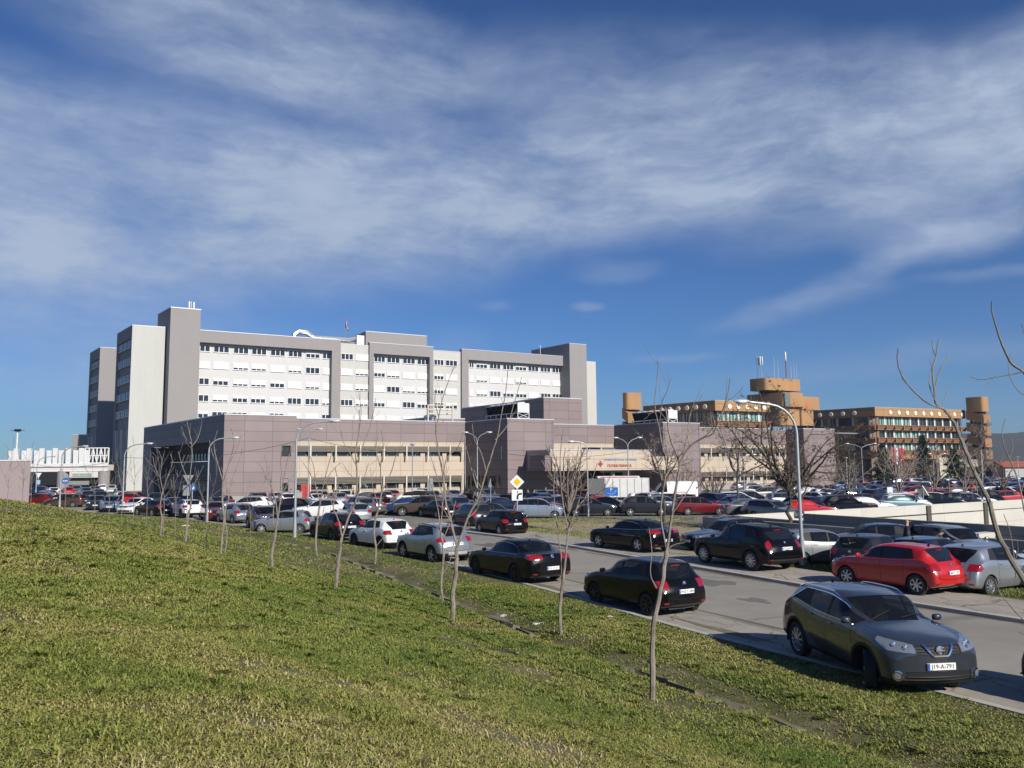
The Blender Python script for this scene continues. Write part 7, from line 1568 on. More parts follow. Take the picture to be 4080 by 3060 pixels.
g=at(3677,1960,70); s=thing('road_sign',(g.x,g.y,0),'dark back of a tilted triangle warning sign behind the ramp wall','road sign'); post(s,g.z+.2,y=-.03); z=g.z-.1; plate_(s,'triangle_plate',[(-.45,z-.2),(.45,z-.2),(-.02,z+.62)],-.0,.012,mat('dark_sign_back',(.07,.06,.06),.5)); plate_(s,'rim',[(.45,z-.2),(.55,z-.24),(.02,z+.68),(-.02,z+.62)],-.0,.014,SW)
g=at(1714,1930,90); s=thing('road_sign',(g.x,g.y,0),'grey rectangular sign back in front of the beige clinic wall','road sign'); post(s,g.z+.6,y=-.04); plate_(s,'panel',rr(.62,1.35,0,g.z,.03),0,.012,SGB)
g=at(1953,1925,70); s=thing('road_sign',(g.x,g.y,0),'edge-on triangular road sign left of the yellow diamond','road sign'); s.rotation_euler=(0,0,R(68)); post(s,g.z+.4,y=-.04); plate_(s,'triangle_plate',[(-.4,g.z-.35),(.4,g.z-.35),(0,g.z+.35)],0,.012,SGB)
# red bin and grey container by the clinic wall
g=at(1217,1970,97); t=thing('red_cabinet',(g.x,g.y,0),'tall red metal cabinet against the beige clinic wall','cabinet'); mb=MB(); mb.fbox((0,0),eF,nF,-.55,.55,.15,2.2,-.7,0); mb.build('cabinet_body',mat('cabinet_red',(.36,.02,.02),.5),t); mb=MB(); mb.fbox((0,0),eF,nF,-.5,.5,0,.15,-.6,-.1); mb.build('base',BLK,t); mb=MB(); mb.fbox((0,0),eF,nF,-.02,.02,.3,2.1,.002,.02); mb.build('door_seam',BLK,t)
g=at(1190,1970,95); t=thing('concrete_box',(g.x,g.y,0),'grey concrete box left of the red cabinet','box'); mb=MB(); mb.fbox((0,0),eF,nF,-1.6,.4,0,1.35,-1.2,0); mb.build('box_body',PLINTH,t); mb=MB(); mb.fbox((0,0),eF,nF,-1.65,.45,1.35,1.42,-1.25,.05); mb.build('lid',PLINTH,t)
# white trailer truck and ambulance before the entrance
g=at(2485,1950,88); t=thing('box_trailer',(g.x,g.y,0),'long white box truck body parked across the clinic entrance','truck'); t.scale=(1,1,.86); TW=mat('truck_white',(.62,.62,.60),.45,var=.05,vscale=2)
mb=MB(); mb.box(-2.2,2.6,-1.2,1.2,.9,3.25); mb.build('box_body',TW,t); mb=MB(); mb.box(-3.9,-2.25,-1.15,1.15,.9,3.2); mb.build('tarp_end',mat('grey_tarp',(.12,.12,.12),.8),t)
mb=MB(); 
for x in np.arange(-2.1,2.6,.78): mb.box(x-.03,x+.03,-1.23,-1.203,.95,3.2)
mb.build('rib',mat('rib_grey',(.35,.35,.35)),t); mb=MB(); mb.box(-2.9,1.6,-1.0,1.0,3.25,3.5); mb.build('roof_unit',TW,t); mb=MB(); mb.box(-2.6,1.4,-1.04,-1.003,3.33,3.40); mb.build('red_stripe',SR,t)
for x in (-3,-1.8,1.4): mb=MB(); mb.lathe([(.2,-.12),(.45,-.12),(.48,0),(.45,.12),(.2,.12)],18,'y',(x,-1.0,.48)); mb.build('wheel',TYRE,t,smooth=True,sharp=40)
mb=MB(); mb.box(-3.8,2.5,-1.0,1.0,.6,.9); mb.build('chassis',BLK,t)
# concrete barrier, tree stakes
g=at(3735,1985,73); t=thing('tree_stakes',(g.x,g.y,0),'wooden stakes and rails fencing a tree beside the blue van','stakes'); WDm=mat('weathered_wood',(.22,.16,.11),.9)
for x in (-.45,1.1,2.4,3.6): mb=MB(); mb.tube([(x,0,0),(x,0,2.5)],.05,5); mb.build('stake',WDm,t)
mb=MB(); mb.tube([(-.5,0,1.8),(3.7,0,1.85)],.04,4); mb.build('rail',WDm,t)
# ---------------- people ----------------
SKIN=mat('skin',(.42,.25,.18),.6); HAIR=mat('dark_hair',(.02,.015,.012),.8); CLN=mat('navy_jacket',(.02,.025,.04),.8); JEAN=mat('dark_trousers',(.03,.035,.05),.85); SHOE=mat('dark_shoes',(.02,.02,.02),.6)
def skin_mesh(name,verts,edges,radii,m,parent,root=0):
    me=bpy.data.meshes.new(name); me.from_pydata(verts,edges,[]); o=bpy.data.objects.new(name,me); COL.objects.link(o)
    md=o.modifiers.new('skin','SKIN'); md.use_smooth_shade=True; sv=me.skin_vertices[0].data if me.skin_vertices else None
    if sv is None:
        bm=bmesh.new(); bm.from_mesh(me); bm.verts.layers.skin.verify(); bm.to_mesh(me); bm.free(); sv=me.skin_vertices[0].data
    for i,r in enumerate(radii): sv[i].radius=(r,r) if not isinstance(r,tuple) else r; sv[i].use_root=(i==root)
    sb=o.modifiers.new('sub','SUBSURF'); sb.levels=1; sb.render_levels=1
    dg=bpy.context.evaluated_depsgraph_get(); me2=bpy.data.meshes.new_from_object(o.evaluated_get(dg)); bpy.data.objects.remove(o); me2.name=name; me2.materials.clear(); me2.materials.append(m); me2.shade_smooth()
    o=bpy.data.objects.new(name,me2); COL.objects.link(o); o.parent=parent; return o
def person(loc,rz,label,top=None,legs=None,coat=0,pose='stand',hair=True,h=1.75,skirt=False,group=None):
    t=thing('person',loc,label,'person',group); t.rotation_euler=(0,0,rz); s=h/1.75; t.scale=(s,s,s); top=top or CLN; legs=legs or JEAN
    b=0.
    if pose=='stand': hip=(0,0,.93); ch=(.02,0,1.30); nk=(.02,0,1.49); hd=(.04,0,1.63); kn=[(.03,.10,.50),(.06,-.10,.50)]; ft=[(-.02,.10,.07),(.10,-.10,.07)]; el=[(-.03,.27,1.12),(.0,-.27,1.12)]; ha=[(.10,.25,.90),(.16,-.22,.92)]
    elif pose=='walk': hip=(0,0,.92); ch=(.03,0,1.29); nk=(.04,0,1.48); hd=(.06,0,1.62); kn=[(.18,.09,.52),(-.02,-.09,.49)]; ft=[(.26,.09,.07),(-.32,-.09,.12)]; el=[(-.12,.25,1.12),(.14,-.25,1.14)]; ha=[(-.08,.24,.90),(.30,-.20,1.0)]
    else: hip=(-.1,0,.85); ch=(.25,0,1.10); nk=(.40,0,1.17); hd=(.53,0,1.20); kn=[(.06,.10,.46),(.06,-.10,.46)]; ft=[(-.04,.10,.07),(-.02,-.10,.07)]; el=[(.42,.24,.88),(.42,-.24,.88)]; ha=[(.65,.15,.85),(.65,-.15,.85)]
    sh=[(ch[0]+.02,.17,ch[2]+.12),(ch[0]+.02,-.17,ch[2]+.12)]; hp=[(hip[0],.09,hip[2]-.04),(hip[0],-.09,hip[2]-.04)]
    # one continuous body
    V=[hip,ch,nk,hd,(hd[0],0,hd[2]+.10)]+[sh[0],el[0],ha[0],sh[1],el[1],ha[1],hp[0],kn[0],ft[0],hp[1],kn[1],ft[1],(ft[0][0]+.16,ft[0][1],.04),(ft[1][0]+.16,ft[1][1],.04)]
    E_=[(0,1),(1,2),(2,3),(3,4),(1,5),(5,6),(6,7),(1,8),(8,9),(9,10),(0,11),(11,12),(12,13),(0,14),(14,15),(15,16),(13,17),(16,18)]
    Rr=[.125,.14,.058,.085,.075,.06,.042,.035,.06,.042,.035,.085,.06,.045,.085,.06,.045,.035,.035]
    skin_mesh('body',V,E_,Rr,SKIN,t)
    V2=[hip,ch,(nk[0],0,nk[2]-.05),sh[0],el[0],tuple(np.array(ha[0])*.85+np.array(el[0])*.15),sh[1],el[1],tuple(np.array(ha[1])*.85+np.array(el[1])*.15)]; skin_mesh('jacket',V2,[(0,1),(1,2),(1,3),(3,4),(4,5),(1,6),(6,7),(7,8)],[.155,.175,.075,.085,.062,.052,.085,.062,.052],top,t)
    if coat: mb=MB(); mb.lathe([(.17,hip[2]+.15),(.19,hip[2]-.1),(.22,hip[2]-coat)],14,'z',(hip[0],0,0)); mb.build('coat_skirt',top,t,smooth=True,sharp=60)
    skin_mesh('trousers',[hip,hp[0],kn[0],(ft[0][0],ft[0][1],.10),hp[1],kn[1],(ft[1][0],ft[1][1],.10)],[(0,1),(1,2),(2,3),(0,4),(4,5),(5,6)],[.145,.098,.074,.06,.098,.074,.06],legs,t)
    for f_ in ft: mb=MB(); mb.hexa([(f_[0]-.08,f_[1]-.045,0),(f_[0]+.19,f_[1]-.05,0),(f_[0]+.19,f_[1]+.05,0),(f_[0]-.08,f_[1]+.045,0),(f_[0]-.07,f_[1]-.04,.10),(f_[0]+.17,f_[1]-.035,.05),(f_[0]+.17,f_[1]+.035,.05),(f_[0]-.07,f_[1]+.04,.10)]); mb.build('shoe',SHOE,t)
    mb=MB(); c=Vector((hd[0],0,hd[2]+.05)); mb.lathe([(.012,.0),(.02,.03),(.008,.06)],6,'x',(c.x+.085,c.y,c.z-.02)); mb.build('nose',SKIN,t)
    for sg in (1,-1): mb=MB(); mb.lathe([(.02,-.008),(.028,.0),(.015,.012)],6,'y',(c.x-.01,sg*.088,c.z)); mb.build('ear',SKIN,t)
    if hair:
        bm=bmesh.new(); bmesh.ops.create_uvsphere(bm,u_segments=12,v_segments=8,radius=1)
        bmesh.ops.delete(bm,geom=[v for v in bm.verts if v.co.z<-.35 or (v.co.x>.55 and v.co.z<.35)],context='VERTS')
        for v in bm.verts: v.co=Vector((c.x-.012+v.co.x*.112,v.co.y*.10,c.z+.045+v.co.z*.118))
        me=bpy.data.meshes.new('hair'); bm.to_mesh(me); bm.free(); me.materials.append(HAIR); me.shade_smooth(); o=bpy.data.objects.new('hair',me); COL.objects.link(o); o.parent=t
    return t
PINK=mat('pink_robe',(.70,.20,.22),.8); WHT=mat('white_top',(.6,.6,.58),.8); REDT=mat('red_top',(.4,.03,.03),.8); BEI=mat('beige_coat',(.40,.32,.24),.8)
g=at(3611,2110,34.); person((g.x,g.y,0),R(-20),'balding man in a dark navy jacket standing by an open car door',hair=False)
g=at(3708,2150,33.); person((g.x,g.y,0),R(15),'person in black with a black cap leaning by the silver estate car',top=mat('black_jacket',(.012,.012,.013)),pose='lean')
g=at(2129,1960,84); person((g.x,g.y,0),R(130),'person in a long pink robe walking away along the brown clinic wall',top=PINK,legs=PINK,coat=.55,pose='walk',h=1.7)
for px,Y,rz_,lab,tp in ((2220,100,200,'person in a red top standing under the clinic canopy',REDT),(2236,101,180,'person in dark clothes beside the one in red under the canopy',CLN),(2173,95,20,'person in a pale top by the left end of the clinic entrance',WHT),(1373,96,190,'person in a dark top walking along the louvred windows',CLN),(1407,97,10,'person with a cap near the louvred windows, right of another walker',CLN),(1161,94,180,'person in a maroon jacket by the clinic side door',mat('maroon_jacket',(.15,.03,.03))),
  (3359,92,200,'woman in a pale top, left of three people standing in the far lot',WHT),(3374,92,170,'person in a grey coat, middle of three standing in the far lot',mat('grey_coat',(.2,.18,.17))),(3412,93,150,'person in a beige coat, right of three standing in the far lot',BEI),(3884,88,150,'person with blond hair beyond the ramp wall at the right',BEI),(2105,85,200,'person in a dark coat left of the pink-robed walker',mat('brown_coat',(.1,.05,.04)))):
    g=at(px,1930,Y); person((g.x,g.y,0),R(rz_),lab,top=tp,pose='stand' if Y>94 else 'walk',h=1.72)
# ---------------- parked cars: the near ones, surveyed from their tyres ----------------
def near_car(kind,color,F,R_,label,hero,z=0.,group='cars parked along the road',**ov):
    x,y,h=wheels_at(F,R_,kind,z); return car(kind,color,x,y,h,label,z,group,hero=hero,**ov)
near_car('crossover','graphite',(3474,2749),(3190,2611),'dark grey crossover with silver window trim facing the camera, front wheel turned',dict(rim='ten',plate_front='J19-A-791',chromeline=True,steer=-.5,mirror_dark=False),z=.01)
car('hatch','dark grey',10.38,13.2,-62,'dark hatchback cut off by the right edge, only its tail visible',hero=dict(rim='five'))
near_car('hatch','black',(2365,2399),(2601,2457),'black hatchback with black rims behind the tall forked sapling',dict(rim='seven',rimm=RIMD,plate='A42-T-686'))
near_car('sedan','black',(1895,2287),(2068,2325),'black saloon with a chrome window line and black multi-spoke rims',dict(rim='multi',rimm=RIMB,plate='K32-O-611',chromeline=True))
near_car('minisuv','silver',(1607,2223),(1728,2245),'silver small suv with a grey skid plate, rear to the camera',dict(rim='five',plate='O79-J-147'),skid=1)
near_car('hatch5','white',(1415,2177),(1520,2192),'white hatchback with black bumper trim and black wheels',dict(rim='five',rimm=RIMD,plate='E14-K-207',mirror_dark=True),clad=.30,H=1.50)
near_car('crossover','black',(1248,2145),(1328,2159),'glossy black crossover with black rims between silver and white hatchbacks',dict(rim='five',rimm=RIMD,plate='T27-A-318',tint=True),H=1.65)
x,y,h_=wheels_at((1042,2127),(1187,2127),'hatch'); car('hatch','silver',x,y,178,'silver hatchback parked slantwise, nose left, behind the street lamp',group='cars parked along the road',hero=dict(rim='seven',steer=.45),H=1.49)
near_car('liftback','black',(2382,2180),(2553,2201),'black liftback saloon with silver five-spoke rims on the far sidewalk',dict(rim='five',plate='T81-E-388',chromeline=True),z=.105)
near_car('suv','black',(2797,2241),(3014,2276),'tall black suv with long red tail lights beside the street lamp',dict(rim='ten',plate='K32-A-691',tint=True),z=.105)
near_car('hatch','red',(3371,2329),(3672,2372),'bright red hatchback with dark tinted windows on the far sidewalk',dict(rim='seven',plate='J60-T-153',tint=True),z=.105)
near_car('hatch5','black',(1913,2123),(1994,2135),'black hatchback on the far side of the road below the priority sign',dict(rim='ten',plate='J45-J-804'),z=.0)
# second line behind
x,y,h_=wheels_at((556,2055),(600,2058),'sedan'); car('sedan','black',x,y,h_,'black saloon in front of the clinic side, right of the white car facing us',group='cars parked along the road',hero=dict(plate='K61-M-055',rim='ten'))
x,y,h_=wheels_at((678,2060),(736,2065),'crossover'); car('crossover','white',x,y,128,'white suv with black wheel arches beside the triangular sign back',group='cars parked along the road',hero=dict(rim='five',rimm=RIMD,plate='M30-O-912'),H=1.66)
g=G(820,2075); car('hatch5','dark red',g.x+.3,g.y+.9,-62,'dark red hatchback facing the camera behind the second street lamp',group='cars parked along the road',hero=dict(rim='five'))
x,y,h_=wheels_at((874,2081),(928,2087),'hatch5'); car('hatch5','silver blue',x,y,h_,'silver-blue hatchback between two dark red cars',group='cars parked along the road',hero=dict(rim='five',plate='A15-J-660'))
g=G(1010,2112); car('crossover','maroon',g.x+.5,g.y+1.0,-58,'dark red crossover facing the camera behind the silver slanted hatchback',group='cars parked along the road',hero=dict(rim='ten'))
g=G(508,2051); car('hatch5','white',g.x,g.y+1.9,-98,'white hatchback facing straight at the camera near the left street lamp',group='cars parked along the road',hero=dict(rim='five',plate_front='E08-T-560'))
g=G(412,2043); car('minisuv','silver blue',g.x,g.y+1.7,-72,'silver-blue suv with a dark grille facing the camera by the slope crest',group='cars parked along the road',hero=dict(rim='five',plate_front='A59-M-207'))
g=G(345,2034); car('hatch5','dark grey',g.x,g.y+1.9,-66,'old dark grey saloon facing the camera at the crest of the slope',group='cars parked along the road',hero=dict(rim='steel',plate_front='T70-K-114'))
x,y,h_=wheels_at((165,2020),(300,2024),'wagon'); car('wagon','brown',x,y,182,'long brown estate car side-on behind the crest of the slope',group='cars parked along the road',hero=dict(rim='five'))
# right cluster between the verge and the ramp wall
GC='cars parked between the verge and the ramp wall'
g=at(3262,2100,33.3); car('hatch','silver',g.x,g.y,10,'silver five-door hatchback half hidden by the tall street lamp',group=GC,hero=dict(rim='steel'))
g=at(3470,2100,31.0); car('hatch','dark grey',g.x,g.y,42,'dark grey hatchback, rear corner to the camera, behind the red hatchback',group=GC,hero=dict(rim='ten'))
g=at(3705,2100,29.6); car('hatch','navy',g.x,g.y,34,'dark navy hatchback directly behind the roof of the red hatchback',group=GC,hero=dict(rim='ten'))
g=at(3468,2100,36.0); car('hatch','navy',g.x,g.y,172,'dark blue hatchback with tall tail lights beside the standing man',group=GC,hero=dict(rim='five'))
g=at(3805,2100,33.6); car('wagon','silver',g.x,g.y,-80,'silver estate car with roof rails facing us in front of the ramp wall',group=GC,hero=dict(rim='five'))
g=at(3925,2200,26.4); car('hatch5','silver',g.x,g.y,30,'silver hatchback with dark rear glass right of the red hatchback',group=GC,hero=dict(rim='ten',plate='J38-K-547'),H=1.45)
g=G(4105,2350); car('hatch5','white',g.x+1.3,g.y+.6,195,'pale hatchback nose cut off by the right edge',group=GC,hero=dict(rim='five'))
g=at(2885,2100,39.4); car('wagon','navy',g.x,g.y,203,'dark blue estate car with roof rails behind the black suv',group=GC,hero=dict(rim='five'))
# open door of the dark blue car
g=at(3652,2110,35.2); t=thing('car_door',(g.x,g.y,0),'open dark car door with its window beside the standing man','car door'); mb=MB(); mb.hexa([(-.5,-.03,.3),(.5,-.03,.3),(.5,.03,.3),(-.5,.03,.3),(-.5,-.03,.9),(.5,-.03,.85),(.5,.03,.85),(-.5,.03,.9)]); mb.tube([(-.48,0,.9),(-.44,0,1.34),(-.1,0,1.38),(.5,0,.86)],.025,5); mb.build('door_panel',PAINT['navy'],t); mb=MB(); mb.hexa([(-.46,-.006,.9),(.46,-.006,.86),(.46,.006,.86),(-.46,.006,.9),(-.42,-.006,1.31),(-.1,-.006,1.35),(-.1,.006,1.35),(-.42,.006,1.31)]); mb.build('door_window',GLASSD,t); t.rotation_euler=(0,0,R(-8))
# lot aisle cars, side-on
GL_='cars parked along the lot aisle'
def aisle(kind,color,F,R_,label,**k):
    x,y,h=wheels_at(F,R_,kind); car(kind,color,x,y,(0 if F[0]>R_[0] else 180)+random.uniform(-1.5,1.5),label,group=GL_,hero=dict(rim='five',**k))
aisle('mpv','pale blue',(2185,2067),(2085,2066),'pale silver minivan side-on below the arrow plate of the priority sign')
aisle('suv','brown',(1577,2052),(1709,2059),'brown suv side-on, nose left, in the lot aisle')
aisle('hatch5','dark grey',(2408,2057),(2297,2057),'dark grey hatchback side-on behind the bushy island tree')
aisle('minisuv','dark grey',(2621,2057),(2519,2057),'dark grey off-roader side-on in front of the no-entry sign')
aisle('wagon','dark red',(2867,2050),(2775,2055),'dark red estate car side-on left of the ramp wall corner')
aisle('liftback','navy',(3018,2043),(2928,2047),'dark blue liftback side-on behind the ramp wall corner')
# ---------------- the rest of the lot, surveyed from roof heights ----------------
HD={'r':120,'f':-60,'l':180,'R':0,'a':30,'b':210}
def Hh(kind): return MODELS[kind]['H']
LOT=[]; rl=random.Random(12)
def cr(kind,color,px,pyr,hd,Lv=0):
    r=ray(px,pyr); t=(Hh(kind)-EYE)/r.z; x,y=r.x*t,r.y*t; LOT.append([kind,color,x,y,HD[hd]+rl.uniform(-6,6)])
for row in [('hatch5','navy',872,1977,'f'),('suv','white',983,1975,'l'),('wagon','black',1040,1960,'r'),('hatch5','white',1086,1960,'f'),('minisuv','white',1140,1962,'r'),('suv','black',1136,1984,'l'),('suv','white',1281,1986,'l'),('crossover','brown',1293,1955,'f'),('hatch5','silver',1334,1959,'r'),('minisuv','white',1388,1952,'f'),('sedan','grey',1440,1958,'l'),('suv','grey',1464,1980,'r'),('wagon','silver',1408,2001,'r'),
 ('hatch5','red',1559,1951,'f'),('sedan','grey',1522,1956,'r'),('sedan','blue',1556,1983,'l'),('sedan','grey',1494,1984,'r'),('hatch5','white',1641,1951,'l'),('sedan','navy',1668,1976,'l'),('sedan','blue',1602,1988,'l'),('minisuv','silver',1712,1944,'f'),('sedan','silver',1799,1951,'f'),('suv','black',1891,1943,'r'),('sedan','navy',1820,1982,'f'),('hatch5','silver',1948,1975,'r'),('sedan','navy',2012,1981,'R'),('sedan','black',1996,1969,'l'),('suv','black',2062,1946,'l'),('minisuv','silver',2189,1951,'f'),('hatch5','dark red',2186,1980,'f'),('hatch5','navy',2232,1979,'f'),('hatch','red',2314,1951,'r'),('hatch','red',2262,1953,'R'),
 ('mpv','dark grey',1883,2003,'r'),('wagon','black',1975,2003,'R'),('sedan','silver',1769,1976,'r'),('sedan','black',1745,1990,'r'),('hatch5','red',2415,1991,'R'),('sedan','black',2446,1980,'R'),('hatch5','white',2567,1961,'R'),('minisuv','white',2640,1963,'r'),('hatch5','silver',2618,1991,'R'),('crossover','dark red',2724,1989,'R'),('suv','navy',2811,1968,'r'),('hatch','silver',2860,1989,'R'),('mpv','white',2925,1956,'R'),('hatch5','blue',2909,1982,'R'),('sedan','black',2760,1968,'R'),('sedan','black',2690,1975,'l'),
 ('wagon','white',3003,1952,'R'),('suv','white',3027,1932,'R'),('hatch5','black',3008,1960,'R'),('sedan','grey',3010,1987,'R'),('wagon','grey',3087,1999,'f'),('suv','white',3095,1945,'l'),('sedan','red',3216,2010,'R'),('crossover','white',3312,1975,'b'),('sedan','black',3388,1992,'R'),('sedan','white',3452,1992,'R'),('suv','black',3412,1974,'R'),('crossover','blue',3383,1930,'b'),('crossover','navy',3494,1947,'a'),('wagon','dark red',3534,1965,'R'),('hatch5','silver blue',3521,1984,'l'),('hatch5','white',3572,1997,'R'),('sedan','teal',3600,1974,'R'),('mpv','white',3602,1962,'R'),('minisuv','white',3656,1958,'l'),('hatch5','black',3656,1990,'R'),('hatch5','black',3795,1988,'R'),('sedan','navy',3846,1988,'R'),('sedan','grey',3780,1942,'l'),('hatch','red',3752,1950,'R'),('wagon','white',3827,1962,'R'),('hatch5','silver blue',3854,1979,'R'),('hatch5','dark red',3936,1950,'R'),('minisuv','black',3952,1970,'l'),('hatch5','red',3992,1968,'l'),('minisuv','white',4028,1938,'f'),('suv','dark grey',4033,1922,'l'),('sedan','black',4036,1975,'r'),('hatch5','red',4071,1938,'r'),('hatch5','white',3664,1918,'l'),('wagon','silver',3160,1962,'R'),('hatch5','black',3140,1985,'R'),('minisuv','white',3250,1958,'f'),('sedan','black',3262,1985,'l'),('sedan','white',3200,1940,'l'),('suv','black',3180,1975,'r'),
 ('hatch5','red',271,1939,'r'),('mpv','teal',306,1934,'f'),('mpv','red',281,1918,'l'),('hatch5','white',214,1941,'r'),('suv','dark grey',179,1914,'r'),('sedan','navy',150,1936,'l'),('sedan','silver',176,1951,'l'),('sedan','black',150,1960,'l'),('hatch5','dark red',160,1968,'l'),('wagon','white',222,1965,'l'),('hatch5','grey',380,1936,'f'),('hatch5','dark red',392,1947,'r'),('suv','white',412,1928,'r'),('minisuv','white',445,1931,'f'),('wagon','white',456,1957,'r'),('wagon','grey',490,1959,'l'),('hatch5','red',540,1963,'R'),('minisuv','black',622,1962,'f'),('hatch5','black',425,1956,'f'),('hatch5','silver',345,1942,'f'),('sedan','black',352,1955,'r'),('hatch5','black',132,1925,'f'),('sedan','navy',700,1980,'f'),('minisuv','black',770,1985,'l')]:
    cr(*row)
# regular ranks in the far right of the lot
PALC=['black','black','dark grey','grey','silver','silver','white','white','navy','blue','dark red','red','silver blue','brown','beige','teal']; KND=['hatch','hatch5','sedan','sedan','wagon','minisuv','crossover','suv','mpv','hatch5']
for cx in range(12):
    for iy in range(24):
        x=26+cx*6.3+(cx//2)*3.2; y=78+iy*3.6; a=R(8); X_=x*math.cos(a)-(y-78)*math.sin(a)*.0+iy*.75; Y_=y+(x-26)*.14
        if rl.random()<.30: continue
        if Y_<53+(X_-12.6)*.622+3.5 or Y_>158: continue
        u=X_/Y_
        if u>.68 or u<.20: continue
        if u<.41 and Y_>118+(u-.2)*60: continue
        if any(abs(X_-q[2])<4.6 and abs(Y_-q[3])<2.6 for q in LOT): continue
        if len(LOT)>=235: continue
        LOT.append([rl.choice(KND),rl.choice(PALC),X_,Y_,(8 if rl.random()<.55 else 188)+rl.uniform(-3,3)])
# a few more ranks between the aisle and the clinic
for (x0,x1,y0,st,hd) in ((2,40,77,2.9,120),(-30,20,84,3.0,118)):
    x=x0
    while x<x1:
        Y_=y0+(x-x0)*.30
        if rl.random()<.72 and not any(math.hypot(x-q[2],Y_-q[3])<3.2 for q in LOT): LOT.append([rl.choice(KND),rl.choice(PALC),x,Y_,hd+(180 if rl.random()<.4 else 0)+rl.uniform(-4,4)])
        x+=st
FIX=[(c[0].location.x,c[0].location.y,c[0].rotation_euler.z) for c in CARS]
for q in LOT:   # nobody stands in the aisle or inside a surveyed car
    for _ in range(60):
        bad=q[2]>1 and q[2]/q[3]<.27 and q[3]<70.5
        for (fx,fy,fa) in FIX:
            dx_,dy_=q[2]-fx,q[3]-fy
            if dx_*dx_+dy_*dy_>25: continue
            lo=dx_*math.cos(fa)+dy_*math.sin(fa); la=-dx_*math.sin(fa)+dy_*math.cos(fa)
            if abs(lo)<4.5 and abs(la)<2.3: bad=True
        if not bad: break
        q[2]*=1.012; q[3]*=1.012
# push apart overlapping cars
for it in range(14):
    for i in range(len(LOT)):
        for j in range(i):
            a_,b__=LOT[i],LOT[j]; dx_,dy_=a_[2]-b__[2],a_[3]-b__[3]
            if dx_*dx_+dy_*dy_>22: continue
            h1=R(b__[4]); lo=dx_*math.cos(h1)+dy_*math.sin(h1); la=-dx_*math.sin(h1)+dy_*math.cos(h1); dh=abs((a_[4]-b__[4]+90)%180-90)
            if dh<35:
                if abs(lo)<4.4 and abs(la)<2.1:
                    if (2.1-abs(la))<(4.5-abs(lo)): k_=(2.1-abs(la))/2*(1 if la>=0 else -1); vx,vy=-math.sin(h1)*k_,math.cos(h1)*k_
                    else: k_=(4.5-abs(lo))/2*(1 if lo>=0 else -1); vx,vy=math.cos(h1)*k_,math.sin(h1)*k_
                    a_[2]+=vx; a_[3]+=vy; b__[2]-=vx; b__[3]-=vy
            else:
                d__=math.hypot(dx_,dy_)
                if d__<3.1: k_=(3.1-d__)/2/max(d__,.1); a_[2]+=dx_*k_; a_[3]+=dy_*k_; b__[2]-=dx_*k_; b__[3]-=dy_*k_
FIX=[(c[0].location.x,c[0].location.y,c[0].rotation_euler.z) for c in CARS]
for q in LOT:   # nobody stands in the aisle or inside a surveyed car
    for _ in range(60):
        bad=q[2]>1 and q[2]/q[3]<.27 and q[3]<70.5
        for (fx,fy,fa) in FIX:
            dx_,dy_=q[2]-fx,q[3]-fy
            if dx_*dx_+dy_*dy_>25: continue
            lo=dx_*math.cos(fa)+dy_*math.sin(fa); la=-dx_*math.sin(fa)+dy_*math.cos(fa)
            if abs(lo)<4.5 and abs(la)<2.3: bad=True
        if not bad: break
        q[2]*=1.012; q[3]*=1.012
SHORT=dict(hatch='hatchback',sedan='saloon',liftback='saloon',crossover='crossover',suv='suv',minisuv='small suv',hatch5='hatchback',wagon='estate',mpv='minivan',van='van')
nm=lambda q: q[1]+' '+SHORT[q[0]]
for q in LOT:   # nobody parks in the ramp pit
    for _ in range(80):
        if q[2]>11 and q[3]<53+(q[2]-12.6)*.622+(2.2 if q[2]<60 else 4) and q[3]>45: q[2]*=1.01; q[3]*=1.01
used=set()
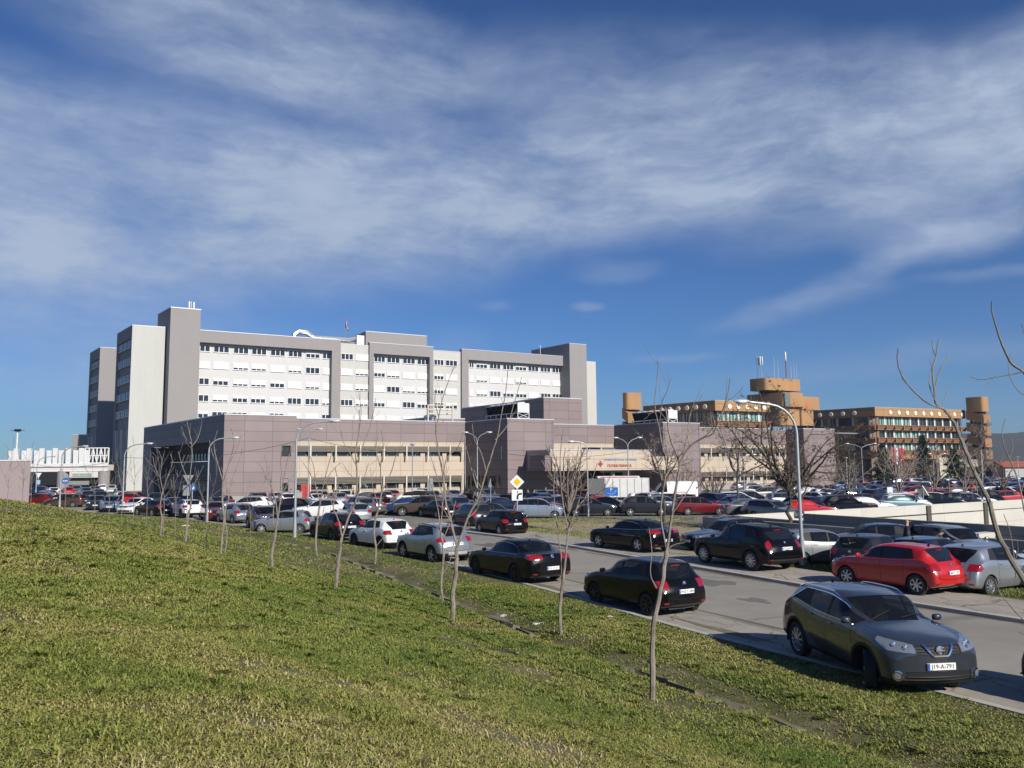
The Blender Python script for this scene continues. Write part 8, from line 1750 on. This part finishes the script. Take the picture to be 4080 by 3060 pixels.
for i,q in enumerate(LOT):
    y=q[3]; u=q[2]/q[3]
    oth=[(p[2]/p[3]-u,abs(p[3]-y)/y,p) for p in LOT if p is not q]
    lf=sorted([(abs(o[0])+o[1]*.6,j,o[2]) for j,o in enumerate(oth) if o[0]<0])[:4]; rg_=sorted([(abs(o[0])+o[1]*.6,j,o[2]) for j,o in enumerate(oth) if o[0]>=0])[:4]
    fr_=sorted([(abs(p[2]/p[3]-u)+abs(y-p[3])/y*.5,j,p) for j,p in enumerate(LOT) if p is not q and p[3]<y-2])[:4]
    zone='by the bridge' if u<-.46 else 'by the clinic wall' if (y>84 and u<.1) else 'in the far lot' if y>78 else 'mid lot'
    cand=[f'{nm(q)} {zone}, between {nm(a[2])} and {nm(b[2])}' for a in lf for b in rg_]+[f'{nm(q)} between {nm(a[2])} and {nm(b[2])}, behind {nm(c[2])}' for a in lf for b in rg_ for c in fr_]+[f'{nm(q)} {zone}']
    lab=next((c for c in cand if c not in used and len(c.split())<=16),cand[-1]); used.add(lab)
    car(q[0],q[1],q[2],q[3],q[4],lab,group='cars parked in the hospital lot',lite=(y>88))
# roof box on the navy saloon
q=[q for q in LOT if q[1]=='navy' and q[0]=='sedan' and abs(q[2]/q[3]-(1668-2040)/3200)<.01][0]
t=thing('roof_box',(q[2],q[3],1.47),'long black roof box on a navy saloon behind the brown suv','roof box'); t.rotation_euler=(0,0,R(q[4])); mb=MB(); mb.hexa([(-1.1,-.4,.04),(1.0,-.4,.04),(1.0,.4,.04),(-1.1,.4,.04),(-1.1,-.36,.40),(.6,-.33,.36),(.6,.33,.36),(-1.1,.36,.40)]); mb.build('shell',BLK,t,smooth=False)
# ambulance
g=at(2640,1960,84); am=car('van','white',g.x+.6,g.y,180,'white ambulance van with an orange-red side stripe facing the white truck',hero=dict(rim='steel'))
mb=MB()
for sg in (1,-1): mb.box(-2.6,1.3,sg*1.003-.004,sg*1.003+.004,.98,1.16)
mb.build('side_stripe',mat('orange_stripe',(.6,.08,.02),.4),am); mb=MB(); mb.box(.0,.5,-.6,.6,2.5,2.62); mb.build('light_bar',mat('beacon_blue',(.05,.12,.5),.2),am)
text_mesh('sign_lettering','HITNA POMOĆ',.22,SR,am,(-1.1,1.012,1.35),(math.pi/2,0,math.pi),.002)
for o in COL.objects:
    if o.type=='EMPTY' and o.parent is None and o.get('label') and len(o['label'].split())>16: print('LONG',o['label'])
# ---------------- haze ----------------
hz=MB(); hz.box(-2300,2000,-230,1750,-9,120); hm=bpy.data.materials.new('haze'); hm.use_nodes=True; t=hm.node_tree; t.nodes.clear(); pv=N(t,'ShaderNodeVolumePrincipled'); pv.inputs['Color'].default_value=(.62,.74,.95,1); pv.inputs['Density'].default_value=.00020; pv.inputs['Anisotropy'].default_value=.2
mo=N(t,'ShaderNodeOutputMaterial'); t.links.new(pv.outputs[0],mo.inputs['Volume']); tag(hz.build('haze',hm),kind='stuff')
